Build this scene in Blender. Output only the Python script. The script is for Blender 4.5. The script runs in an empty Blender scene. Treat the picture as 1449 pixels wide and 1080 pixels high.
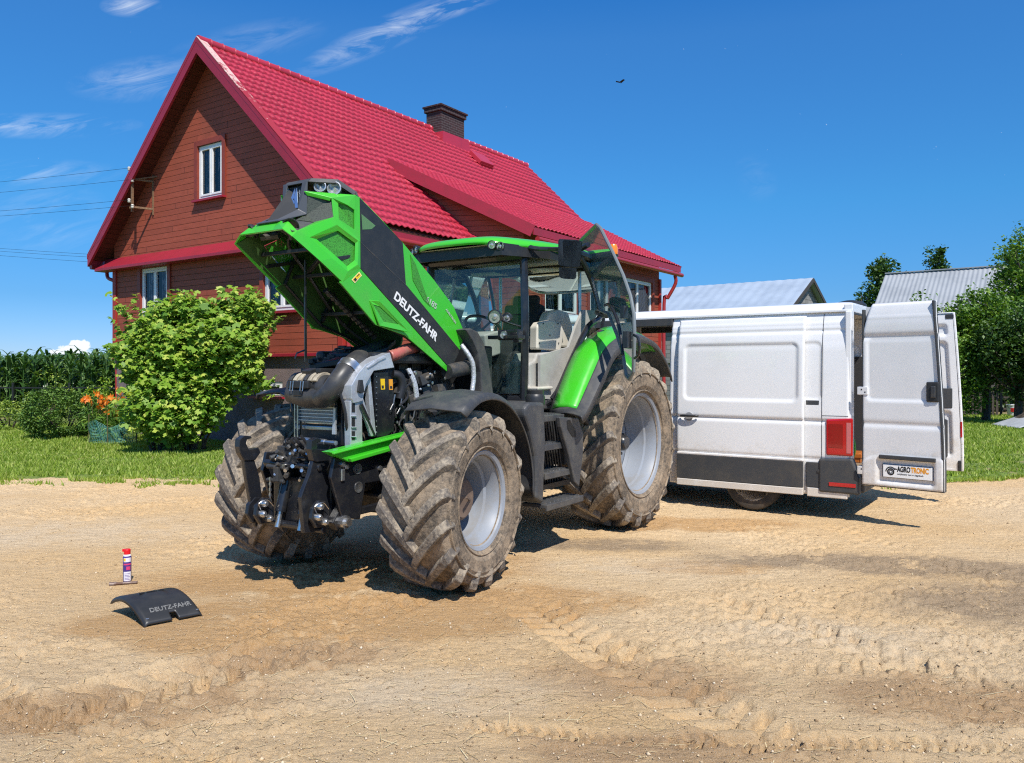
import bpy, bmesh, math, random
import numpy as np
from mathutils import Vector, Matrix, Euler
random.seed(7); RNG = np.random.default_rng(11)
PI = math.pi
scene = bpy.context.scene
COL = scene.collection
F = 1130.0; CAMH = 1.75; CX = 724.5; CY = 525.0

# ------------------------------------------------------------------ materials
def nn(nt, t, **kw):
    n = nt.nodes.new(t)
    for k, v in kw.items():
        if k in n.inputs: n.inputs[k].default_value = v
        else: setattr(n, k, v)
    return n
def newmat(name):
    m = bpy.data.materials.new(name); m.use_nodes = True
    nt = m.node_tree; b = nt.nodes['Principled BSDF']
    return m, nt, b
def noise(nt, scale, detail=4.0, rough=.55, src='Object', vec=None):
    n = nt.nodes.new('ShaderNodeTexNoise')
    n.inputs['Scale'].default_value = scale; n.inputs['Detail'].default_value = detail
    n.inputs['Roughness'].default_value = rough
    if vec is None:
        tc = nt.nodes.new('ShaderNodeTexCoord'); vec = tc.outputs[src]
    nt.links.new(vec, n.inputs['Vector'])
    return n
def ramp(nt, fac, stops):
    r = nt.nodes.new('ShaderNodeValToRGB'); nt.links.new(fac, r.inputs[0])
    el = r.color_ramp.elements
    while len(el) > len(stops): el.remove(el[-1])
    while len(el) < len(stops): el.new(0.5)
    for e, (p, c) in zip(el, stops):
        e.position = p; e.color = (c, c, c, 1) if isinstance(c, (int, float)) else (*c, 1)
    return r
def mixc(nt, fac, a, b, mode='MIX'):
    m = nt.nodes.new('ShaderNodeMix'); m.data_type = 'RGBA'; m.blend_type = mode
    for s, v in ((m.inputs[0], fac), (m.inputs[6], a), (m.inputs[7], b)):
        if isinstance(v, bpy.types.NodeSocket): nt.links.new(v, s)
        elif isinstance(v, (int, float)): s.default_value = v
        else: s.default_value = (*v, 1)
    return m.outputs[2]
def math_(nt, op, a, b=0.0, c=0.0, clamp=False):
    m = nt.nodes.new('ShaderNodeMath'); m.operation = op; m.use_clamp = clamp
    for i, v in enumerate((a, b, c)):
        if isinstance(v, bpy.types.NodeSocket): nt.links.new(v, m.inputs[i])
        else: m.inputs[i].default_value = v
    return m.outputs[0]
def bump(nt, b, h, strength=.3, dist=.01, chain=None):
    n = nt.nodes.new('ShaderNodeBump'); n.inputs['Strength'].default_value = strength
    n.inputs['Distance'].default_value = dist
    nt.links.new(h, n.inputs['Height'])
    if chain is not None: nt.links.new(chain, n.inputs['Normal'])
    if b is not None: nt.links.new(n.outputs[0], b.inputs['Normal'])
    return n.outputs[0]
def mat(name, col, rough=.5, metal=0., col2=None, nscale=6., lo=.45, hi=.7, bscale=0., bstr=.2, bdist=.004, coat=0., spec=.5, rvar=0.):
    m, nt, b = newmat(name)
    b.inputs['Roughness'].default_value = rough; b.inputs['Metallic'].default_value = metal
    b.inputs['Coat Weight'].default_value = coat; b.inputs['Specular IOR Level'].default_value = spec
    if col2 is not None:
        n = noise(nt, nscale, 8, .65)
        r = ramp(nt, n.outputs['Fac'], [(lo, 0.), (hi, 1.)])
        nt.links.new(mixc(nt, r.outputs[0], col, col2), b.inputs['Base Color'])
        if rvar:
            nt.links.new(math_(nt, 'MULTIPLY_ADD', r.outputs[0], rvar, rough), b.inputs['Roughness'])
    else: b.inputs['Base Color'].default_value = (*col, 1)
    if bscale:
        n2 = noise(nt, bscale, 6, .6); bump(nt, b, n2.outputs['Fac'], bstr, bdist)
    return m
def glassmat(name, tint, refl=.08, haze=0.):
    m, nt, b = newmat(name)
    t = nn(nt, 'ShaderNodeBsdfTransparent'); t.inputs[0].default_value = (*tint, 1)
    g = nn(nt, 'ShaderNodeBsdfGlossy'); g.inputs['Roughness'].default_value = .02
    fr = nn(nt, 'ShaderNodeFresnel'); fr.inputs[0].default_value = 1.5
    fac = math_(nt, 'ADD', fr.outputs[0], refl, clamp=True)
    mx = nt.nodes.new('ShaderNodeMixShader'); nt.links.new(fac, mx.inputs[0])
    nt.links.new(t.outputs[0], mx.inputs[1]); nt.links.new(g.outputs[0], mx.inputs[2])
    last = mx.outputs[0]
    if haze:  # pale cyan diffuse veil, a painted sheen that makes the clear pane show
        df = nn(nt, 'ShaderNodeBsdfDiffuse'); df.inputs[0].default_value = (.42, .60, .55, 1); dn_ = noise(nt, 6, 6, .7)
        m2 = nt.nodes.new('ShaderNodeMixShader'); nt.links.new(math_(nt, 'MULTIPLY', dn_.outputs['Fac'], haze * 2), m2.inputs[0]); nt.links.new(last, m2.inputs[1]); nt.links.new(df.outputs[0], m2.inputs[2]); last = m2.outputs[0]
    nt.links.new(last, nt.nodes['Material Output'].inputs['Surface'])
    return m
def leafmat(name, c1, c2, c3=None, trans=.35, rough=.45):
    m, nt, b = newmat(name)
    geo = nt.nodes.new('ShaderNodeNewGeometry')
    st = [(0., c1), (.65, c2)]
    if c3: st.append((1., c3))
    r = ramp(nt, geo.outputs['Random Per Island'], st)
    b.inputs['Roughness'].default_value = rough
    nt.links.new(r.outputs[0], b.inputs['Base Color'])
    tr = nt.nodes.new('ShaderNodeBsdfTranslucent')
    nt.links.new(mixc(nt, 1., r.outputs[0], (1.0, 1.0, .35), 'MULTIPLY'), tr.inputs[0])
    mx = nt.nodes.new('ShaderNodeMixShader'); mx.inputs[0].default_value = trans
    nt.links.new(b.outputs[0], mx.inputs[1]); nt.links.new(tr.outputs[0], mx.inputs[2])
    nt.links.new(mx.outputs[0], nt.nodes['Material Output'].inputs['Surface'])
    return m

# ------------------------------------------------------------------ mesh helpers
def props(o, label=None, cat=None, group=None, kind=None):
    if label: o['label'] = label
    if cat: o['category'] = cat
    if group: o['group'] = group
    if kind: o['kind'] = kind
    return o
def empty(name, loc=(0, 0, 0), rz=0., label=None, cat=None, group=None, parent=None):
    o = bpy.data.objects.new(name, None); COL.objects.link(o)
    o.location = loc; o.rotation_euler = (0, 0, rz); o.empty_display_size = .2
    if parent: o.parent = parent
    return props(o, label, cat, group)
class MB:
    def __init__(s): s.v = []; s.f = []; s.m = []; s.mi = 0
    def add(s, vs, fs):
        b = len(s.v); s.v += [tuple(p) for p in vs]
        for f in fs: s.f.append([b + i for i in f]); s.m.append(s.mi)
        return s
    def box(s, c, d, rot=None, taper=1.):
        hx, hy, hz = d[0] / 2, d[1] / 2, d[2] / 2
        vs = [Vector((x * hx * (taper if z > 0 else 1), y * hy * (taper if z > 0 else 1), z * hz)) for z in (-1, 1) for y in (-1, 1) for x in (-1, 1)]
        if rot:
            R = Euler(rot).to_matrix(); vs = [R @ v for v in vs]
        c = Vector(c)
        return s.add([v + c for v in vs], [(0, 2, 3, 1), (4, 5, 7, 6), (0, 1, 5, 4), (2, 6, 7, 3), (0, 4, 6, 2), (1, 3, 7, 5)])
    def bar(s, a, b, w, h, up=(0, 0, 1)):
        a = Vector(a); b = Vector(b); d = (b - a).normalized(); up = Vector(up)
        r = d.cross(up)
        if r.length < 1e-4: r = d.cross(Vector((1, 0, 0)))
        r.normalize(); u = r.cross(d)
        vs = [p + r * w / 2 * i + u * h / 2 * j for p in (a, b) for i, j in ((-1, -1), (1, -1), (1, 1), (-1, 1))]
        return s.add(vs, [(3, 2, 1, 0), (4, 5, 6, 7), (0, 1, 5, 4), (1, 2, 6, 5), (2, 3, 7, 6), (3, 0, 4, 7)])
    def tube(s, pts, r, n=8, cap=True, smooth=0, ridge=0.):
        pts = [Vector(p) for p in pts]
        if smooth and len(pts) > 2:
            out = []
            for i in range(len(pts) - 1):
                p0 = pts[max(i - 1, 0)]; p1 = pts[i]; p2 = pts[i + 1]; p3 = pts[min(i + 2, len(pts) - 1)]
                for k in range(smooth):
                    t = k / smooth
                    out.append(.5 * ((2 * p1) + (p2 - p0) * t + (2 * p0 - 5 * p1 + 4 * p2 - p3) * t * t + (3 * p1 - p0 - 3 * p2 + p3) * t ** 3))
            out.append(pts[-1]); pts = out
        N = len(pts); rr = r if isinstance(r, (list, tuple)) else [r] * N
        if len(rr) != N: rr = [rr[0] + (rr[-1] - rr[0]) * i / (N - 1) for i in range(N)]
        vs = []; pr = None
        for i, p in enumerate(pts):
            d = (pts[min(i + 1, N - 1)] - pts[max(i - 1, 0)]).normalized()
            if pr is None:
                pr = d.orthogonal().normalized()
            pr = (pr - d * pr.dot(d)).normalized(); q = d.cross(pr)
            R = rr[i] * (1 + (ridge if i % 2 else 0))
            for k in range(n):
                a = 2 * PI * k / n
                vs.append(p + pr * math.cos(a) * R + q * math.sin(a) * R)
        fs = [(i * n + k, i * n + (k + 1) % n, (i + 1) * n + (k + 1) % n, (i + 1) * n + k) for i in range(N - 1) for k in range(n)]
        if cap: fs += [tuple(reversed(range(n))), tuple((N - 1) * n + k for k in range(n))]
        return s.add(vs, fs)
    def lathe(s, prof, c=(0, 0, 0), axis='Y', n=32, rot=None):
        # prof: (r, h)
        vs = []; N = len(prof); c = Vector(c)
        R = Euler(rot).to_matrix() if rot else None
        for r, h in prof:
            for k in range(n):
                a = 2 * PI * k / n; ca, sa = math.cos(a) * r, math.sin(a) * r
                v = {'Y': Vector((ca, h, sa)), 'Z': Vector((ca, sa, h)), 'X': Vector((h, ca, sa))}[axis]
                if R: v = R @ v
                vs.append(v + c)
        fs = [(i * n + k, i * n + (k + 1) % n, (i + 1) * n + (k + 1) % n, (i + 1) * n + k) for i in range(N - 1) for k in range(n)]
        if prof[0][0] > 1e-4: fs.append(tuple(range(n)))
        if prof[-1][0] > 1e-4: fs.append(tuple(reversed([(N - 1) * n + k for k in range(n)])))
        return s.add(vs, fs)
    def prism(s, poly, fn, h0, h1):
        # poly 2D points; fn(a,b,h)->3D
        n = len(poly)
        vs = [fn(a, b, h0) for a, b in poly] + [fn(a, b, h1) for a, b in poly]
        return s.add(vs, [tuple(range(n)), tuple(reversed(range(n, 2 * n)))] + [(i, (i + 1) % n, n + (i + 1) % n, n + i) for i in range(n)])
    def poly(s, pts): return s.add(pts, [tuple(range(len(pts)))])
    def ring(s, outer, inner):
        n = len(outer)
        return s.add(list(outer) + list(inner), [(i, (i + 1) % n, n + (i + 1) % n, n + i) for i in range(n)])
    def build(s, name, mt, parent=None, smooth=False, bevel=0., solid=0., fix=True, loc=None, bseg=2, weld=0.):
        me = bpy.data.meshes.new(name); me.from_pydata(s.v, [], s.f)
        mts = mt if isinstance(mt, (list, tuple)) else [mt]
        for m_ in mts: me.materials.append(m_)
        if len(mts) > 1: me.polygons.foreach_set('material_index', s.m)
        if fix or weld:
            bm = bmesh.new(); bm.from_mesh(me)
            if weld: bmesh.ops.remove_doubles(bm, verts=bm.verts, dist=weld)
            if fix: bmesh.ops.recalc_face_normals(bm, faces=bm.faces)
            bm.to_mesh(me); bm.free()
        if smooth:
            me.polygons.foreach_set('use_smooth', [True] * len(me.polygons))
        o = bpy.data.objects.new(name, me); COL.objects.link(o)
        if parent: o.parent = parent
        if loc: o.location = loc
        if solid:
            md = o.modifiers.new('s', 'SOLIDIFY'); md.thickness = solid; md.offset = 0
        if bevel:
            md = o.modifiers.new('b', 'BEVEL'); md.width = bevel; md.segments = bseg; md.limit_method = 'ANGLE'; md.angle_limit = math.radians(32)
            md.harden_normals = False
        if smooth:
            try: me.set_sharp_from_angle(angle=math.radians(38))
            except Exception: pass
        return o
def build_parts(mb, name, mt, parent, **kw):
    par = list(range(len(mb.v)))
    def find(a):
        while par[a] != a: par[a] = par[par[a]]; a = par[a]
        return a
    for f in mb.f:
        for k in f[1:]: par[find(k)] = find(f[0])
    g = {}
    for i, f in enumerate(mb.f): g.setdefault(find(f[0]), []).append(i)
    outl_ = []
    for fs in g.values():
        q = MB(); mp_ = {}
        for i in fs:
            for k in mb.f[i]:
                if k not in mp_: mp_[k] = len(q.v); q.v.append(mb.v[k])
            q.f.append([mp_[k] for k in mb.f[i]]); q.m.append(0)
        outl_.append(q.build(name, mt, parent, **kw))
    return outl_
def npmesh(name, V, Fc, mt, parent=None, smooth=False):
    me = bpy.data.meshes.new(name)
    V = np.asarray(V, dtype=np.float32); Fc = np.asarray(Fc, dtype=np.int32)
    k = Fc.shape[1]
    me.vertices.add(len(V)); me.vertices.foreach_set('co', V.ravel())
    me.loops.add(Fc.size); me.loops.foreach_set('vertex_index', Fc.ravel())
    me.polygons.add(len(Fc)); me.polygons.foreach_set('loop_start', np.arange(0, Fc.size, k, dtype=np.int32))
    try: me.polygons.foreach_set('loop_total', np.full(len(Fc), k, dtype=np.int32))
    except Exception: pass
    me.materials.append(mt); me.update(calc_edges=True); me.validate()
    if smooth: me.polygons.foreach_set('use_smooth', np.ones(len(Fc), dtype=bool))
    o = bpy.data.objects.new(name, me); COL.objects.link(o)
    if parent: o.parent = parent
    return o
def gridmesh(name, X, Y, Z, mt, parent=None, smooth=True, mask=None):
    r, c = X.shape
    V = np.stack([X, Y, Z], -1).reshape(-1, 3)
    i = np.arange(r * c).reshape(r, c)
    Fc = np.stack([i[:-1, :-1], i[:-1, 1:], i[1:, 1:], i[1:, :-1]], -1)
    if mask is not None: Fc = Fc[mask]
    return npmesh(name, V, Fc.reshape(-1, 4), mt, parent, smooth)
def text(body, size, mt, parent, mtx, name='lettering', bold=0., depth=.001, xs=1., align='LEFT', spacing=1.):
    cu = bpy.data.curves.new(name, 'FONT'); cu.body = body; cu.size = size; cu.offset = bold; cu.extrude = depth
    cu.align_x = align; cu.space_character = spacing
    tmp = bpy.data.objects.new('tmp', cu); COL.objects.link(tmp)
    dg = bpy.context.evaluated_depsgraph_get(); dg.update()
    me = bpy.data.meshes.new_from_object(tmp.evaluated_get(dg)); me.name = name
    bpy.data.objects.remove(tmp); bpy.data.curves.remove(cu)
    me.materials.clear(); me.materials.append(mt)
    M = mtx @ Matrix.Diagonal((xs, 1, 1, 1)); me.transform(M)
    o = bpy.data.objects.new(name, me); COL.objects.link(o); o.parent = parent
    return o
def frame_mtx(o, xa, ya):
    xa = Vector(xa).normalized(); ya = Vector(ya); za = xa.cross(ya).normalized(); ya = za.cross(xa)
    M = Matrix.Identity(4)
    for i, a in enumerate((xa, ya, za)):
        for j in range(3): M[j][i] = a[j]
    M.translation = Vector(o); return M
# numpy value noise
def vnoise(x, y, seed=0):
    xi = np.floor(x).astype(np.int64); yi = np.floor(y).astype(np.int64)
    xf = x - xi; yf = y - yi
    u = xf * xf * (3 - 2 * xf); v = yf * yf * (3 - 2 * yf)
    def h(a, b):
        n = (a * 374761393 + b * 668265263 + seed * 974634777) & 0x7fffffff
        n = ((n ^ (n >> 13)) * 1274126177) & 0x7fffffff
        n = n ^ (n >> 16)
        return (n & 0xffff) / 65535.0
    return (h(xi, yi) * (1 - u) + h(xi + 1, yi) * u) * (1 - v) + (h(xi, yi + 1) * (1 - u) + h(xi + 1, yi + 1) * u) * v
def fbm(x, y, oct=5, seed=0, gain=.5):
    s = 0; a = 1; t = 0
    for i in range(oct):
        s = s + a * vnoise(x * 2 ** i + 17.3 * i, y * 2 ** i - 9.1 * i, seed + i); t += a; a *= gain
    return s / t
def leaves(C, N, size, template, up=.5, svar=.4, out=None):
    """C (N,3) centres; returns V,F for polygon leaves"""
    k = len(template); T = np.array(template, dtype=float)
    nrm = RNG.normal(size=(N, 3)); nrm /= np.linalg.norm(nrm, axis=1)[:, None]
    nrm[:, 2] = np.abs(nrm[:, 2]) + up
    if out is not None: nrm = nrm * .7 + out
    nrm /= np.linalg.norm(nrm, axis=1)[:, None]
    a = RNG.normal(size=(N, 3)); a -= nrm * (a * nrm).sum(1)[:, None]; a /= np.linalg.norm(a, axis=1)[:, None]
    b = np.cross(nrm, a)
    sc = size * (1 + svar * RNG.uniform(-1, 1, N))
    V = C[:, None, :] + sc[:, None, None] * (T[None, :, 0, None] * a[:, None, :] + T[None, :, 1, None] * b[:, None, :] + T[None, :, 2, None] * nrm[:, None, :])
    Fc = np.arange(N * k).reshape(N, k)
    return V.reshape(-1, 3), Fc
LEAF4 = [(-.5, 0, -.05), (0, -.28, .06), (.5, 0, -.08), (0, .28, .06)]
VINE = [(0, -.08, 0), (-.28, -.4, -.08), (-.5, -.1, -.1), (-.36, .12, 0), (-.38, .42, -.1), (-.1, .32, 0.02), (0, .6, -.12), (.1, .32, .02), (.38, .42, -.1), (.36, .12, 0), (.5, -.1, -.1), (.28, -.4, -.08)]
def wpt(u, v, depth):
    return Vector(((u - CX) / F * depth, depth, CAMH - (v - CY) / F * depth))

# ------------------------------------------------------------------ camera, light, sky
cam = bpy.data.cameras.new('camera'); co = bpy.data.objects.new('camera', cam); COL.objects.link(co)
co.location = (0, 0, CAMH); co.rotation_euler = (PI / 2, 0, 0)
cam.sensor_width = 36; cam.lens = F / 1449 * 36; cam.shift_y = -15 / 1449; cam.clip_end = 2000; cam.clip_start = .05
scene.camera = co
SUN_EL = math.radians(53); SX, SY = .33, -.944
sl = bpy.data.lights.new('sun', 'SUN'); so = bpy.data.objects.new('sun', sl); COL.objects.link(so)
sl.energy = 4.6; sl.angle = math.radians(.5); sl.color = (1., .95, .87)
sd = Vector((SX * math.cos(SUN_EL), SY * math.cos(SUN_EL), math.sin(SUN_EL)))
so.rotation_euler = sd.to_track_quat('Z', 'Y').to_euler(); so.location = (0, 0, 30)
w = bpy.data.worlds.new('World'); scene.world = w; w.use_nodes = True
nt = w.node_tree; nt.nodes.clear()
out = nn(nt, 'ShaderNodeOutputWorld'); bg = nn(nt, 'ShaderNodeBackground')
sky = nn(nt, 'ShaderNodeTexSky'); sky.sky_type = 'NISHITA'; sky.sun_disc = False
sky.sun_elevation = SUN_EL; sky.sun_rotation = math.atan2(SX, SY); sky.altitude = 0
sky.air_density = 1.0; sky.dust_density = 0.; sky.ozone_density = 1.5
tc = nn(nt, 'ShaderNodeTexCoord'); sep = nn(nt, 'ShaderNodeSeparateXYZ'); nt.links.new(tc.outputs['Generated'], sep.inputs[0])
# clear deep-blue air: the physical sky weighted by elevation
wt = ramp(nt, sep.outputs[2], [(0., (.30, .45, .84)), (.022, (.27, .43, .81)), (.084, (.18, .40, .71)), (.196, (.17, .53, .83)), (.38, (.20, .60, .98)), (.42, (.15, .57, 1.)), (.75, (.75, .88, 1.))])
skyc = mixc(nt, 1., sky.outputs[0], wt.outputs[0], 'MULTIPLY')
az = math_(nt, 'DIVIDE', sep.outputs[0], math_(nt, 'MAXIMUM', sep.outputs[1], .01))
elv = math_(nt, 'DIVIDE', sep.outputs[2], math_(nt, 'MAXIMUM', sep.outputs[1], .01))
def blob(nt, cx, cy, rx, ry, ang=0.):
    ca, sa = math.cos(ang), math.sin(ang)
    dx = math_(nt, 'SUBTRACT', az, cx); dy = math_(nt, 'SUBTRACT', elv, cy)
    a = math_(nt, 'ADD', math_(nt, 'MULTIPLY', dx, ca / rx), math_(nt, 'MULTIPLY', dy, sa / rx))
    b = math_(nt, 'ADD', math_(nt, 'MULTIPLY', dx, -sa / ry), math_(nt, 'MULTIPLY', dy, ca / ry))
    d = math_(nt, 'SQRT', math_(nt, 'ADD', math_(nt, 'MULTIPLY', a, a), math_(nt, 'MULTIPLY', b, b)))
    return math_(nt, 'SUBTRACT', 1., d, clamp=True)
comb = nn(nt, 'ShaderNodeCombineXYZ'); nt.links.new(math_(nt, 'ADD', az, math_(nt, 'MULTIPLY', elv, .5)), comb.inputs[0]); nt.links.new(math_(nt, 'MULTIPLY', math_(nt, 'SUBTRACT', elv, math_(nt, 'MULTIPLY', az, .28)), 4.6), comb.inputs[1])
nt.links.new(math_(nt, 'MULTIPLY', az, .3), comb.inputs[2])
wn = noise(nt, 8, 11, .66, vec=comb.outputs[0]); wn.inputs['Distortion'].default_value = 1.4
wisp = ramp(nt, wn.outputs['Fac'], [(.42, 0.), (.60, .45), (.80, 1.)])
def px2(u, v): return (u - CX) / F, (CY - v) / F
tot = None
for (u, v, ru, rv, ang, k) in [(545, 48, 150, 26, .42, .42), (630, 12, 110, 18, .3, .5), (185, 8, 46, 18, 0, .5), (200, 112, 110, 34, .1, .26), (60, 178, 150, 20, 0, .34), (50, 245, 140, 22, 0, .22), (1070, 252, 30, 40, .5, .06), (60, 310, 110, 60, 0, .12), (350, 60, 120, 30, .2, .14)]:
    a, b = px2(u, v); x = math_(nt, 'MULTIPLY', blob(nt, a, b, ru / F, rv / F, ang), k * 2.0)
    tot = x if tot is None else math_(nt, 'MAXIMUM', tot, x)
thin = math_(nt, 'MULTIPLY', wisp.outputs[0], tot, clamp=True)
cmb2 = nn(nt, 'ShaderNodeCombineXYZ'); nt.links.new(az, cmb2.inputs[0]); nt.links.new(elv, cmb2.inputs[1]); cn = noise(nt, 95, 8, .62, vec=cmb2.outputs[0])
cum = None
for (u, v, ru, rv) in [(100, 500, 38, 16), (112, 490, 20, 13), (84, 500, 20, 11)]:
    a, b = px2(u, v); x = blob(nt, a, b, ru / F, rv / F)
    cum = x if cum is None else math_(nt, 'MAXIMUM', cum, x)
cumf = math_(nt, 'MULTIPLY', math_(nt, 'SUBTRACT', math_(nt, 'ADD', cum, math_(nt, 'MULTIPLY', cn.outputs['Fac'], 1.1)), .78), 7., clamp=True)
front = math_(nt, 'GREATER_THAN', sep.outputs[1], .02)
fac = math_(nt, 'MULTIPLY', math_(nt, 'MAXIMUM', thin, cumf), front, clamp=True)
cm = mixc(nt, fac, skyc, (6.2, 6.6, 7.0))
nt.links.new(cm, bg.inputs[0]); bg.inputs[1].default_value = .13
nt.links.new(bg.outputs[0], out.inputs[0])
vs_ = scene.view_settings
scene.display_settings.display_device = 'sRGB'
vs_.view_transform = 'Standard'; vs_.look = 'None'; vs_.exposure = .3; vs_.gamma = 1.
scene.cycles.max_bounces = 6; scene.cycles.transparent_max_bounces = 16
scene.cycles.use_denoising = False; scene.cycles.use_light_tree = True
scene.cycles.filter_width = 1.15
scene.cycles.sample_clamp_indirect = 4.

# ------------------------------------------------------------------ ground
TO = Vector((-1.273, 7.059, 0)); FW = Vector((-.549, -.836, 0)); LF = Vector((.836, -.549, 0))
def lawn_edge(x):
    x = np.asarray(x, dtype=float)
    base = np.where(x < 2, 12.75 - .02 * (x + 6) + .35 * (fbm(x * .5, x * 0 + 3, 3, 5) - .5), 12.5)
    right = 12.35 + np.clip(x - 6.3, 0, 30) * .42
    t = np.clip((x + 1) / 4, 0, 1); t = t * t * (3 - 2 * t)
    mid = np.exp(-((x - 1.5) / 3.0) ** 2) * 2.2
    return base * (1 - t) + right * t + mid + .3 * (fbm(x * 2.1, x * 0 + 8, 3, 9) - .5) + .1 * (fbm(x * 9, x * 0 + 8, 3, 9) - .5)
tracks = []   # (x0,y0,x1,y1,width,depth,lugpitch)
def px_ground(u, v):
    d = F * CAMH / (v - CY); return ((u - CX) / F * d, d)
TR = [((760, 862), (1085, 1040), .50, .060, .155), ((30, 1015), (500, 893), .55, .045, .19), ((1000, 845), (1480, 985), .38, .035, .15),
      ((260, 965), (600, 835), .45, .025, .17), ((1180, 745), (1449, 830), .35, .022, .15), ((640, 1033), (1480, 1050), .15, .030, .075), ((860, 935), (1280, 925), .4, .03, .14), ((-40, 965), (330, 1090), .3, .03, .1)]
def ground_z(X, Y):
    z = (fbm(X * .35, Y * .35, 4, 1) - .5) * .10
    rough = np.clip((fbm(X * .7 + 5, Y * 1.0, 3, 21) - .50) * 6., 0, 1) * .8
    # churned belts: centre right, centre left, right hand edge
    for (u, v, rx, ry) in ((960, 935, 1.0, .55), (300, 930, .9, .35), (1330, 900, 1.2, .9), (1250, 800, 1.6, .6), (700, 850, 1.2, .35), (60, 1010, .6, .4)):
        gx, gy = px_ground(u, v); rough = np.maximum(rough, np.clip(1.6 - np.hypot((X - gx) / rx, (Y - gy) / ry) - 1.6 * fbm(X * 2.1, Y * 3, 3, 88), 0, 1))
    wx_ = X + .25 * (fbm(X * 1.7, Y * 1.7, 3, 91) - .5); wy_ = Y + .25 * (fbm(X * 1.7 + 9, Y * 1.7, 3, 92) - .5)
    sx = wx_ * .8 + wy_ * .3
    z += (fbm(sx * 1.3, wy_ * 3.2 - wx_ * .4, 5, 3) - .5) * (.025 + .035 * rough)
    for sc, am, sd_ in ((2.2, .020, 33), (5.0, .015, 34), (11., .009, 35)):
        n_ = fbm(wx_ * sc, wy_ * sc * 1.9, 3, sd_); cr = np.clip(1 - np.abs(n_ - .5) * 11, 0, 1)
        z -= cr ** 1.5 * am * (.20 + .9 * rough)
    z += (fbm(X * 16, Y * 20, 4, 7, .62) - .5) * (.008 + .022 * rough)
    for sc, th, am in ((6, .60, .10), (13, .60, .09), (28, .60, .06)):
        cl = fbm(X * sc, Y * sc * 1.3, 2, 41 + int(sc)); z += np.clip(cl - th, 0, .12) * am * (.10 + 1.2 * rough)
    z += (fbm(X * 48, Y * 48, 2, 57) - .5) * .010
    for (a, b, wd, dp, pitch) in TR:
        (x0, y0), (x1, y1) = px_ground(*a), px_ground(*b)
        L = math.hypot(x1 - x0, y1 - y0); dx, dy = (x1 - x0) / L, (y1 - y0) / L
        s = (X - x0) * dx + (Y - y0) * dy; t = -(X - x0) * dy + (Y - y0) * dx + .07 * np.sin(s * 1.3) + .05 * (fbm(X * 3, Y * 3, 2, 19) - .5)
        e = np.clip((s + .2) / .4, 0, 1) * np.clip((L + .2 - s) / .4, 0, 1)
        fade = e * np.clip(fbm(X * 1.6, Y * 1.6, 3, 77) * 3.2 - .95, 0, 1)
        ins = np.clip((wd / 2 - np.abs(t)) / .03, 0, 1)
        ph = (s + .45 * np.abs(t)) * 2 * PI / pitch + np.where(t > 0, PI, 0) + 2.2 * (fbm(X * 4, Y * 4, 2, 15) - .5)
        lug = np.clip(np.sin(ph) * 3, -1, 1)
        rim = np.exp(-((np.abs(t) - wd / 2 - .03) / .04) ** 2) * (.3 + 1.2 * fbm(X * 9, Y * 9, 2, 16))
        z += fade * (ins * (-dp * .6 + lug * dp * .6) + rim * dp * .7)
    # tractor wheels press into loose sand
    for (wx, wy, r) in ((.0, 1.0, .55), (.0, -.97, .55), (-3.15, .98, .6)):
        p = TO + FW * wx + LF * wy
        d = np.hypot(X - p.x, Y - p.y)
        z += np.exp(-((d - r * .95) / .18) ** 2) * .045 * (fbm(X * 6, Y * 6, 3, 61)) - np.exp(-(d / .5) ** 4) * .03
    flat = np.clip((Y - 2.4) * 2, 0, 1)
    for (u, v, rad) in ((240, 862, .62), (178, 823, .22)):
        gx, gy = px_ground(u, v); q_ = np.clip((np.hypot(X - gx, Y - gy) / rad - .7) / .5, 0, 1); flat = flat * (.12 + .88 * q_)
    return (z - .016) * flat
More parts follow.
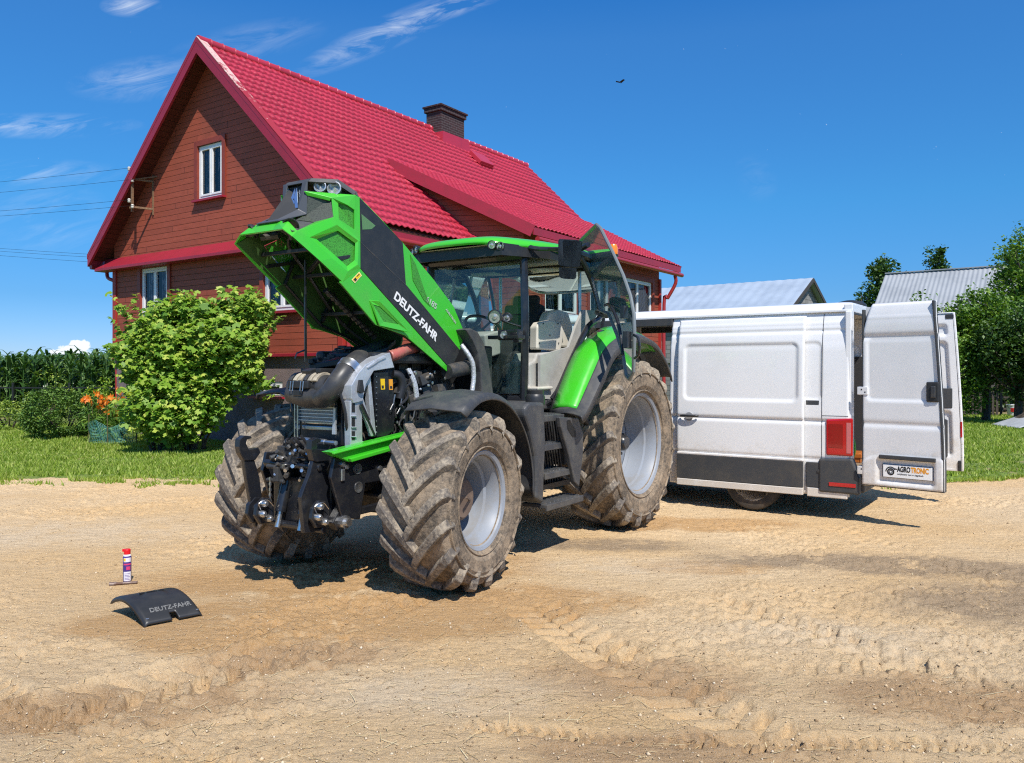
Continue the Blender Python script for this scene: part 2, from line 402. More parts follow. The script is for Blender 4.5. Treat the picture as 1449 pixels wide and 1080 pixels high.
def make_ground():
    m, nt, b = newmat('sandy_dirt')
    b.inputs['Roughness'].default_value = .95; b.inputs['Specular IOR Level'].default_value = .15
    tc = nn(nt, 'ShaderNodeTexCoord'); P = tc.outputs['Object']
    sp = nn(nt, 'ShaderNodeSeparateXYZ'); nt.links.new(P, sp.inputs[0])
    def spot(x, y, rx, ry, ang=0.):
        dx = math_(nt, 'SUBTRACT', sp.outputs[0], x); dy = math_(nt, 'SUBTRACT', sp.outputs[1], y)
        ca, sa = math.cos(ang), math.sin(ang)
        a = math_(nt, 'ADD', math_(nt, 'MULTIPLY', dx, ca / rx), math_(nt, 'MULTIPLY', dy, sa / rx))
        c = math_(nt, 'ADD', math_(nt, 'MULTIPLY', dx, -sa / ry), math_(nt, 'MULTIPLY', dy, ca / ry))
        d = math_(nt, 'SQRT', math_(nt, 'ADD', math_(nt, 'MULTIPLY', a, a), math_(nt, 'MULTIPLY', c, c)))
        return math_(nt, 'SUBTRACT', 1., d, clamp=True)
    n0 = noise(nt, .35, 5, .6, vec=P); n1 = noise(nt, 2.3, 10, .72, vec=P)
    mp = nn(nt, 'ShaderNodeMapping'); nt.links.new(P, mp.inputs[0]); mp.inputs['Scale'].default_value = (1.0, 3.2, 1); mp.inputs['Rotation'].default_value = (0, 0, .25)
    n2 = noise(nt, 4.5, 10, .72, vec=mp.outputs[0]); n3 = noise(nt, 85, 6, .78, vec=P); n4 = noise(nt, 330, 3, .8, vec=P)
    c = mixc(nt, ramp(nt, n0.outputs['Fac'], [(.38, 0.), (.62, 1.)]).outputs[0], (.80, .585, .34), (.77, .505, .235))
    # soft patches: reddish freshly turned sand, darker damp soil, grey gravel dust
    def patch(c, spots, col, amt, nz, k=1.6):
        t = None
        for s_ in spots:
            x = spot(*s_); t = x if t is None else math_(nt, 'MAXIMUM', t, x)
        f = math_(nt, 'MULTIPLY', math_(nt, 'MULTIPLY', t, k), math_(nt, 'MULTIPLY_ADD', nz, 4.0, -1.35), clamp=True)
        return mixc(nt, math_(nt, 'MULTIPLY', f, amt), c, col)
    g = px_ground
    def S(u, v, rx, ry, a=0.): x, y = g(u, v); return (x, y, rx, ry, a)
    c = patch(c, [S(500, 870, 1.7, .75), S(250, 880, .9, .45), S(720, 850, 1.2, .5), S(1000, 740, 1.2, .5), S(420, 820, 1.6, .7), S(560, 800, 1.6, .7), S(1000, 800, .8, .3), S(330, 900, .8, .4)], (.60, .345, .13), 1.0, n1.outputs['Fac'], 4.5)
    c = patch(c, [S(130, 1000, 1.3, .35, .2), S(1340, 980, .9, .4), S(900, 960, .8, .4), S(960, 1060, 1.1, .22), S(420, 930, .8, .35, .2)], (.48, .29, .135), .9, n1.outputs['Fac'], 3.2)
    c = patch(c, [S(1300, 800, 2.2, .55, -.25), S(1120, 790, 1.2, .4), S(1449, 850, 1.4, .7), S(870, 770, 1.2, .35)], (.29, .20, .12), .85, n1.outputs['Fac'], 3.0)
    c = patch(c, [S(60, 750, 2.5, 1.1), S(1180, 900, 1.1, .5), S(880, 800, 1.3, .5), S(620, 980, 1.0, .4)], (.80, .64, .44), .6, n1.outputs['Fac'], 1.8)
    c = mixc(nt, ramp(nt, n2.outputs['Fac'], [(.50, 0.), (.74, .55)]).outputs[0], c, (.45, .30, .165))
    c = mixc(nt, ramp(nt, n3.outputs['Fac'], [(.52, 0.), (.70, .60)]).outputs[0], c, (.38, .265, .15))
    c = mixc(nt, ramp(nt, n4.outputs['Fac'], [(.50, 0.), (.66, .75)]).outputs[0], c, (.85, .72, .55))
    vo = nn(nt, 'ShaderNodeTexVoronoi'); vo.inputs['Scale'].default_value = 42; nt.links.new(P, vo.inputs['Vector'])
    dots = ramp(nt, vo.outputs['Distance'], [(.08, 1.), (.13, 0.)])
    vsel = ramp(nt, noise(nt, 3.1, 3, vec=P).outputs['Fac'], [(.55, 0.), (.6, 1.)])
    c = mixc(nt, math_(nt, 'MULTIPLY', dots.outputs[0], vsel.outputs[0]), c, (.62, .55, .46))
    nt.links.new(c, b.inputs['Base Color'])
    h = math_(nt, 'ADD', math_(nt, 'MULTIPLY', n2.outputs['Fac'], 1.6), math_(nt, 'MULTIPLY', n3.outputs['Fac'], .55))
    h = math_(nt, 'ADD', h, math_(nt, 'MULTIPLY', n4.outputs['Fac'], .22))
    bump(nt, b, h, 1., .030)
    rows = np.concatenate([np.geomspace(2.6, 17, 600), np.geomspace(17.4, 60, 40)])
    cols = np.concatenate([np.linspace(-1.25, -.80, 60), np.linspace(-.798, .798, 1150), np.linspace(.80, 1.25, 60)])
    Y, U = np.meshgrid(rows, cols, indexing='ij'); X = U * (Y + .6)
    Z = ground_z(X, Y)
    ramp_ = np.clip((Y - lawn_edge(X) - .5) / .6, 0, 1)
    Z = Z * (1 - ramp_) - .10 * ramp_
    o = gridmesh('ground', X, Y, Z, m); props(o, kind='structure')
    mb = MB(); mb.box((0, 150, -.3), (900, 900, .1))
    m2 = mat('field_soil', (.10, .14, .04), .95, col2=(.07, .11, .03), nscale=.3)
    props(mb.build('terrain', m2), kind='structure')
    # lawn sheet
    xs = np.concatenate([np.linspace(-34, -12, 60), np.linspace(-11.8, 20, 420), np.linspace(20.5, 60, 60)])
    vv = np.concatenate([np.linspace(0, 2, 24), np.geomspace(2.1, 75, 70)])
    VV, XX = np.meshgrid(vv, xs, indexing='ij')
    YY = lawn_edge(XX) + VV
    ZZ = -.06 + .075 * np.clip(VV / .25, 0, 1) + (fbm(XX * 2.5, YY * 2.5, 4, 13) - .5) * .06
    ml, nt, b = newmat('lawn_turf'); b.inputs['Roughness'].default_value = .95
    n = noise(nt, .5, 6, .6); n5 = noise(nt, 30, 4, .7)
    c = mixc(nt, ramp(nt, n.outputs['Fac'], [(.4, 0.), (.65, 1.)]).outputs[0], (.17, .25, .03), (.22, .28, .05))
    c = mixc(nt, ramp(nt, n5.outputs['Fac'], [(.4, 0.), (.7, 1.)]).outputs[0], c, (.04, .08, .015))
    n6 = noise(nt, .9, 5, .65); c = mixc(nt, ramp(nt, n6.outputs['Fac'], [(.56, 0.), (.66, .8)]).outputs[0], c, (.34, .25, .13))
    nt.links.new(c, b.inputs['Base Color']); bump(nt, b, n5.outputs['Fac'], .8, .04)
    o = gridmesh('lawn', XX, YY, ZZ, ml); props(o, kind='structure')
    # pale dirt path between lawn and sheds on the right
    pm = mat('path_dirt', (.36, .26, .16), .95, col2=(.22, .16, .09), nscale=1.5, bscale=12, bstr=.5, bdist=.03)
    px = np.linspace(13, 50, 90); pv = np.linspace(-1, 1, 22)
    PV, PX = np.meshgrid(pv, px, indexing='ij')
    PY = 34 + .12 * (PX - 20) + PV * 2.6 * (1 + .2 * (fbm(PX * .6, PV * .5, 3, 4) - .5))
    PZ = .075 - .07 * np.abs(PV) ** 4 + (fbm(PX * 2, PY * 2, 3, 5) - .5) * .03
    props(gridmesh('path', PX, PY, PZ, pm), kind='structure')
make_ground()
gmat = leafmat('grass_blades', (.17, .28, .03), (.33, .46, .05), (.54, .58, .18), .4, .6)
def blades(name, n, xr, dfun, hr, mt, shadow_pow=1.):
    x = RNG.uniform(*xr, n); v = dfun(n); y = lawn_edge(x) + v
    thin_ = ((v > .25) | (RNG.random(n) < .45)) & (fbm(x * .9 + 3, v * 1.4, 3, 55) + .04 * v + .12 * RNG.random(n) > .42); x, v = x[thin_], v[thin_]
    ex = RNG.uniform(*xr, n // 9); ev = -RNG.random(n // 9) ** 1.7 * .8; ok_ = fbm(ex * 1.6, ev * 3 + 4, 3, 71) > .50 + .25 * np.abs(ev)
    x = np.concatenate([x, ex[ok_]]); v = np.concatenate([v, ev[ok_]]); y = lawn_edge(x) + v; n = len(x)
    h = RNG.uniform(*hr, n) * (1 + 1.0 * (fbm(x * 1.1, y * 1.1, 3, 3) - .5) * 2)
    wd = .006 + .0007 * y
    a = RNG.uniform(0, 2 * PI, n); lean = RNG.uniform(.1, .8, n) * h; la = RNG.uniform(0, 2 * PI, n)
    zz = .01 + (fbm(x * 2.5, y * 2.5, 4, 13) - .5) * .06 - .03 * (v < .2) - .01 * (v < 0)
    V = np.stack([np.stack([x - np.cos(a) * wd, y - np.sin(a) * wd, zz], -1), np.stack([x + np.cos(a) * wd, y + np.sin(a) * wd, zz], -1),
                  np.stack([x + np.cos(la) * lean, y + np.sin(la) * lean, zz + h], -1)], 1).reshape(-1, 3)
    o = npmesh(name, V, np.arange(n * 3).reshape(n, 3), mt); return o
props(blades('grass', 190000, (-21, -1), lambda n: np.abs(RNG.power(.75, n)) * 13, (.035, .085), gmat), 'short sunlit lawn grass in front of the house and bushes', 'grass', kind='stuff')
props(blades('grass', 110000, (5, 24), lambda n: RNG.power(.8, n) * 17, (.035, .085), gmat), 'bright green lawn grass beyond the open van doors', 'grass', kind='stuff')
# small stones and straw on the yard
def stones():
    m = leafmat('stone_bits', (.20, .13, .07), (.55, .41, .25), (.66, .56, .42), 0., .9)
    n = 9000; v = 560 + 520 * RNG.random(n) ** .8; u = RNG.uniform(-100, 1549, n)
    d = F * CAMH / (v - CY); x = (u - CX) / F * d; ok = d < 12.2; x, d = x[ok], d[ok]; n = len(x)
    z = ground_z(x, d) + .003; s = RNG.lognormal(-5.25, .5, n); s = np.clip(s * .8, .002, .014)
    T = np.array([(1, 0, 0), (0, 1, 0), (-1, 0, 0), (0, -1, 0), (0, 0, .8), (0, 0, -.6)], float)
    Fo = np.array([(0, 1, 4), (1, 2, 4), (2, 3, 4), (3, 0, 4), (1, 0, 5), (2, 1, 5), (3, 2, 5), (0, 3, 5)])
    J = T[None] * RNG.uniform(.6, 1.3, (n, 6, 1)) ; a = RNG.uniform(0, 2 * PI, n)
    Xr = J[..., 0] * np.cos(a)[:, None] - J[..., 1] * np.sin(a)[:, None]; Yr = J[..., 0] * np.sin(a)[:, None] + J[..., 1] * np.cos(a)[:, None]
    V = np.stack([x[:, None] + Xr * s[:, None], d[:, None] + Yr * s[:, None], z[:, None] + J[..., 2] * s[:, None]], -1).reshape(-1, 3)
    Fc = (np.arange(n)[:, None, None] * 6 + Fo[None]).reshape(-1, 3)
    ns_ = 1500; v2 = 560 + 520 * RNG.random(ns_) ** .8; u2 = RNG.uniform(-100, 1549, ns_); d2 = F * CAMH / (v2 - CY); x2 = (u2 - CX) / F * d2; ok = d2 < 12.2; x2, d2 = x2[ok], d2[ok]; ns_ = len(x2)
    z2 = ground_z(x2, d2) + .006; L2_ = RNG.uniform(.015, .07, ns_); a2 = RNG.normal(0, .7, ns_); cs, sn = np.cos(a2), np.sin(a2); w2 = .0016
    P4 = [(-1, -1), (1, -1), (1, 1), (-1, 1)]
    V2 = np.stack([np.stack([x2 + cs * L2_ * a - sn * w2 * b_, d2 + sn * L2_ * a + cs * w2 * b_, z2 + .004 * a], -1) for a, b_ in P4], 1).reshape(-1, 3)
    props(npmesh('straw', V2, np.arange(ns_ * 4).reshape(ns_, 4), leafmat('straw_bits', (.35, .25, .12), (.62, .50, .28), (.75, .66, .42), .1, .8)), 'thin pale straw pieces lying over the sandy yard', 'straw', kind='stuff')
    props(npmesh('gravel', V, Fc, m), 'small pale pebbles and soil crumbs scattered over the sandy yard', 'gravel', kind='stuff')
stones()
# ------------------------------------------------------------------ house
HO = Vector((-7.64, 19.4, 0)); HD = Vector((.566, .825, 0))
HRZ = math.atan2(HD.y, HD.x)
house = empty('farmhouse', HO, HRZ, 'two storey red wooden farmhouse with a steep crimson tiled metal roof', 'house')
def wood_mat(name, c1, c2, pitch=.145, off=0.):
    m, nt, b = newmat(name); b.inputs['Roughness'].default_value = .6; b.inputs['Specular IOR Level'].default_value = .3
    tc = nn(nt, 'ShaderNodeTexCoord'); sp = nn(nt, 'ShaderNodeSeparateXYZ'); nt.links.new(tc.outputs['Object'], sp.inputs[0])
    zz = math_(nt, 'DIVIDE', math_(nt, 'ADD', sp.outputs[2], off), pitch)
    fr = math_(nt, 'FRACT', zz); fl = math_(nt, 'FLOOR', zz)
    groove = ramp(nt, fr, [(0., 0.), (.035, 0.), (.08, 1.), (.9, 1.)])
    w0 = nn(nt, 'ShaderNodeTexWhiteNoise'); w0.noise_dimensions = '1D'; nt.links.new(fl, w0.inputs['W'])
    al_ = math_(nt, 'ADD', math_(nt, 'DIVIDE', math_(nt, 'ADD', sp.outputs[0], sp.outputs[1]), 3.7), math_(nt, 'MULTIPLY', w0.outputs['Value'], 7.3))
    jn = math_(nt, 'GREATER_THAN', math_(nt, 'FRACT', al_), .003)
    cbj = nn(nt, 'ShaderNodeCombineXYZ'); nt.links.new(math_(nt, 'FLOOR', al_), cbj.inputs[0]); nt.links.new(fl, cbj.inputs[1])
    wnz = nn(nt, 'ShaderNodeTexWhiteNoise'); wnz.noise_dimensions = '2D'; nt.links.new(cbj.outputs[0], wnz.inputs['Vector'])
    mp = nn(nt, 'ShaderNodeMapping'); nt.links.new(tc.outputs['Object'], mp.inputs[0]); mp.inputs['Scale'].default_value = (1, 1, 9)
    g = noise(nt, 2.2, 9, .7, vec=mp.outputs[0])
    st = noise(nt, 1.1, 6, .6)
    c = mixc(nt, ramp(nt, g.outputs['Fac'], [(.35, 0.), (.7, 1.)]).outputs[0], c1, c2)
    groove_f = math_(nt, 'MULTIPLY', groove.outputs[0], jn)
    c = mixc(nt, math_(nt, 'MULTIPLY', wnz.outputs['Value'], .55), c, tuple(x * .68 for x in c1))
    c = mixc(nt, ramp(nt, st.outputs['Fac'], [(.5, 0.), (.8, .35)]).outputs[0], c, (.10, .045, .03))
    c = mixc(nt, groove_f, (.03, .009, .006), c)
    nt.links.new(c, b.inputs['Base Color'])
    h = math_(nt, 'ADD', groove_f, math_(nt, 'MULTIPLY', g.outputs['Fac'], .12))
    bump(nt, b, h, .7, .012)
    return m
M_wood = wood_mat('red_brown_siding', (.40, .092, .052), (.30, .066, .036))
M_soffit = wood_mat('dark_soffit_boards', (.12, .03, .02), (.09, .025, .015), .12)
M_trimwood = mat('red_window_casing', (.26, .045, .022), .5, col2=(.20, .035, .02), nscale=5)
M_roof = mat('crimson_roof_sheet', (.46, .028, .054), .36, col2=(.38, .022, .042), nscale=.9, rvar=.12, coat=.25)
_m = M_roof; nt = _m.node_tree; b = nt.nodes['Principled BSDF']; tcr = nn(nt, 'ShaderNodeTexCoord'); mpr = nn(nt, 'ShaderNodeMapping'); nt.links.new(tcr.outputs['Object'], mpr.inputs[0]); mpr.inputs['Scale'].default_value = (2.6, .35, .35)
sn_ = noise(nt, 1.3, 8, .7, vec=mpr.outputs[0]); spk = noise(nt, 22, 4, .7); prev = b.inputs['Base Color'].links[0].from_socket
cc_ = mixc(nt, ramp(nt, sn_.outputs['Fac'], [(.48, 0.), (.75, .55)]).outputs[0], prev, (.27, .020, .036)); cc_ = mixc(nt, ramp(nt, spk.outputs['Fac'], [(.66, 0.), (.76, .5)]).outputs[0], cc_, (.55, .16, .17)); nt.links.new(cc_, b.inputs['Base Color'])
M_flash = mat('crimson_flashing', (.33, .018, .035), .42, col2=(.27, .02, .03), nscale=3, coat=.1)
M_white = mat('white_pvc', (.80, .80, .80), .35, col2=(.72, .72, .71), nscale=4)
M_plinth = mat('mauve_plaster', (.22, .165, .16), .95, col2=(.16, .12, .12), nscale=2.5, bscale=60, bstr=.8, bdist=.02)
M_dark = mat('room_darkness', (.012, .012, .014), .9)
M_curtain, nt, b = newmat('lace_curtain'); b.inputs['Roughness'].default_value = .9
tcx = nn(nt, 'ShaderNodeTexCoord'); wv = nn(nt, 'ShaderNodeTexWave'); wv.inputs['Scale'].default_value = 5; wv.inputs['Distortion'].default_value = 6; wv.inputs['Detail'].default_value = 3
nt.links.new(tcx.outputs['Object'], wv.inputs['Vector'])
nt.links.new(ramp(nt, wv.outputs['Fac'], [(.3, (.06, .065, .07)), (.8, (.50, .46, .50))]).outputs[0], b.inputs['Base Color'])
M_pane = glassmat('window_glass', (.72, .74, .78), .02)
def wall(mb, fn, a0, a1, z0, top, holes, step=None):
    """cells of a wall; fn(a,z)->3D, top(a)->z, holes list (a0,a1,z0,z1)"""
    cuts = sorted(set([a0, a1] + [x for h in holes for x in h[:2] if a0 < x < a1] + (step or [])))
    for p, q in zip(cuts[:-1], cuts[1:]):
        hs_ = sorted([h for h in holes if h[0] < (p + q) / 2 < h[1]], key=lambda h: h[2]); z = z0
        for h in hs_:
            mb.poly([fn(p, z), fn(q, z), fn(q, h[2]), fn(p, h[2])]); z = h[3]
        mb.poly([fn(p, z), fn(q, z), fn(q, top(q)), fn(p, top(p))])
WIN_N = 0
def window(parent, fn, a0, a1, z0, z1, leaves_=2, casing=True, curtain=True):
    """fn(a, z, d): d positive = outwards"""
    def fb(mb, aa, ab, za, zb, d0, d1):
        c = [fn(x, z, d) for d in (d0, d1) for z in (za, zb) for x in (aa, ab)]
        mb.add(c, [(0, 1, 3, 2), (4, 6, 7, 5), (0, 4, 5, 1), (2, 3, 7, 6), (0, 2, 6, 4), (1, 5, 7, 3)])
    mb = MB(); t = .065
    fb(mb, a0, a1, z0, z0 + t, -.09, -.02); fb(mb, a0, a1, z1 - t, z1, -.09, -.02)
    fb(mb, a0, a0 + t, z0 + t, z1 - t, -.09, -.02); fb(mb, a1 - t, a1, z0 + t, z1 - t, -.09, -.02)
    for k in range(leaves_):
        p = a0 + t + (a1 - a0 - 2 * t) * k / leaves_; q = a0 + t + (a1 - a0 - 2 * t) * (k + 1) / leaves_; u = .055
        fb(mb, p + .004, q - .004, z0 + t + .003, z0 + t + u, -.075, -.005); fb(mb, p + .004, q - .004, z1 - t - u, z1 - t - .003, -.075, -.005)
        fb(mb, p + .004, p + u, z0 + t + u, z1 - t - u, -.075, -.005); fb(mb, q - u, q - .004, z0 + t + u, z1 - t - u, -.075, -.005)
    fr = mb.build('window', M_white, parent, bevel=.006)
    g = MB(); g.poly([fn(x, z, -.05) for x, z in ((a0 + .05, z0 + .05), (a1 - .05, z0 + .05), (a1 - .05, z1 - .05), (a0 + .05, z1 - .05))])
    g.build('pane', M_pane, fr)
    if curtain:
        c = MB(); n = 40
        for k in range(n):
            p = a0 + (a1 - a0) * k / n; q = a0 + (a1 - a0) * (k + 1) / n
            if abs((k + .5) / n - .5) < .07: continue
            dp = -.16 + .02 * math.sin(k * 1.9); dq = -.16 + .02 * math.sin((k + 1) * 1.9)
            c.poly([fn(p, z0 + .02, dp), fn(q, z0 + .02, dq), fn(q, z1, dq), fn(p, z1, dp)])
        c.build('curtain', M_curtain, fr)
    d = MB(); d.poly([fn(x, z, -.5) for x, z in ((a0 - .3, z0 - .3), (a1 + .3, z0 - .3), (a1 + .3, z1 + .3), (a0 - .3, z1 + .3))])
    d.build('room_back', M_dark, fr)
    if casing:
        k = MB(); w_ = .13
        fb(k, a0 - w_, a0, z0 - .02, z1 + w_, .002, .045); fb(k, a1, a1 + w_, z0 - .02, z1 + w_, .002, .045); fb(k, a0, a1, z1, z1 + w_, .002, .043)
        fb(k, a0 - .002, a0 + .0, z0, z1, -.09, .002); fb(k, a1 - .0, a1 + .002, z0, z1, -.09, .002)
        k.build('casing', M_trimwood, fr, bevel=.004)
        s = MB(); fb(s, a0 - w_, a1 + w_, z0 - .07, z0 - .021, -.02, .12); s.build('sill', M_flash, fr)
WT = .46; SW = 4.55; ZP = 2.13; EZ = 4.78; RZ = 9.62
def rz(s): return RZ + .12 - .966 * abs(s)      # underside of the roof at s
gf = lambda a, z: (WT, -a, z)
gw = [(-.64, .36, 6.06, 7.40), (-3.2, -1.95, 3.2, 4.5), (1.92, 3.16, 3.14, 4.44)]
mb = MB(); wall(mb, gf, -SW, SW, ZP, lambda a: rz(a) - .05, gw, [0.])
L2 = 13.9
# back gable, far long wall and near long wall
wall(mb, lambda a, z: (L2, -a, z), -SW, SW, ZP, lambda a: rz(a) - .05, [], [0.])
wall(mb, lambda a, z: (a, SW, z), WT, L2, ZP, lambda a: rz(SW) - .05, [])
wall(mb, lambda a, z: (a, -SW, z), WT, 5.0, ZP, lambda a: rz(SW) - .05, [(1.9, 3.1, 3.1, 4.35)])
wall_o = mb.build('wall', M_wood, house, fix=False)
for h in gw: window(wall_o, lambda a, z, d: (WT - d, -a, z), *h)
window(wall_o, lambda a, z, d: (a, -SW - d, z), 1.9, 3.1, 3.1, 4.35)
# porch wing under the flatter roof
XS = 5.9; X0, X1 = 5.4, 13.85
def ez(s): return 7.2 - .53 * (s - 2.72)
mb = MB()
wall(mb, lambda a, z: (a, -XS, z), X0, X1, ZP - .3, lambda a: ez(XS) - .12, [(6.4, 8.2, 3.3, 4.6), (8.9, 10.4, 3.3, 4.6), (11.1, 13.25, 3.35, 4.72)])
wall(mb, lambda a, z: (X0, -a, z), SW, XS, ZP - .3, lambda a: ez(a) - .12, [])
wall(mb, lambda a, z: (X1, -a, z), SW, XS, ZP - .3, lambda a: ez(a) - .12, [])
wing = mb.build('porch_wall', M_wood, house, fix=False)
for h in [(6.4, 8.2, 3.3, 4.6), (8.9, 10.4, 3.3, 4.6), (11.1, 13.25, 3.35, 4.72)]:
    window(wing, lambda a, z, d: (a, -XS - d, z), *h)
mb = MB(); mb.box((9.6, -XS + .72, (ZP - .3) / 2), (8.5, 1.44, ZP - .32)); mb.build('porch_base', M_plinth, house)
# cheek wall of the dormer
mb = MB(); mb.poly([(4.14, -2.74, 7.05), (5.0, -5.0, 4.9), (5.36, -5.95, 4.9), (5.36, -5.95, ez(5.95) - .1), (5.05, -5.0, ez(5.0) - .09)])
mb.build('cheek_wall', M_wood, house, solid=.03)
# plinth
mb = MB()
wall(mb, lambda a, z: (WT + .05, -a, z), -SW + .03, SW - .03, -.1, lambda a: ZP - .04, [(1.5, 2.5, 1.18, 1.5)])
wall(mb, lambda a, z: (a, -SW + .05, z), WT + .05, L2, -.1, lambda a: ZP - .04, [])
wall(mb, lambda a, z: (a, SW - .05, z), WT + .05, L2, -.1, lambda a: ZP - .04, [])
pl = mb.build('plinth', M_plinth, house, fix=False)
window(pl, lambda a, z, d: (WT + .05 - d, -a, z), 1.5, 2.5, 1.18, 1.5, 1, False, False)
mb = MB(); mb.box((WT - .02, -2.0, 1.13), (.16, 1.15, .05)); mb.build('basement_sill', M_flash, pl)
mb = MB(); mb.box((WT - .02, 0, ZP - .02), (.11, 2 * SW + .1, .07)); mb.box(((WT + 5) / 2, -SW - .03, ZP - .02), (4.4, .11, .07)); mb.build('drip_flashing', M_flash, house, bevel=.006)
# corner boards
mb = MB()
for s in (-1, 1):
    mb.box((WT - .02, s * (SW - .06), (ZP + EZ) / 2 + .1), (.05, .16, EZ - ZP - .1)); mb.box((WT + .06, s * (SW + .02), (ZP + EZ) / 2 + .1), (.14, .05, EZ - ZP - .1))
mb.box((X1 + .01, -XS - .02, 3.4), (.14, .08, 3.0)); build_parts(mb, 'corner_board', mat('bright_red_board', (.36, .03, .02), .5), house, bevel=.005)
# metal tile roof
def roof_sheet(name, t0, t1f, s0, s1, zf, sign=1, t0f=None, parent=house, mt=None, pitch=.195, row=.28):
    nt_ = int((14.6) / pitch * 7); nr = int(abs(s1 - s0) * 1.39 / row)
    ss = []; steps = []
    for r in range(nr):
        a = s0 + (s1 - s0) * r / nr; b2 = s0 + (s1 - s0) * (r + 1) / nr
        ss += [a - (b2 - a) * .10, a + (b2 - a) * .5, b2]; steps += [.0, .5, 1.]
    S_ = np.array(ss); ST = np.array(steps)
    tt = np.linspace(0, 1, nt_)
    SS, TT = np.meshgrid(S_, tt, indexing='ij')
    STG = np.broadcast_to(ST[:, None], SS.shape)
    T0 = t0 if t0f is None else t0f(SS)
    T = T0 + (t1f - T0) * TT
    ph = T * 2 * PI / pitch
    wv_ = .014 * np.sin(ph) + .005 * np.sin(2 * ph + .6)
    off = .042 * STG
    Z = zf(SS) + .05 + wv_ + off + .012 * np.mod(np.floor(T / 1.17), 2) + .012 * (fbm(T * .9, SS * .9, 3, 12) - .5)
    Ssh = SS + (.03 * np.maximum(np.sin(ph + .6), 0)) * (STG > .9)
    return gridmesh(name, T, -sign * Ssh, Z, mt or M_roof, parent, smooth=True)
zmain = lambda s: RZ + .12 - .966 * np.abs(s)
r1 = roof_sheet('roof', 0, 14.5, .08, 5.0, zmain)
r2 = roof_sheet('roof', 0, 14.5, .08, 5.0, zmain, sign=-1)
t0e = lambda s: 3.8 + (s - 2.72) * .37
r3 = roof_sheet('porch_roof', 0, 14.52, 2.70, 6.35, lambda s: ez(s) + .03, t0f=t0e, row=.25)
for r_ in (r1, r2, r3):
    md = r_.modifiers.new('s', 'SOLIDIFY'); md.thickness = .02; md.offset = -1
# rafters / soffit slab below the tiles, fascia boards, ridge cap
def slab(mb, pts, th):
    b_ = [Vector(p) for p in pts]; n = len(b_)
    mb.add(b_ + [p - Vector((0, 0, th)) for p in b_], [tuple(range(n)), tuple(reversed(range(n, 2 * n)))] + [(i, (i + 1) % n, n + (i + 1) % n, n + i) for i in range(n)])
mb = MB()
for sg in (-1, 1):
    slab(mb, [(.04, 0.02 * sg, RZ + .1), (14.46, .02 * sg, RZ + .1), (14.46, 4.96 * sg, RZ + .12 - .966 * 4.96), (.04, 4.96 * sg, RZ + .12 - .966 * 4.96)], .10)
slab(mb, [(4.0, -2.76, 7.18), (14.46, -2.76, 7.18), (14.46, -6.3, ez(6.3)), (5.25, -6.3, ez(6.3))], .09)
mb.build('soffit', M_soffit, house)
mb = MB()
for sg in (-1, 1):
    for tt in (-.01, 14.51):
        a = Vector((tt, 0, RZ + .13)); b2 = Vector((tt, 5.03 * sg, RZ + .13 - .966 * 5.03))
        pts = [a, b2, b2 - Vector((0, 0, .24)), a - Vector((0, 0, .28))]
        slabx = [p + Vector((.03, 0, 0)) for p in pts]; pts = [p - Vector((.03, 0, 0)) for p in pts]
        mb.add(pts + slabx, [(0, 1, 2, 3), (7, 6, 5, 4), (0, 4, 5, 1), (1, 5, 6, 2), (2, 6, 7, 3), (3, 7, 4, 0)])
        # folded verge strip on the tiles
        q = [(tt - .035, 0, RZ + .235), (tt + .16 * (1 if tt < 1 else -1), 0, RZ + .225), (tt + .16 * (1 if tt < 1 else -1), 5.05 * sg, RZ + .225 - .966 * 5.05), (tt - .035, 5.05 * sg, RZ + .235 - .966 * 5.05)]
        slab(mb, q, .12)
    if sg > 0: mb.box((7.25, 5.05, EZ + .0), (14.5, .03, .16))
mb.box((2.4, -5.05, EZ), (4.8, .03, .16)); 
a = Vector((3.76, -2.68, 7.34)); b2 = Vector((5.13, -6.38, ez(6.38) + .13))
mb.bar(a - Vector((0, 0, .13)), b2 - Vector((0, 0, .13)), .035, .30, up=(0, 0, 1))
mb.box(((5.13 + 14.52) / 2, -6.40, ez(6.38) + .0), (9.4, .03, .19))
mb.bar((14.53, -2.7, 7.17), (14.53, -6.38, ez(6.38) - .0), .04, .26)
build_parts(mb, 'fascia', M_flash, house)
M_peel, nt, b = newmat('peeling_verge_paint'); b.inputs['Roughness'].default_value = .6; pn = noise(nt, 3.5, 9, .75)
tcx = nn(nt, 'ShaderNodeTexCoord'); spx = nn(nt, 'ShaderNodeSeparateXYZ'); nt.links.new(tcx.outputs['Object'], spx.inputs[0])
pf_ = math_(nt, 'ADD', pn.outputs['Fac'], math_(nt, 'MULTIPLY', math_(nt, 'SUBTRACT', spx.outputs[2], 8.2), .12))
nt.links.new(mixc(nt, ramp(nt, pf_, [(.50, 0.), (.58, 1.)]).outputs[0], (.34, .02, .036), (.62, .42, .38)), b.inputs['Base Color'])
mb = MB(); slab(mb, [(-.045, -.02, RZ + .250), (.19, -.02, RZ + .240), (.19, -5.06, RZ + .245 - .966 * 5.04), (-.045, -5.06, RZ + .252 - .966 * 5.04)], .02); mb.build('verge_strip', M_peel, house)
mb = MB(); n = 42; rp = []
for i in range(n):
    t_ = i * 14.5 / n; rp += [((t_, 0, RZ + .18), .112), ((t_ + 14.5 / n * .9, 0, RZ + .18), .118), ((t_ + 14.5 / n * .95, 0, RZ + .18), .134)]
mb.tube([q[0] for q in rp], [q[1] for q in rp], 10)
mb.build('ridge_cap', M_roof, house, smooth=True)
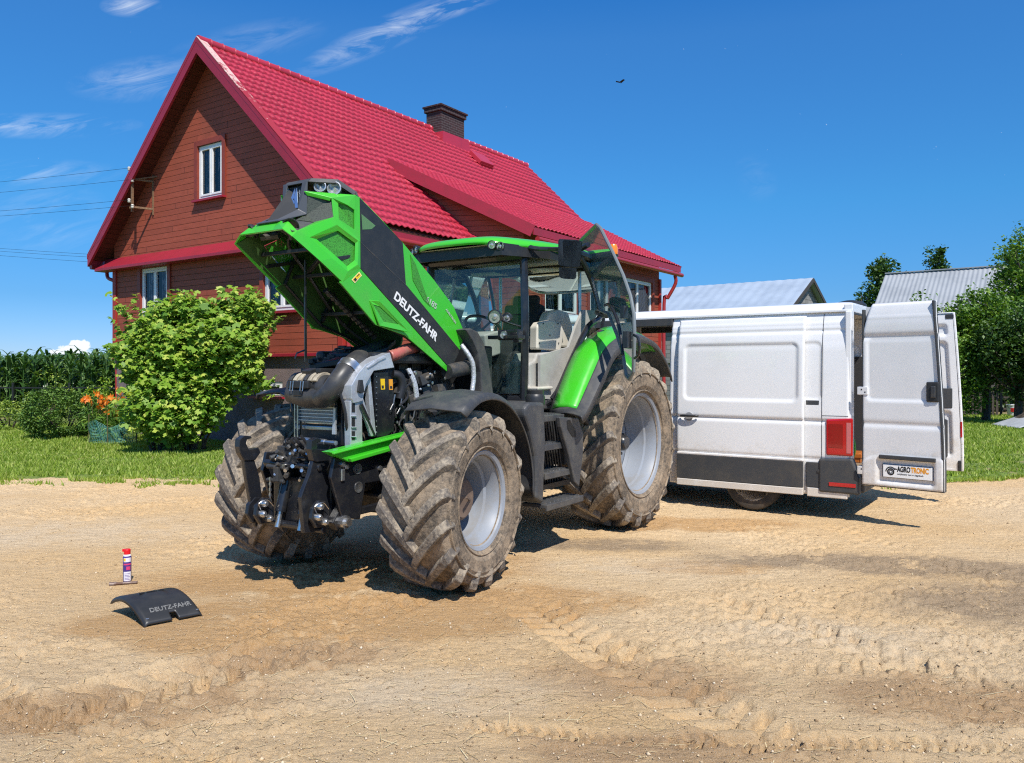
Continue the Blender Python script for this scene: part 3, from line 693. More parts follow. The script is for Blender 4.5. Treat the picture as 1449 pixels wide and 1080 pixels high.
# weathered pale dirt on the near verge is skipped; pent flashing band over the gable storey
mb = MB(); c_ = [(WT - .30, z, x) for z, x in ((-5.0, 4.62), (5.0, 4.62))]
mb.add([(WT - .34, -4.97, 4.60), (WT - .34, 4.97, 4.60), (WT + .0, 4.97, 4.90), (WT + .0, -4.97, 4.90), (WT - .34, -4.97, 4.52), (WT - .34, 4.97, 4.52), (WT + .0, 4.97, 4.52), (WT + .0, -4.97, 4.52)],
       [(0, 1, 2, 3), (4, 7, 6, 5), (0, 4, 5, 1), (1, 5, 6, 2), (2, 6, 7, 3), (3, 7, 4, 0)])
mb.build('storey_flashing', M_flash, house, bevel=.01)
# gutters and downpipes
M_gut = mat('red_gutter_metal', (.34, .025, .025), .35, coat=.3)
mb = MB()
mb.tube([(0.1, 5.12, 4.66), (14.4, 5.12, 4.66)], .07, 10); mb.tube([(.1, -5.12, 4.66), (4.9, -5.12, 4.66)], .07, 10)
mb.tube([(5.2, -6.47, 5.06), (14.5, -6.47, 5.06)], .07, 10)
mb.build('gutter', M_gut, house, smooth=True)
mb = MB()
mb.tube([(.55, 5.1, 4.62), (.55, 5.05, 4.40), (.55, 4.72, 4.28), (.56, 4.60, 4.1), (.56, 4.60, 0)], .05, 10, smooth=4); mb.build('downpipe', M_gut, house, smooth=True)
mb = MB()
mb.tube([(14.0, -6.42, 5.02), (14.05, -6.42, 4.75), (13.98, -6.16, 4.25), (13.95, -6.04, 4.0), (13.95, -6.04, 0)], .06, 10, smooth=4); mb.build('downpipe', M_gut, house, smooth=True)
mb = MB()
mb.tube([(.45, -5.06, 4.62), (.5, -4.95, 4.40), (.5, -4.70, 4.24), (.5, -4.66, 4.0), (.5, -4.66, 0)], .05, 10, smooth=4); mb.build('downpipe', M_gut, house, smooth=True)
# chimney
M_brick, nt, b = newmat('dark_brown_brick'); b.inputs['Roughness'].default_value = .8
tcx = nn(nt, 'ShaderNodeTexCoord'); br = nn(nt, 'ShaderNodeTexBrick')
mpx = nn(nt, 'ShaderNodeMapping'); mpx.inputs['Rotation'].default_value = (PI / 2, 0, 0); 
spx = nn(nt, 'ShaderNodeSeparateXYZ'); nt.links.new(tcx.outputs['Object'], spx.inputs[0])
cbx = nn(nt, 'ShaderNodeCombineXYZ'); nt.links.new(math_(nt, 'ADD', spx.outputs[0], spx.outputs[1]), cbx.inputs[0]); nt.links.new(spx.outputs[2], cbx.inputs[1])
nt.links.new(cbx.outputs[0], br.inputs['Vector'])
br.inputs['Scale'].default_value = 1.; br.inputs['Brick Width'].default_value = .25; br.inputs['Row Height'].default_value = .08; br.inputs['Mortar Size'].default_value = .009
br.inputs['Color1'].default_value = (.05, .020, .02, 1); br.inputs['Color2'].default_value = (.028, .014, .015, 1); br.inputs['Mortar'].default_value = (.09, .075, .075, 1)
nt.links.new(br.outputs['Color'], b.inputs['Base Color']); bump(nt, b, br.outputs['Fac'], -.6, .01)
mb = MB(); mb.box((9.35, -.12, 9.9), (1.25, .62, 1.1)); ch = mb.build('chimney', M_brick, house)
mb = MB(); mb.box((9.35, -.12, 10.42), (1.37, .74, .14)); mb.box((9.35, -.12, 10.525), (1.45, .82, .065)); mb.build('chimney_cap', M_brick, ch, bevel=.01)
mb = MB(); mb.box((9.35, -.14, 9.42), (1.5, .95, .42), taper=.93); mb.build('chimney_flashing', M_roof, ch)
mb = MB(); c = Vector((10.15, -1.05, rz(1.05) + .22)); mb.box(c, (.75, .62, .14), rot=(math.atan(.966), 0, 0)); h_ = mb.build('roof_hatch', M_roof, house, bevel=.015)
mb = MB(); mb.box(c - Vector((0, -.02, .09)), (.68, .6, .14), rot=(math.atan(.966), 0, 0)); mb.build('hatch_base', M_flash, h_)
# power line bracket on the gable
M_rust = mat('rusty_steel', (.16, .09, .05), .8, col2=(.30, .17, .08), nscale=20)
M_blk = mat('black_cable', (.012, .012, .012), .5)
mb = MB()
for dz in (0, 1.02):
    z = 6.05 + dz * .72
    mb.bar((WT, 2.62, z), (WT - .42, 2.86, z + .02), .05, .05); mb.bar((WT - .42, 2.86, z + .02), (WT - .42, 3.02, z + .02), .05, .05)
mb.bar((WT, 2.45, 6.9), (WT - .4, 2.85, 6.8), .03, .03)
mb.bar((WT - .42, 2.92, 5.95), (WT - .42, 2.92, 7.05), .05, .05); mb.bar((WT - .01, 2.62, 5.9), (WT - .01, 2.62, 6.95), .04, .05)
bk = mb.build('cable_bracket', M_rust, house)
M_por = mat('pale_porcelain', (.55, .53, .47), .3)
WP = []
for k, (yy, z) in enumerate([(3.0, 7.04), (2.84, 6.72), (3.0, 6.2), (2.84, 6.03)]):
    i_ = MB(); i_.lathe([(0, 0), (.035, .0), (.045, .03), (.03, .05), (.045, .07), (.03, .1), (0, .11)], (WT - .46, yy, z), 'Z', 10); i_.build('insulator', M_por, bk, smooth=True)
    WP.append((WT - .46, yy, z + .07))
Mh = Matrix.Translation(HO) @ Matrix.Rotation(HRZ, 4, 'Z')
for k, p in enumerate(WP):
    a = Mh @ Vector(p); b2 = Vector((-42, 30, a.z + 1.2 + .12 * k)); pts = []
    for i in range(25):
        t_ = i / 24; q = a.lerp(b2, t_); q.z -= 4 * .55 * t_ * (1 - t_); pts.append(q)
    mb = MB(); mb.tube(pts, .004, 5)
    o = mb.build('power_cable', M_blk); props(o, ['overhead cable from the topmost insulator of the gable bracket', 'overhead cable second from the top at the gable bracket', 'overhead cable second from the bottom at the gable bracket', 'overhead cable from the lowest insulator of the gable bracket'][k], 'cable', 'overhead cables to the house')
for k, (va, vb) in enumerate([(341, 362), (349, 373), (345, 366)]):
    a = wpt(165, vb, 34); b2 = wpt(-420, va - 40, 52); pts = []
    for i in range(17):
        t_ = i / 16; q = a.lerp(b2, t_); q.z -= 4 * .35 * t_ * (1 - t_); pts.append(q)
    mb = MB(); mb.tube(pts, .006, 5); o = mb.build('power_cable', M_blk)
    props(o, ['upper cable of the distant line passing behind the house', 'lowest cable of the distant line passing behind the house', 'middle cable of the distant line passing behind the house'][k], 'cable', 'distant overhead cables')
# dead bulky leg behind the house where that line lands (wooden pole hidden by the wall)

# ------------------------------------------------------------------ vegetation
M_bark = mat('bark', (.075, .055, .04), .9, col2=(.14, .11, .085), nscale=9, bscale=18, bstr=.8, bdist=.03)
M_stem = mat('green_brown_stem', (.10, .09, .035), .8)
L_vine = leafmat('vine_leaves', (.09, .21, .018), (.25, .42, .035), (.54, .60, .11), .35, .55)
L_dark = leafmat('dark_broadleaf', (.02, .055, .010), (.055, .13, .02), (.13, .23, .04), .3, .5)
L_mid = leafmat('mid_broadleaf', (.05, .13, .015), (.13, .27, .03), (.26, .40, .06), .35, .5)
L_yew = leafmat('yew_needles', (.03, .08, .010), (.085, .19, .022), (.20, .33, .05), .15, .6)
L_spire = leafmat('shrub_leaves', (.12, .22, .02), (.28, .40, .05), (.45, .52, .10), .3, .5)
def blob_pts(n, c, r, shell=.55, namp=.35, seed=0, flat=0.):
    d = RNG.normal(size=(n, 3)); d /= np.linalg.norm(d, axis=1)[:, None]
    ns = fbm(d[:, 0] * 2.3 + 9 + seed, d[:, 1] * 2.3 + d[:, 2] * 1.7 + seed * 3, 4, seed)
    rad = (shell + (1 - shell) * RNG.random(n) ** .6) * (1 + namp * (ns - .5) * 2)
    P_ = d * rad[:, None] * np.array(r) + np.array(c)
    return P_, d
def clumpy(n, c, r, ncl, cr, seed=0, shell=.7, namp=.4):
    cc, _ = blob_pts(ncl, c, r, shell, namp, seed)
    k = RNG.integers(0, ncl, n); off = RNG.normal(size=(n, 3)); off /= np.linalg.norm(off, axis=1)[:, None]
    off *= (RNG.random(n) ** .45)[:, None] * cr * (.6 + .8 * RNG.random(ncl)[k])[:, None]
    return cc[k] + off
# grape vine bush in front of the gable
vine = empty('vine_bush', (-7.3, 17.3, 0), 0, 'large bright green grape vine bush in front of the gable windows', 'bush')
def vine_build():
    A = []
    # centres are world offsets from the root
    for (u, v, dep, ru, rh, n, ncl) in [(275, 505, 17.2, 1.45, 1.15, 9000, 150), (285, 500, 17.5, 1.2, .85, 4000, 60), (312, 485, 17.3, .80, .7, 2400, 46), (270, 455, 17.5, 1.0, .5, 2200, 36), (322, 468, 17.6, .72, .72, 2300, 40), (215, 505, 17.4, .65, .75, 1700, 30), (248, 575, 16.9, .85, .75, 2400, 50), (240, 590, 16.8, .8, .6, 900, 20), (368, 530, 17.3, .25, .4, 120, 8), (343, 440, 17.6, .30, .4, 420, 10)]:
        p = wpt(u, v, dep); A.append(clumpy(n, p, (ru, .75, rh), ncl, .27, seed=n % 7, shell=.6, namp=.25))
    P_ = np.concatenate(A)
    # wispy shoots sticking out
    sh = []
    for k in range(46):
        u = random.uniform(185, 385); v = 432 + abs(u - 320) * .22 + random.uniform(-6, 14) if random.random() < .6 else random.uniform(440, 560)
        if v > 440: u = 375 + random.uniform(-6, 8) if random.random() < .35 else (178 + random.uniform(-8, 8) if random.random() < .5 else u)
        p = wpt(u, v, 17.2); d = Vector((random.uniform(-.5, .5), random.uniform(-.6, .1), random.uniform(.3, 1))).normalized()
        for i in range(9): sh.append(p + d * i * .055 + Vector((random.gauss(0, .02), 0, random.gauss(0, .02))))
    P2 = np.array([tuple(p) for p in sh])
    P_ = np.concatenate([P_, P2]); P_ = P_[P_[:, 2] > .12]
    P_ = P_ - np.array((-7.3, 17.3, 0))
    out = np.tile(np.array([.12, -.55, .45]), (len(P_), 1))
    V, Fc = leaves(P_, len(P_), .128, VINE, .2, .55, out)
    npmesh('foliage', V, Fc, L_vine, vine)
    mb = MB()
    for k in range(26):
        x = random.uniform(-.95, 1.2); h = random.uniform(.9, 1.9)
        mb.tube([(x * .6, random.uniform(-.1, .3), 0), (x * .8 + random.uniform(-.2, .2), random.uniform(-.2, .3), h * .5), (x + random.uniform(-.3, .3), random.uniform(-.3, .3), h)], [.03, .012], 6, smooth=4)
    mb.build('stem', M_bark, vine, smooth=True)
vine_build()
def shrub(name, u, v, dep, r, n, lm, size, label, cat, tmpl=LEAF4, ncl=40, cr=.2, group=None, up=.4, shell=.7):
    b0 = wpt(u, v, dep); b0.z = 0
    root = empty(name, b0, 0, label, cat, group)
    P_ = clumpy(n, (0, 0, r[2] * .92), r, ncl, cr, seed=n % 11, shell=shell, namp=.25); P_ = P_[P_[:, 2] > .03]
    V, Fc = leaves(P_, len(P_), size, tmpl, up); npmesh('foliage', V, Fc, lm, root)
    mb = MB()
    for k in range(7):
        a = random.uniform(0, 6.28); mb.tube([(0.05 * math.cos(a), .05 * math.sin(a), 0), (r[0] * .45 * math.cos(a), r[1] * .45 * math.sin(a), r[2] * 1.1)], [.03, .01], 6)
    mb.build('stem', M_bark, root)
    return root
shrub('conifer_bush', 88, 617, 20.6, (.92, .8, .68), 15000, L_yew, .055, 'low round dark green conifer bush on the lawn beside the lilies', 'bush', ncl=150, cr=.16)
shrub('garden_shrub', 14, 600, 23.5, (.8, .8, .42), 3800, L_spire, .06, 'low yellow green shrub at the left edge below the fence', 'bush', ncl=50, cr=.16)
shrub('garden_shrub', 58, 600, 25.5, (.75, .7, .5), 2600, L_spire, .06, 'pale green loose shrub between the round conifer and the fence', 'bush', ncl=40, cr=.18)
shrub('garden_shrub', 146, 600, 22.0, (.5, .5, .8), 2200, L_vine, .075, 'tall leafy young shrub behind the orange lilies', 'bush', ncl=30, cr=.2)
shrub('garden_shrub', 68, 600, 24.5, (.8, .5, .95), 1000, L_spire, .06, 'tall thin shoots rising above the fence next to the corn', 'bush', ncl=36, cr=.18)
# orange day lilies
M_lily = leafmat('orange_petals', (.75, .17, .01), (.9, .26, .02), (.95, .38, .05), .25, .5)
def lily(u, v, n, hgt, label):
    b0 = wpt(u, v, 19.6); b0.z = 0; root = empty('lily_plant', b0, 0, label, 'flowers', 'orange lilies beside the vine')
    st = MB(); Pc = []
    for k in range(n):
        a = Vector((random.gauss(0, .1), random.gauss(0, .1), 0)); b_ = a + Vector((random.gauss(0, .17), random.gauss(0, .12), hgt * random.uniform(.75, 1.1)))
        st.tube([a, (a + b_) / 2 + Vector((.02, 0, .05)), b_], .006, 5); Pc.append(b_)
    st.build('stem', M_stem, root)
    V = []; Fc = []
    for p in Pc:
        for q in range(3):
            c = p + Vector((random.gauss(0, .05), random.gauss(0, .05), random.gauss(0, .05))); ax = Vector((random.gauss(0, 1), random.gauss(-1, .6), random.uniform(-.3, .8))).normalized(); e = ax.orthogonal().normalized()
            for i in range(6):
                d = Matrix.Rotation(i * PI / 3, 3, ax) @ e; s_ = ax.cross(d); L_ = .085
                b_ = len(V); V += [c, c + (ax * .5 + d * .5) * L_ + s_ * .022, c + (ax * .45 + d * 1.1) * L_, c + (ax * .5 + d * .5) * L_ - s_ * .022]; Fc.append((b_, b_ + 1, b_ + 2, b_ + 3))
    npmesh('flower', [tuple(v_) for v_ in V], Fc, M_lily, root)
    P_ = RNG.normal(size=(260, 3)) * np.array((.2, .15, .25)) + np.array((0, 0, .45)); P_ = P_[P_[:, 2] > .02]
    V2, F2 = leaves(P_, len(P_), .3, [(-.5, 0, -.1), (0, -.05, .03), (.5, 0, -.12), (0, .05, .03)], .0); npmesh('foliage', V2, F2, L_mid, root)
lily(141, 608, 9, 1.18, 'orange lilies in bloom, left clump between conifer bush and vine')
lily(176, 612, 8, 1.05, 'orange lilies in bloom, right clump touching the vine bush')
lily(160, 612, 5, .72, 'lower orange lilies, middle clump behind the teal netting')
# teal netting round the flowers
def netting():
    b0 = wpt(160, 620, 19.0); b0.z = 0; root = empty('garden_net', b0, 0, 'crumpled teal plastic netting standing around the lilies', 'netting')
    m = mat('teal_net', (.10, .36, .33), .5, col2=(.18, .45, .42), nscale=8); mb = MB(); w_, h_ = 1.15, .50
    def pt(a, z): return Vector(((a - .5) * w_, -.22 * math.sin(a * PI) + .05 * math.sin(a * 23 + z * 5), z * h_ * (1 + .18 * math.sin(a * 9)) + .0))
    for i in range(34):
        a = i / 33; mb.tube([pt(a, z / 6) for z in range(7)], .0028, 3, cap=False)
    for j in range(18):
        mb.tube([pt(a / 33, j / 17) for a in range(34)], .0028, 3, cap=False)
    mb.build('mesh_fabric', m, root)
    mb = MB()
    for a in (0, .5, 1): p = pt(a, 0); mb.tube([p, p + Vector((0, 0, .72))], .012, 6)
    build_parts(mb, 'stake', M_stem, root)
netting()
# corn field
def corn():
    n = 5200; x = RNG.uniform(-46, -11.5, n); y = 30 + 24 * RNG.random(n) ** 1.6
    ok = (x / y > -1.0) & (x / y < -.40); x, y = x[ok], y[ok]; x = np.round(x / .45) * .45 + RNG.normal(0, .05, len(x)); n = len(x)
    base = (y - 30) * .012 + .0 + (x + 22) * .030 - .15
    H = RNG.uniform(2.0, 2.45, n)
    K = 9; V = []; Fc = []; cnt = 0
    ii = np.repeat(np.arange(n), K); kk = np.tile(np.arange(K), n); m_ = len(ii)
    z0 = base[ii] + H[ii] * (.18 + .75 * kk / (K - 1)) + RNG.normal(0, .04, m_); a = RNG.uniform(0, 2 * PI, m_); L_ = RNG.uniform(.5, .85, m_)
    rise = RNG.uniform(.75, 1.5, m_); cs, sn = np.cos(a), np.sin(a)
    st = []
    for i, t in enumerate((0, .3, .62, 1.)):
        r = L_ * t * .62; z = z0 + L_ * (rise * t - .85 * t * t); w_ = [.035, .06, .045, .002][i]
        px_, py_ = x[ii] + cs * r, y[ii] + sn * r
        st.append(np.stack([px_ - sn * w_, py_ + cs * w_, z], -1)); st.append(np.stack([px_ + sn * w_, py_ - cs * w_, z + .01], -1))
    V = np.stack(st, 1).reshape(-1, 3); b_ = np.arange(m_)[:, None] * 8
    Fc = np.concatenate([b_ + np.array([[0, 1, 3, 2]]), b_ + np.array([[2, 3, 5, 4]]), b_ + np.array([[4, 5, 7, 6]])])
    m = leafmat('corn_leaves', (.03, .085, .02), (.075, .16, .035), (.20, .31, .11), .35, .35)
    sv = np.stack([np.stack([x + dx, y, base * 0 - .2], -1) for dx in (-.014, .014)] + [np.stack([x + dx, y, base + H], -1) for dx in (.01, -.01)], 1).reshape(-1, 3)
    V = np.concatenate([V, sv]); Fc = np.concatenate([Fc, m_ * 8 + np.arange(n)[:, None] * 4 + np.array([[0, 1, 2, 3]])])
    o = npmesh('corn_field', V, Fc, m); props(o, 'tall dark green maize field standing behind the garden fence', 'corn', kind='stuff')
corn()
# black garden fence
def gfence():
    a = wpt(-60, 575, 27); b2 = wpt(170, 575, 27); a.z = b2.z = 0
    root = empty('garden_fence', a, 0, 'black wire garden fence with posts in front of the maize', 'fence')
    d = b2 - a; L_ = d.length; d.normalize(); m = mat('black_fence_metal', (.015, .016, .015), .5); mb = MB()
    for z in (.25, 1.18): mb.bar(Vector((0, 0, z)), d * L_ + Vector((0, 0, z)), .03, .045)
    mb.build('rail', m, root)
    n = int(L_ / 1.9)
    for i in range(n + 1):
        p = d * (i * 1.9); q = MB(); q.box(p + Vector((0, -.04, .7)), (.06, .06, 1.3)); q.lathe([(.04, 0), (.04, .03), (0, .05)], p + Vector((0, -.04, 1.3)), 'Z', 8); q.build('post', m, root)
    mb = MB()
    for i in range(int(L_ / .13)): p = d * (i * .13); mb.tube([p + Vector((0, .02, .1)), p + Vector((0, .02, 1.28))], .005, 3, cap=False)
    mb.build('wire_mesh', m, root)
gfence()
def tree(name, u, dep, base_v, top_v, rx, label, lm, size, n, ncl, cr, crown=.7, group=None, tr=.16, lean=0., shell=.35, namp=.35, trunkz=0.):
    b0 = wpt(u, base_v, dep); b0.z = trunkz; ztop = CAMH + (CY - top_v) / F * dep; H = ztop - trunkz
    root = empty(name, b0, 0, label, 'tree', group)
    ch = H * crown; c = (lean, 0, H - ch / 2)
    cc, _ = blob_pts(ncl, c, (rx * .85, rx * .8, ch / 2 * .88), shell, namp, seed=ncl % 13)
    k = RNG.integers(0, ncl, n); off = RNG.normal(size=(n, 3)); off /= np.linalg.norm(off, axis=1)[:, None]
    off *= (RNG.random(n) ** .5)[:, None] * cr * (.5 + RNG.random(ncl)[k])[:, None]
    V, Fc = leaves(cc[k] + off, n, size, LEAF4, .3); npmesh('crown', V, Fc, lm, root)
    mb = MB(); mb.tube([(0, 0, 0), (lean * .2 + .05, 0, H * .35), (lean * .6, .05, H * .65), (lean, 0, H * .93)], [tr, tr * .2], 8, smooth=5)
    for i in range(0, ncl, max(1, ncl // 22)):
        p = Vector(cc[i]); h0 = max(H * .25, p.z - rx * .8); s0 = Vector((lean * h0 / H, 0, h0)); mb.tube([s0, (s0 + p) / 2 + Vector((0, 0, -.1)), p], [tr * .3, .015], 5, smooth=3)
    mb.build('trunk', M_bark, root, smooth=True)
    return root
tree('spruce_tree', 1252, 62, 545, 350, 1.9, 'dark narrow tree standing left of the corrugated barn roof', L_dark, .30, 9000, 130, .75, crown=.85, tr=.25)
tree('spruce_tree', 1219, 70, 545, 405, 1.2, 'short dark treetop left of the tall narrow tree', L_dark, .28, 2000, 40, .6, crown=.8, tr=.2)
tree('distant_tree', 1327, 75, 545, 344, 1.15, 'small round treetop peeking over the corrugated barn ridge', L_dark, .30, 2600, 40, .6, crown=.45, tr=.2)
tree('birch_tree', 1452, 30, 560, 314, 1.45, 'tall feathery tree at the right edge in front of the barn', L_mid, .13, 6500, 150, .34, crown=.66, tr=.12, shell=.15, namp=.6)
tree('birch_tree', 1490, 33, 560, 300, 2.4, 'broad tree behind the feathery one, standing furthest right', L_mid, .14, 9000, 150, .5, crown=.7, tr=.16)
tree('apple_tree', 1395, 27.5, 560, 405, 1.55, 'broad bright topped tree shading the picket fence behind the van doors', L_mid, .12, 13000, 170, .40, crown=.72, tr=.15, shell=.45)
tree('apple_tree', 1325, 28.5, 560, 415, 1.35, 'leafy tree right behind the open rear van doors', L_mid, .12, 9500, 130, .38, crown=.78, tr=.13, shell=.45)
tree('apple_tree', 1440, 26, 560, 430, 1.5, 'dense green tree overhanging the tarpaulin at the right edge', L_dark, .12, 9500, 120, .42, crown=.7, tr=.14, shell=.4)
tree('apple_tree', 1352, 27, 560, 470, 1.1, 'low leafy bushy tree whose foliage reaches the grass behind the van doors', L_mid, .11, 7000, 90, .36, crown=.97, tr=.08, shell=.5)
tree('apple_tree', 1475, 25.5, 560, 445, 1.3, 'dark low tree with hanging foliage at the right picture edge', L_dark, .12, 7000, 90, .40, crown=.85, tr=.10, shell=.4)
# creeper hedge along the barn
def hedge():
    root = empty('creeper_hedge', wpt(1390, 560, 33).xy.to_3d(), 0, 'dark creeper covered hedge in the shade between the trees and the barn', 'hedge')
    c = clumpy(14000, (0, 0, 1.6), (4.0, .9, 1.7), 170, .5, 3, .5, .2); c = c[c[:, 2] > .05]
    V, Fc = leaves(c, len(c), .14, LEAF4, .3); npmesh('foliage', V, Fc, L_dark, root)
    mb = MB()
    for k in range(24): x = random.uniform(-3.6, 3.6); mb.tube([(x, 0, 0), (x + random.uniform(-.3, .3), 0, 1.5), (x + random.uniform(-.6, .6), 0, 2.6)], [.07, .02], 6)
    mb.build('stem', M_bark, root)
hedge()
# picket fence
def pickets():
    a = wpt(1300, 560, 31); b2 = wpt(1425, 560, 31); a.z = b2.z = 0; root = empty('picket_fence', a, 0, 'low dark wooden picket fence in the shade of the trees', 'fence')
    L_ = (b2 - a).length; m = mat('weathered_pickets', (.05, .04, .032), .9, col2=(.10, .08, .065), nscale=6); n = int(L_ / .16)
    for i in range(n):
        mb = MB(); x = i * .16; h = .95 + random.uniform(-.04, .03)
        mb.prism([(-.045, 0), (.045, 0), (.045, h - .06), (0, h), (-.045, h - .06)], lambda p, q, r, x=x: (x + p, r, q), -.012, .012); mb.build('picket', m, root)
    for z in (.28, .72): mb = MB(); mb.bar((-.1, .04, z), (L_ + .1, .04, z), .04, .07); mb.build('rail', m, root)
pickets()

# ------------------------------------------------------------------ barns
def corr_roof(parent, name, A, B, C_, D, pitch, amp, mt, axis_rows=2):
    """A-B eave, D-C ridge; corrugations run A->D"""
    A, B, C_, D = [np.array(p, float) for p in (A, B, C_, D)]; L_ = np.linalg.norm(B - A); n = int(L_ / pitch * 6)
    u = np.linspace(0, 1, n); v = np.linspace(0, 1, axis_rows)
    VV, UU = np.meshgrid(v, u, indexing='ij'); P_ = (1 - VV)[..., None] * ((1 - UU)[..., None] * A + UU[..., None] * B) + VV[..., None] * ((1 - UU)[..., None] * D + UU[..., None] * C_)
    nrm = np.cross(B - A, D - A); nrm /= np.linalg.norm(nrm); nrm *= np.sign(nrm[2])
    P_ = P_ + nrm * (amp * np.sin(UU * L_ / pitch * 2 * PI))[..., None]
    return gridmesh(name, P_[..., 0], P_[..., 1], P_[..., 2], mt, parent)
M_tin = mat('grey_corrugated_tin', (.36, .43, .52), .45, .0, col2=(.28, .34, .42), nscale=.5, spec=.4)
M_block, nt, b = newmat('grey_concrete_block'); b.inputs['Roughness'].default_value = .9
tcx = nn(nt, 'ShaderNodeTexCoord'); spx = nn(nt, 'ShaderNodeSeparateXYZ'); nt.links.new(tcx.outputs['Object'], spx.inputs[0]); cbx = nn(nt, 'ShaderNodeCombineXYZ')
nt.links.new(math_(nt, 'ADD', spx.outputs[0], spx.outputs[1]), cbx.inputs[0]); nt.links.new(spx.outputs[2], cbx.inputs[1]); br = nn(nt, 'ShaderNodeTexBrick'); nt.links.new(cbx.outputs[0], br.inputs['Vector'])
br.inputs['Scale'].default_value = 1.; br.inputs['Brick Width'].default_value = .5; br.inputs['Row Height'].default_value = .25; br.inputs['Mortar Size'].default_value = .02
br.inputs['Color1'].default_value = (.30, .29, .27, 1); br.inputs['Color2'].default_value = (.20, .195, .185, 1); br.inputs['Mortar'].default_value = (.12, .12, .115, 1)
nt.links.new(br.outputs['Color'], b.inputs['Base Color'])
M_greyboard = wood_mat('grey_boards', (.22, .215, .20), (.30, .29, .27), .30)
def barn1():
    D0 = 42; cor = wpt(1113, 525, D0); cor.z = 0; dr = Vector((-.80, .60, 0)); W_ = 7.0; L_ = 21
    root = empty('long_barn', cor, math.atan2(dr.y, dr.x), 'long low barn with a light grey tin roof and block gable behind the van', 'barn')
    # local: x along length (away left), y: -> right-normal... near wall at y=0, far at y=-W
    ez_, rz_ = 5.15, 6.95; o_ = .35
    # find side: far side is direction with larger world y
    sgn = -1 if (Matrix.Rotation(root.rotation_euler.z, 3, 'Z') @ Vector((0, -1, 0))).y > 0 else 1
    f = lambda x, y, z: (x, sgn * y, z)
    mb = MB()
    mb.poly([f(0, .3, 0), f(0, W_ - .3, 0), f(0, W_ - .3, ez_), f(0, W_ / 2, rz_ - .12), f(0, .3, ez_)]); mb.poly([f(L_, .3, 0), f(L_, W_ - .3, 0), f(L_, W_ - .3, ez_), f(L_, W_ / 2, rz_ - .12), f(L_, .3, ez_)])
    mb.poly([f(0, .3, 2.3), f(L_, .3, 2.3), f(L_, .3, ez_), f(0, .3, ez_)]); mb.poly([f(0, W_ - .3, 0), f(L_, W_ - .3, 0), f(L_, W_ - .3, ez_), f(0, W_ - .3, ez_)])
    mb.build('wall', M_block, root)
    mb = MB(); mb.poly([f(0, .31, 0), f(L_, .31, 0), f(L_, .31, 2.3), f(0, .31, 2.3)]); mb.box(f(L_ / 2, .25, 2.3), (L_, .1, .18)); mb.build('board_wall', M_greyboard, root)
    corr_roof(root, 'roof', f(-.35, -o_, ez_ - .1), f(L_, -o_, ez_ - .1), f(L_, W_ / 2, rz_), f(-.35, W_ / 2, rz_), .60, .010, M_tin)
    corr_roof(root, 'roof', f(-.35, W_ + o_, ez_ - .1), f(L_, W_ + o_, ez_ - .1), f(L_, W_ / 2, rz_), f(-.35, W_ / 2, rz_), .60, .010, M_tin)
    mb = MB(); mb.bar(f(-.37, -o_, ez_ - .22), f(-.37, W_ / 2, rz_ - .12), .05, .2); mb.bar(f(-.37, W_ + o_, ez_ - .22), f(-.37, W_ / 2, rz_ - .12), .05, .2)
    mb.build('barge_board', mat('dark_barge_wood', (.05, .045, .04), .8), root)
barn1()
def barn2():
    D0 = 46; cor = wpt(1228, 525, D0); cor.z = 0; dr = Vector((.80, -.60, 0))
    root = empty('corrugated_barn', cor, math.atan2(dr.y, dr.x), 'tall barn with a ribbed pale grey corrugated roof behind the trees', 'barn')
    f = lambda x, y, z: (x, y, z); L_, W_ = 15., 9.; ez_, rz_ = 4.6, 7.75
    mb = MB(); mb.poly([f(.4, 4.5, rz_ - .2), f(.4, .4, ez_), f(.4, .4, 0), f(.4, W_, 0), f(.4, W_ - .4, ez_)]); mb.poly([f(.4, .4, 0), f(L_ - .4, .4, 0), f(L_ - .4, .4, ez_), f(.4, .4, ez_)]); mb.poly([f(.4, W_ - .4, 0), f(L_ - .4, W_ - .4, 0), f(L_ - .4, W_ - .4, ez_), f(.4, W_ - .4, ez_)])
    mb.poly([f(L_ - .4, 4.5, rz_ - .2), f(L_ - .4, .4, ez_), f(L_ - .4, .4, 0), f(L_ - .4, W_, 0), f(L_ - .4, W_ - .4, ez_)]); mb.build('wall', wood_mat('old_barn_boards', (.10, .09, .08), (.16, .14, .12), .25), root)
    m = mat('pale_corrugated_sheet', (.33, .35, .37), .5, col2=(.26, .28, .30), nscale=.6)
    corr_roof(root, 'roof', f(0, 0, ez_ - .1), f(L_, 0, ez_ - .1), f(L_, 4.5, rz_), f(0, 4.5, rz_), .24, .016, m); corr_roof(root, 'roof', f(0, 9, ez_ - .1), f(L_, 9, ez_ - .1), f(L_, 4.5, rz_), f(0, 4.5, rz_), .24, .016, m)
    mb = MB(); mb.bar(f(0, 4.5, rz_ + .05), f(L_, 4.5, rz_ + .05), .3, .06); mb.build('ridge_cap', m, root)
barn2()
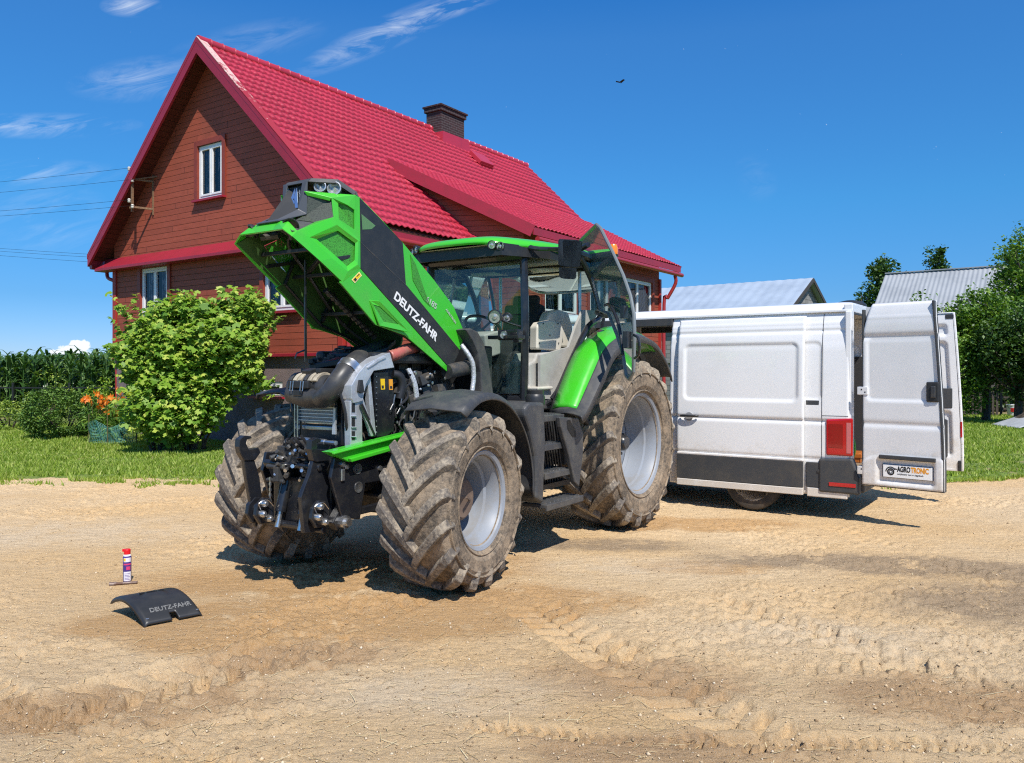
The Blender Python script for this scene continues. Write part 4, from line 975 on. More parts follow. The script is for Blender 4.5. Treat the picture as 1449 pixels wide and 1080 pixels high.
def props_right():
    # tarpaulin tilted over a heap at the right edge
    c = wpt(1455, 588, 24.5); c.z = 0; m = mat('grey_tarpaulin', (.42, .44, .46), .55, col2=(.34, .36, .38), nscale=3)
    xs = np.linspace(-1.0, 1.0, 26); ys = np.linspace(-.7, .7, 18); YY, XX = np.meshgrid(ys, xs, indexing='ij')
    Z = .42 + .42 * XX * .9 + .08 * (fbm(XX * 2 + 4, YY * 2, 3, 6) - .5); Z = np.maximum(Z * (1 - .25 * np.abs(YY)), .02)
    o = gridmesh('tarpaulin', XX, YY, Z, m); o.location = c + Vector((.25, 0, .02)); props(o, 'grey tarpaulin sloping over a low heap at the right edge of the lawn', 'tarpaulin')
    md = o.modifiers.new('s', 'SOLIDIFY'); md.thickness = .02
    h = MB(); h.lathe([(1.05, 0), (.95, .25), (.6, .5), (0, .62)], c + Vector((.75, .2, 0)), 'Z', 14); props(h.build('soil_heap', mat('dark_heap', (.09, .07, .05), .95, bscale=6, bstr=1, bdist=.1), smooth=True), 'dark low heap under the grey tarpaulin', 'heap')
    # white bucket with a red mark
    b0 = wpt(1434, 556, 30.5); b0.z = .02; root = empty('white_bucket', b0, 0, 'small white plastic bucket with a red mark in front of the dark hedge', 'bucket')
    mb = MB(); mb.lathe([(0, 0), (.19, 0), (.24, .42), (.255, .42), (.255, .45), (.23, .45), (.2, .1), (0, .1)], (0, 0, 0), 'Z', 20); mb.build('pail', M_white, root, smooth=True)
    mb = MB(); mb.lathe([(.226, .17), (.243, .32)], (0, 0, 0), 'Z', 20); mb.f = mb.f[12:17]; mb.m = mb.m[12:17]; mb.build('red_mark', mat('red_print', (.55, .02, .02), .5), root, fix=False)
    mb = MB(); mb.tube([(-.25, 0, .43), (-.2, -.1, .3), (0, -.27, .22), (.2, -.1, .3), (.25, 0, .43)], .006, 5, smooth=4); mb.build('handle', M_blk, root)
    # bird
    p = wpt(878, 117, 30); mb = MB(); mb.tube([(-.12, 0, 0), (-.05, 0, .01), (.05, 0, .012), (.12, 0, 0), (.17, 0, -.01)], [.012, .03, .035, .025, .004][0:1] * 5, 8)
    mb.v = [tuple(Vector(v_) * (.32)) for v_ in mb.v]
    mb.add([(.06, 0, .01), (-.05, 0, .01), (-.09, .16, .06), (-.02, .2, .06), (.06, 0, .015), (-.05, 0, .015), (-.09, -.16, .05), (-.02, -.2, .05)], [(0, 1, 2, 3), (4, 7, 6, 5)])
    o = mb.build('flying_bird', mat('black_feathers', (.02, .02, .022), .7)); o.location = p; o.rotation_euler = (0, .3, .9); props(o, 'small black bird flying high in the clear blue sky', 'bird')
props_right()
# ------------------------------------------------------------------ tractor
TRZ = math.atan2(FW.y, FW.x)
tractor = empty('tractor', TO, TRZ, 'green farm tractor with its bonnet raised, cab door open and muddy tyres', 'tractor')
def LP(u, v, y=None, x=None):
    """photo coordinates -> local tractor point on the plane y=const or x=const"""
    r = Vector(((u - CX) / F, 1, -(v - CY) / F)); a = FW if x is not None else LF
    k = x if x is not None else y
    t = (k + TO.dot(a)) / r.dot(a); p = r * t
    q = Vector((p.x - TO.x, p.y - TO.y, 0))
    return Vector((q.dot(FW), q.dot(LF), p.z + CAMH))
def H1(a, b, y): return LP(280 + .27778 * a, 230 + .27778 * b, y=y)
def H3(a, b, y): return LP(560 + .28986 * a, 300 + .28986 * b, y=y)
def H4(a, b, y): return LP(680 + .2593 * a, 480 + .2593 * b, y=y)
def mir(p): return Vector((p.x, -p.y, p.z))
GREEN = mat('tractor_green_paint', (.052, .50, .022), .27, col2=(.09, .40, .05), nscale=2.2, lo=.42, hi=.8, coat=.4, rvar=.25)
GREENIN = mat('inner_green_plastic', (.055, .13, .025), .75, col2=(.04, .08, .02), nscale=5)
BLACKP = mat('black_panel', (.022, .023, .025), .42, col2=(.035, .034, .033), nscale=8)
CHAR = mat('charcoal_plastic', (.05, .052, .057), .5, col2=(.10, .095, .085), nscale=7, bscale=160, bstr=.25, bdist=.002)
FRAMEM = mat('black_steel_paint', (.014, .015, .019), .3, col2=(.04, .037, .033), nscale=9, lo=.5, hi=.8, coat=.3)
DGREY = mat('dark_grey_casting', (.05, .052, .055), .5, .2, col2=(.12, .10, .075), nscale=12)
STEEL = mat('bright_steel', (.62, .63, .64), .28, .9, col2=(.38, .36, .33), nscale=14)
ALU = mat('cast_aluminium', (.66, .69, .74), .36, .55, col2=(.50, .50, .52), nscale=9, bscale=40, bstr=.25, bdist=.004)
RUBH = mat('hose_rubber', (.018, .018, .02), .45)
LETW = mat('white_lettering', (.80, .80, .80), .5)
BEIGE = mat('beige_cab_plastic', (.66, .62, .53), .55, col2=(.56, .52, .44), nscale=5)
GREYC = mat('grey_console_plastic', (.42, .41, .38), .55, col2=(.34, .33, .30), nscale=6)
YEL = mat('yellow_sticker', (.85, .55, .01), .5)
LAMPG = mat('lamp_reflector', (.62, .62, .60), .22, .6, col2=(.3, .32, .35), nscale=60)
RIMM = mat('silver_rim_paint', (.26, .285, .325), .5, .0, col2=(.24, .215, .18), nscale=4, lo=.5, hi=.85)
def tyre_mat():
    m, nt, b = newmat('muddy_tyre'); b.inputs['Roughness'].default_value = .85; b.inputs['Specular IOR Level'].default_value = .25
    n = noise(nt, 3.0, 7, .7); n2 = noise(nt, 26, 6, .7); n3 = noise(nt, 90, 4, .7)
    s = math_(nt, 'ADD', math_(nt, 'MULTIPLY', n.outputs['Fac'], .55), math_(nt, 'MULTIPLY', n2.outputs['Fac'], .45))
    c = mixc(nt, ramp(nt, s, [(.42, 0.), (.58, 1.)]).outputs[0], (.09, .075, .06), (.32, .245, .17))
    c = mixc(nt, ramp(nt, n3.outputs['Fac'], [(.5, 0.), (.75, .5)]).outputs[0], c, (.44, .36, .27))
    nt.links.new(c, b.inputs['Base Color'])
    bump(nt, b, math_(nt, 'ADD', n2.outputs['Fac'], math_(nt, 'MULTIPLY', n3.outputs['Fac'], .4)), .6, .012)
    return m
def tread_mat():
    m, nt, b = newmat('worn_tread_rubber'); b.inputs['Roughness'].default_value = .8; b.inputs['Specular IOR Level'].default_value = .25
    n = noise(nt, 5.0, 7, .7); n2 = noise(nt, 40, 6, .7)
    s = math_(nt, 'ADD', math_(nt, 'MULTIPLY', n.outputs['Fac'], .6), math_(nt, 'MULTIPLY', n2.outputs['Fac'], .4))
    c = mixc(nt, ramp(nt, s, [(.44, 0.), (.60, 1.)]).outputs[0], (.12, .105, .092), (.36, .30, .225))
    nt.links.new(c, b.inputs['Base Color']); bump(nt, b, n2.outputs['Fac'], .5, .01)
    return m
TYRE = tyre_mat(); TREAD = tread_mat()
def make_tyre(R, W, rr, npairs, h, wob=0):
    mb = MB(); hw = W / 2
    Rt = R - h
    def base_r(y):
        t = abs(y) / hw
        return Rt - .022 * t * t - (.05 * max(0, (t - .86) / .14) ** 2)
    prof = [(rr - .012, -hw * .80), (rr + .02, -hw * .86), (rr + (Rt - rr) * .30, -hw * .99), (rr + (Rt - rr) * .6, -hw * 1.015), (Rt - .10, -hw * .985), (Rt - .055, -hw * .94)]
    prof += [(base_r(y), y) for y in np.linspace(-hw * .86, hw * .86, 9)]
    prof += [(r, -y) for r, y in reversed(prof[:6])]
    rib = []
    for r, y in prof: rib.append((r, y))
    mb.lathe([(rr - .03, -hw * .74)] + rib + [(rr - .03, hw * .74)], n=72)
    mb.f = [f for f in mb.f if len(f) == 4]; mb.m = [0] * len(mb.f)
    # bead and sidewall ridges
    for sg in (-1, 1):
        for q, (rad, yy) in enumerate([(rr + .045, hw * .915), (rr + (Rt - rr) * .72, hw * 1.0)]):
            mb.lathe([(rad - .012, sg * (yy - .02)), (rad - .006, sg * (yy + .012)), (rad + .006, sg * (yy + .012)), (rad + .012, sg * (yy - .02))], n=64)
            mb.f = [f for f in mb.f if len(f) <= 4]; mb.m = [0] * len(mb.f)
    mb.mi = 1
    dphi = .50 * .75 / R
    for sg in (-1, 1):
        for k in range(npairs):
            ph0 = 2 * PI * (k + (.5 if sg > 0 else 0)) / npairs; st = []
            for i, t in enumerate((0, .12, .3, .5, .7, .86, .97, 1.04)):
                y = sg * (-.03 + (hw * .965 + .03) * min(t, 1.0)); ph = ph0 + dphi * (t ** .85)
                wd = (.062 + .012 * t) * 1.0; ht = h * (1 - .10 * t)
                rb = base_r(y) - .015; rt = base_r(min(abs(y), hw * .86) * sg) + ht
                if t > .9: rt = base_r(hw * .86) + ht * .72; rb = Rt - .09
                if t > 1.: rt = Rt - .03; rb = Rt - .13; y = sg * hw * 1.0
                e = wd / 2; u = [(-e * 1.25, rb), (-e * .82, rt), (e * .82, rt), (e * 1.25, rb)]
                ring = []
                for a, r in u:
                    # width measured roughly perpendicular to the lug
                    aa = ph + a * 1.15 / R; ring.append((math.cos(aa) * r, y + (-sg * a * .45), math.sin(aa) * r))
                st.append(ring)
            vs = [p for rg in st for p in rg]; n = len(st)
            fs = [(4 * i + j, 4 * i + j + 1, 4 * i + j + 5, 4 * i + j + 4) for i in range(n - 1) for j in range(3)] + [(0, 1, 2, 3), (4 * n - 1, 4 * n - 2, 4 * n - 3, 4 * n - 4)]
            mb.add(vs, fs)
    return mb
def wheel(X, Y, R, W, rr, npairs, h, side, steer=0., hubtype='front', spin=0.):
    """side +1 left"""
    hw = W / 2; prof = [(rr + .022, hw * .84), (rr + .012, hw * .86), (rr - .015, hw * .82), (rr - .03, hw * .70), (rr - .05, hw * .62), (rr - .055, hw * .35), (rr - .075, hw * .30), (rr - .08, -hw * .1), (rr - .10, -hw * .35)]
    if hubtype == 'front': prof += [(rr * .74, -hw * .50), (rr * .62, -hw * .46), (.21, -hw * .44), (.20, -hw * .6), (0, -hw * .6)]
    else: prof += [(rr * .84, -hw * .38), (rr * .66, -hw * .30), (.2, -hw * .30), (.19, -hw * .5), (0, -hw * .5)]
    mb = MB(); mb.lathe([(r, y * side) for r, y in prof], n=64)
    bp = [(rr + .022, -hw * .84), (rr - .02, -hw * .8), (rr - .04, -hw * .5), (rr - .09, -hw * .2)]
    mb.lathe([(r, y * side) for r, y in bp], n=64); mb.f = [f for f in mb.f if len(f) <= 4]; mb.m = [0] * len(mb.f)
    o = mb.build('wheel', RIMM, tractor, smooth=True, loc=(X, Y, R - .025)); o.rotation_euler = (0, 0, math.radians(steer))
    t = make_tyre(R, W, rr, npairs, h).build('tyre', [TYRE, TREAD], o, fix=True, bevel=.007, bseg=1); t.rotation_euler = (0, spin, 0)
    hb = MB()
    if hubtype == 'front':
        hb.lathe([(.0, hw * .28), (.15, hw * .28), (.175, hw * .20), (.185, -hw * .2), (.21, -hw * .35), (.22, -hw * .45)][::-1], n=28) if side > 0 else hb.lathe([(.0, -hw * .50), (.13, -hw * .50), (.155, -hw * .44), (.165, -hw * .1), (.20, hw * .12)], n=28)
        for k in range(10): a = 2 * PI * k / 10; hb.lathe([(0, side * hw * .06), (.016, side * hw * .06), (.016, -side * hw * .1)], (.16 * math.cos(a), 0, .16 * math.sin(a)), n=6)
        hb.bar((-.09, side * hw * .285, -.02), (.09, side * hw * .51, .03), .012, .012)
        hb.build('hub', mat('brown_mud_hub', (.14, .095, .07), .85, col2=(.20, .14, .10), nscale=9), o, smooth=True)
    else:
        hb.lathe([(.0, side * hw * .32), (.07, side * hw * .32), (.09, side * hw * .25), (.10, -side * hw * .02), (.17, -side * hw * .10), (.19, -side * hw * .32)], n=24)
        for k in range(10):
            a = 2 * PI * k / 10; hb.lathe([(0, side * hw * .06), (.02, side * hw * .06), (.022, -side * hw * .2)], (.15 * math.cos(a), 0, .135 * math.sin(a)), n=6)
        hb.build('hub', FRAMEM, o, smooth=True)
        rb = MB()
        for k in range(8):
            a = 2 * PI * k / 8 + .2; rb.lathe([(0, -side * hw * .22), (.022, -side * hw * .22), (.024, -side * hw * .40)], (rr * .60 * math.cos(a), 0, rr * .60 * math.sin(a)), n=6)
        build_parts(rb, 'rim_bolt', STEEL, o, smooth=True)
    return o
STEER = 7
wheel(0, .97, .735, .60, .385, 17, .055, 1, STEER, spin=.1)
wheel(0, -.97, .735, .60, .385, 17, .055, -1, STEER, spin=.25)
wheel(-3.13, .93, .955, .66, .555, 20, .06, 1, 0, 'rear', .05)
wheel(-3.13, -.93, .955, .66, .555, 20, .06, -1, 0, 'rear', .2)
# ---- chassis: gearbox, engine block, axle, tank
mb = MB(); mb.box((-2.2, 0, .95), (1.9, .52, .55)); mb.box((-.45, 0, .98), (1.7, .44, .50)); mb.box((-3.1, 0, 1.0), (.7, 1.3, .42)); mb.box((-3.55, 0, 1.15), (.35, .5, .7))
mb.build('gearbox', DGREY, tractor, bevel=.04)
mb = MB(); mb.box((-.42, 0, 1.40), (1.15, .42, .46)); mb.box((-.42, 0, 1.68), (1.05, .34, .16))
for k in range(6): mb.box((-.86 + k * .18, .0, 1.79), (.13, .28, .07))
for k in range(12): mb.lathe([(0, .235), (.018, .235), (.018, .2)], (-.9 + k * .09, 0, 1.22 + .05 * (k % 2)), n=6)
mb.build('engine_block', DGREY, tractor, bevel=.012)
mb = MB(); mb.tube([(0, -.72, .70), (0, -.3, .66), (0, .3, .66), (0, .72, .70)], [.11, .15, .15, .11], 12); mb.tube([(-.18, -.6, .62), (-.18, .6, .62)], .035, 8)
for s in (-1, 1): mb.box((0, s * .66, .71), (.26, .16, .32)); mb.tube([(.0, s * .6, .9), (.0, s * .42, 1.15)], .05, 8)
mb.tube([(.18, -.62, .68), (.2, 0, .70), (.18, .62, .68)], .03, 8)
mb.build('front_axle', DGREY, tractor, bevel=.01)
for s in (-1, 1):
    mb = MB(); mb.tube([(-.2, s * .10, .78), (-.55, s * .55, .84)], .03, 8)
    mb.build('steering_rod', STEEL, tractor)
# front subframe plates
mb = MB()
for s in (-1, 1):
    pl = [(.80, 1.08), (.84, .93), (.72, .60), (.52, .56), (.46, .84), (-.25, .84), (-.6, .8), (-.6, 1.05), (.5, 1.07)]
    mb.prism(pl, lambda a, b_, h, s=s: (a, s * h, b_), .375, .41)
mb.box((.20, 0, .93), (1.0, .74, .22)); mb.box((.62, 0, .80), (.22, .6, .5))
sf = mb.build('front_subframe', FRAMEM, tractor, bevel=.008)
mb = MB()
for x, z in [(.72, 1.02), (.68, 1.0), (.15, .95), (.30, .95), (.05, 1.0)]:
    mb.lathe([(0, .43), (.02, .43), (.024, .405)], (x, 0, z), n=8)
mb.lathe([(.03, .412), (.034, .415), (.045, .415), (.045, .40)], (.55, 0, .97), n=14)
mb.lathe([(.03, .412), (.034, .415), (.045, .415), (.045, .40)], (.54, 0, .82), n=14)
build_parts(mb, 'bolt', STEEL, sf, smooth=True)
mb = MB(); mb.prism([(.74, .985), (.70, .985), (.70, .89), (.74, .89)], lambda a, b_, h: (a, h, b_), .411, .425); mb.build('catch_plate', STEEL, sf, bevel=.012)
# green side rails with recess
for s in (1, -1):
    A = [LP(467, 640, y=.46), LP(572, 612, y=.46), LP(565, 634, y=.46), LP(495, 654, y=.46)]
    A[1].x = -.15; A[1].z = 1.235; A[2].x = -.15; A[2].z = 1.13
    mb = MB(); fz = lambda a, b_, h, s=s: (a, s * h, b_)
    if s < 0: A[0].x = A[3].x = .40
    op = [(p.x, p.z) for p in A]; mb.prism(op, fz, .36, .455)
    mb.prism([(A[0].x - .02, A[0].z - .004), (A[1].x, A[1].z - .002), (A[1].x, A[1].z - .018), (A[0].x - .02, A[0].z - .02)], fz, .455, .485)
    mb.prism([(A[3].x + .0, A[3].z + .0), (A[2].x, A[2].z), (A[2].x, A[2].z + .03), (A[3].x + .02, A[3].z + .03)], fz, .455, .485)
    mb.build('side_rail', GREEN, tractor, bevel=.006)
# ---- front linkage
LX = .0
def lx(p): return (p[0] + LX, p[1], p[2])
def L3(a, b_, y): return LP(320 + a * .17943, 600 + b_ * .17946, y=y)
def l3(pts, y): return [(L3(a, b_, y).x, L3(a, b_, y).z) for a, b_ in pts]
def link_arm(side):
    y = -.30 if side < 0 else .27
    rt = MB(); f = lambda a, b_, h: (a, y + h, b_)
    if side < 0:
        hk = [(85, 180), (90, 120), (130, 90), (180, 95), (190, 112), (150, 122), (142, 150), (165, 200), (240, 185), (256, 225), (215, 285), (130, 290), (95, 230)]
        bl = [(130, 285), (215, 285), (255, 420), (272, 560), (272, 640), (238, 810), (226, 812), (180, 600), (145, 400)]
        pc, py = (300, 690), .10
    else:
        hk = [(650, 200), (655, 130), (700, 105), (735, 120), (728, 142), (702, 150), (705, 195), (790, 205), (800, 290), (700, 300), (670, 290)]
        bl = [(672, 290), (760, 292), (800, 420), (830, 600), (800, 760), (690, 850), (630, 860), (606, 862), (592, 740), (578, 580), (590, 540), (648, 390)]
        pc, py = (735, 715), .06
    rt.prism(l3(bl, y), f, -.022, .016); rt.prism(l3(hk, y), f, -.032, .026)
    o = rt.build('linkage_arm', FRAMEM, tractor, bevel=.006)
    c = L3(pc[0], pc[1], y + py); r = MB(); k = .0011
    q = [(-.085, .03), (-.05, .10), (.02, .115), (.085, .06), (.10, -.02), (.05, -.095), (-.04, -.10), (-.09, -.05)]
    for y0, y1 in ((py - .02, py + .02), (py - .12, py - .08)): r.prism([(c.x + a, c.z + b_) for a, b_ in q], lambda a, b_, h: (a, y + h, b_), y0, y1)
    r.lathe([(.035, .02), (.05, .018), (.055, -.12)], (c.x + .0, y + py, c.z + .01), n=16)
    dk = r.build('coupling_plate', FRAMEM, o, bevel=.01)
    b_ = MB()
    for x, z in ((.045, -.01), (-.02, -.055), (.03, .07)): b_.lathe([(0, .05), (.016, .05), (.027, .035), (.028, .02), (.03, .0), (0, 0)], (c.x + x, y + py + .02, c.z + z), n=12)
    b_.tube([(c.x + .06, y + py + .03, c.z + .03), (c.x + .09, y + py + .05, c.z + .08), (c.x + .02, y + py + .06, c.z + .10), (c.x - .05, y + py + .05, c.z + .04)], .004, 5, smooth=4)
    build_parts(b_, 'linkage_pin', STEEL, dk, smooth=True)
link_arm(1); link_arm(-1)
mb = MB(); mb.tube([(.84, -.34, 1.0), (.84, .30, 1.0)], .03, 10); mb.tube([(.84, -.32, .52), (.84, .34, .52)], .03, 12); mb.box((.76, -.03, .72), (.10, .5, .36)); mb.bar((.66, .34, .66), (.78, .36, .54), .07, .10); mb.bar((.5, .36, .62), (.12, .34, .62), .05, .06)
mb.bar((.78, -.16, .98), (.86, -.16, .55), .05, .06)
mb.build('linkage_crossbar', FRAMEM, tractor, bevel=.008)
mb = MB(); mb.tube([(.70, .38, .57), (.70, .47, .57)], .032, 12); mb.tube([(.70, .38, .57), (.70, .44, .57)], .05, 12); mb.build('linkage_pivot', STEEL, tractor)
# hydraulic cylinders
for y in (-.14, .12):
    mb = MB(); mb.tube([(.76, y, .95), (.86, y, .62)], .045, 12); c_ = mb.build('hydraulic_cylinder', FRAMEM, tractor, smooth=True)
    mb = MB(); mb.tube([(.86, y, .62), (.89, y, .5)], .022, 10); mb.build('piston_rod', STEEL, c_, smooth=True)
# valve block with fittings
random.seed(3)
mb = MB(); mb.box((.76, -.06, 1.06), (.18, .26, .17)); mb.box((.80, -.02, 1.15), (.1, .16, .09)); mb.box((.73, .12, .98), (.16, .14, .14))
for k in range(26):
    p = Vector((.82 + random.uniform(-.05, .06), random.uniform(-.20, .20), random.uniform(.92, 1.17))); mb.tube([p, p + Vector((random.uniform(.0, .07), random.uniform(-.05, .05), random.uniform(-.03, .05)))], random.uniform(.010, .024), 8)
vb = mb.build('valve_block', DGREY, tractor, bevel=.005)
mb = MB()
for k in range(14):
    p = Vector((.86 + random.uniform(-.03, .04), random.uniform(-.20, .20), random.uniform(.91, 1.17))); d = Vector((random.uniform(.2, 1), random.uniform(-.6, .6), random.uniform(-.3, .5))).normalized() * .045; mb.tube([p, p + d], random.uniform(.008, .018), 8)
build_parts(mb, 'fitting', STEEL, vb, smooth=True)
mb = MB()
for k in range(8):
    a = Vector((.80, random.uniform(-.18, .18), random.uniform(1.0, 1.17))); b_ = Vector((random.uniform(.5, .7), random.uniform(-.3, .3), random.uniform(.95, 1.15)))
    mb.tube([a, a + Vector((.08, 0, random.uniform(.02, .1))), (a + b_) / 2 + Vector((.08, 0, random.uniform(.0, .12))), b_], .011, 6, smooth=5)
build_parts(mb, 'hydraulic_hose', RUBH, vb, smooth=True)
# PTO shaft guard / top link bracket with chain
mb = MB(); mb.box((.86, -.12, .93), (.14, .05, .12)); mb.tube([(.89, -.26, .98), (.89, -.06, .98)], .018, 8); mb.tube([(.89, -.26, .87), (.89, -.06, .87)], .018, 8); bt = mb.build('top_link_bracket', DGREY, tractor, bevel=.005)
mb = MB()
for k in range(12): mb.tube([(.92, -.19 + .003 * (k % 2), .90 - k * .022), (.92, -.19, .878 - k * .022)], .007 if k % 2 else .011, 6)
mb.build('chain', STEEL, bt)
# ---- radiator pack
mb = MB(); mb.box((.40, -.05, 1.38), (.12, .60, .78)); rad = mb.build('radiator', BLACKP, tractor, bevel=.006)
mb = MB()
for k in range(6): mb.box((.475, -.10, 1.27 + k * .05), (.03, .40, .036))
mb.build('cooler_tubes', STEEL, rad, bevel=.008)
mb = MB(); mb.box((.50, -.10, 1.42), (.03, .44, .20)); mb.build('cooler_core', mat('cooler_fin_grey', (.22, .23, .25), .4, .6, col2=(.16, .16, .17), nscale=20), rad)
mb = MB()
for k in range(7): mb.box((.518, -.10, 1.335 + k * .029), (.012, .43, .007))
mb.prism([(.105, 1.23), (.125, 1.45), (.145, 1.45), (.145, 1.23), (.02, 1.23)], lambda a, b_, h: (h, a, b_), .52, .535)
mb.build('cooler_fin', ALU, rad)
mb = MB()
for y in (-.335, -.30): mb.box((.53, y, 1.36), (.02, .014, .56))
mb.tube([(.54, -.31, 1.5), (.54, .14, 1.5)], .012, 6); mb.tube([(.56, -.24, 1.17), (.60, .10, 1.17)], .026, 10); mb.tube([(.60, .10, 1.17), (.62, .24, 1.17)], .020, 10); mb.build('radiator_bracket', STEEL, rad)
# air filter box and intake duct
AFM = mat('dusty_black_plastic', (.04, .04, .042), .42, col2=(.085, .078, .066), nscale=8)
mb = MB()
mb.tube([LP(413, 556, y=-.30), LP(436, 562, y=-.12), LP(458, 560, y=.05)], [.085, .095, .10], 16)
af = mb.build('air_filter', AFM, tractor, smooth=True)
cA, cB = LP(414, 548, y=-.32), LP(462, 548, y=.06); axd = (cB - cA).normalized(); pu = Vector((0, 0, 1)); pf = Vector((1, 0, 0))
mb = MB(); mb.lathe([(.06, -.36), (.095, -.34), (.10, -.30), (.10, .0), (.107, .01), (.107, .05), (.10, .06), (.10, .10)], (cB.x, cB.y - .04, cB.z - .005), n=28); mb.build('filter_drum', AFM, af, smooth=True)
TAN = mat('tan_dusty_plastic', (.46, .40, .30), .6, col2=(.22, .19, .15), nscale=12)
for k in range(6):
    mb = MB(); y0 = cB.y - .34 + k * .058; r0, r1 = .101, .128
    for i_ in range(9):
        a0, a1 = math.radians(28 + i_ * 15), math.radians(28 + (i_ + 1) * 15)
        vs = [(cB.x + math.cos(a) * r, y, cB.z - .005 + math.sin(a) * r) for a in (a0, a1) for r in (r0, r1) for y in (y0, y0 + .040)]
        mb.add(vs, [(0, 1, 3, 2), (4, 6, 7, 5), (0, 4, 5, 1), (2, 3, 7, 6), (0, 2, 6, 4), (1, 5, 7, 3)])
    mb.build('filter_rib', TAN if k % 3 else AFM, af, weld=.0005, bevel=.005)
mb = MB(); mb.box((cB.x + .10, cB.y - .20, cB.z + .02), (.06, .24, .06)); mb.box((cB.x + .11, cB.y - .20, cB.z - .05), (.05, .10, .05)); mb.box((cB.x + .02, cB.y - .18, cB.z + .13), (.08, .10, .04), rot=(0, .3, 0)); mb.box((cB.x - .03, cB.y - .05, cB.z + .135), (.16, .05, .04)); mb.build('filter_clamp', BLACKP, af, bevel=.008)
mb = MB()
for k in range(2): p = Vector((cB.x + .135, cB.y - .26 + k * .12, cB.z)); mb.tube([p + Vector((0, -.015, .05)), p + Vector((.01, -.015, -.03)), p + Vector((.01, .015, -.03)), p + Vector((0, .015, .05))], .004, 6)
mb.build('latch_wire', STEEL, af)
mb = MB(); mb.tube([LP(455, 564, y=.05), LP(467, 556, y=.18), LP(484, 532, y=.24), LP(503, 512, y=.20), LP(520, 502, y=.10), LP(538, 494, y=.0)], [.085, .095, .09, .085, .085, .08], 18, smooth=5)
mb.build('intake_duct', AFM, tractor, smooth=True)
mb = MB(); a = LP(490, 527, y=.235); b_ = LP(496, 519, y=.225); mb.tube([a, a.lerp(b_, .33), a.lerp(b_, .66), b_], [.098, .102, .098, .102], 20); mb.build('duct_clamp', STEEL, tractor, smooth=True)
# cover above the radiator
mb = MB(); P0 = [LP(437, 516, y=-.25), LP(492, 492, y=-.33), LP(560, 480, y=-.1), LP(548, 492, y=.25), LP(500, 505, y=.16)]
mb.add(P0 + [p - Vector((0, 0, .05)) for p in P0], [(0, 1, 2, 3, 4), (9, 8, 7, 6, 5)] + [(i, (i + 1) % 5, 5 + (i + 1) % 5, 5 + i) for i in range(5)]); mb.build('radiator_cover', BLACKP, tractor, bevel=.01)
mb = MB()
for k in range(14): a = P0[0].lerp(P0[1], k / 14) + Vector((random.uniform(-.06, .03), random.uniform(-.04, .1), .015)); mb.box(a, (random.uniform(.03, .09), random.uniform(.03, .08), random.uniform(.02, .05)), rot=(0, 0, random.uniform(0, 1)))
build_parts(mb, 'cover_catch', BLACKP, tractor, bevel=.006)
# aluminium support casting, traced in the plane of the engine's left side
def E2(a, b_, y=.36): return LP(400 + a * .15736, 470 + b_ * .15741, y=y)
def e2(pts, y=.36): return [(E2(a, b_, y).x, E2(a, b_, y).z) for a, b_ in pts]
fy = lambda a, b_, h: (a, h, b_)
mb = MB()
mb.prism(e2([(880, 210), (945, 185), (985, 320), (800, 350), (730, 470), (700, 620), (620, 640), (600, 600), (600, 480), (660, 370), (730, 290)]), fy, .26, .385)
mb.prism(e2([(600, 620), (705, 600), (710, 980), (760, 985), (760, 1010), (605, 1030)]), fy, .30, .37)
for z0, z1 in ((750, 760), (850, 860), (935, 945)): mb.prism(e2([(605, z0), (650, z0), (650, z1), (605, z1)]), fy, .37, .385)
mb.prism(e2([(770, 400), (800, 400), (850, 930), (815, 940)]), fy, .30, .35); mb.prism(e2([(700, 520), (780, 400), (800, 420), (720, 560), (830, 930), (800, 940), (700, 640)]), fy, .33, .355)
mb.prism(e2([(830, 240), (900, 215), (905, 235), (845, 262), (790, 300), (740, 330), (735, 315), (780, 280)]), fy, .385, .395)
al = mb.build('support_casting', ALU, tractor, bevel=.009)
mb = MB()
for z0 in (640, 770, 890): mb.prism(e2([(612, z0), (640, z0), (640, z0 + 80), (612, z0 + 80)]), fy, .365, .373)
mb.prism(e2([(660, 430), (680, 430), (695, 540), (670, 550), (645, 530)]), fy, .38, .41); build_parts(mb, 'casting_opening', BLACKP, al)
mb = MB(); mb.tube([E2(705, 650, .39), E2(830, 935, .40)], .010, 8); mb.tube([E2(705, 650, .39), E2(770, 790, .395)], .016, 10); mb.build('gas_strut', FRAMEM, al)
# fan shroud
mb = MB(); mb.prism(e2([(815, 360), (950, 350), (980, 900), (935, 945), (850, 950)], .34), fy, -.34, .345); mb.prism(e2([(950, 380), (990, 400), (1025, 640), (1010, 900), (960, 920)], .34), fy, -.3, .33)
fs = mb.build('fan_shroud', FRAMEM, tractor, bevel=.01)
mb = MB(); mb.prism(e2([(878, 420), (915, 420), (918, 515), (884, 518)], .345), fy, .345, .349); mb.build('warning_sticker', YEL, fs)
mb = MB(); mb.prism(e2([(955, 425), (985, 425), (988, 520), (958, 520)], .345), fy, .330, .350); mb.build('warning_sticker', mat('orange_sticker', (.85, .36, .03), .5), fs)
mb = MB(); mb.prism(e2([(885, 480), (905, 480), (906, 505), (888, 508)], .345), fy, .349, .3505); mb.prism(e2([(960, 485), (980, 485), (982, 508), (962, 508)], .345), fy, .350, .3515); mb.build('sticker_print', BLACKP, fs)
mb = MB()
for k in range(11): p = E2(838 - (k % 2) * 0 + 3, 400 + k * 50, .35); mb.lathe([(0, .008), (.005, .007), (.006, 0)], p, n=8)
build_parts(mb, 'bolt', STEEL, fs)
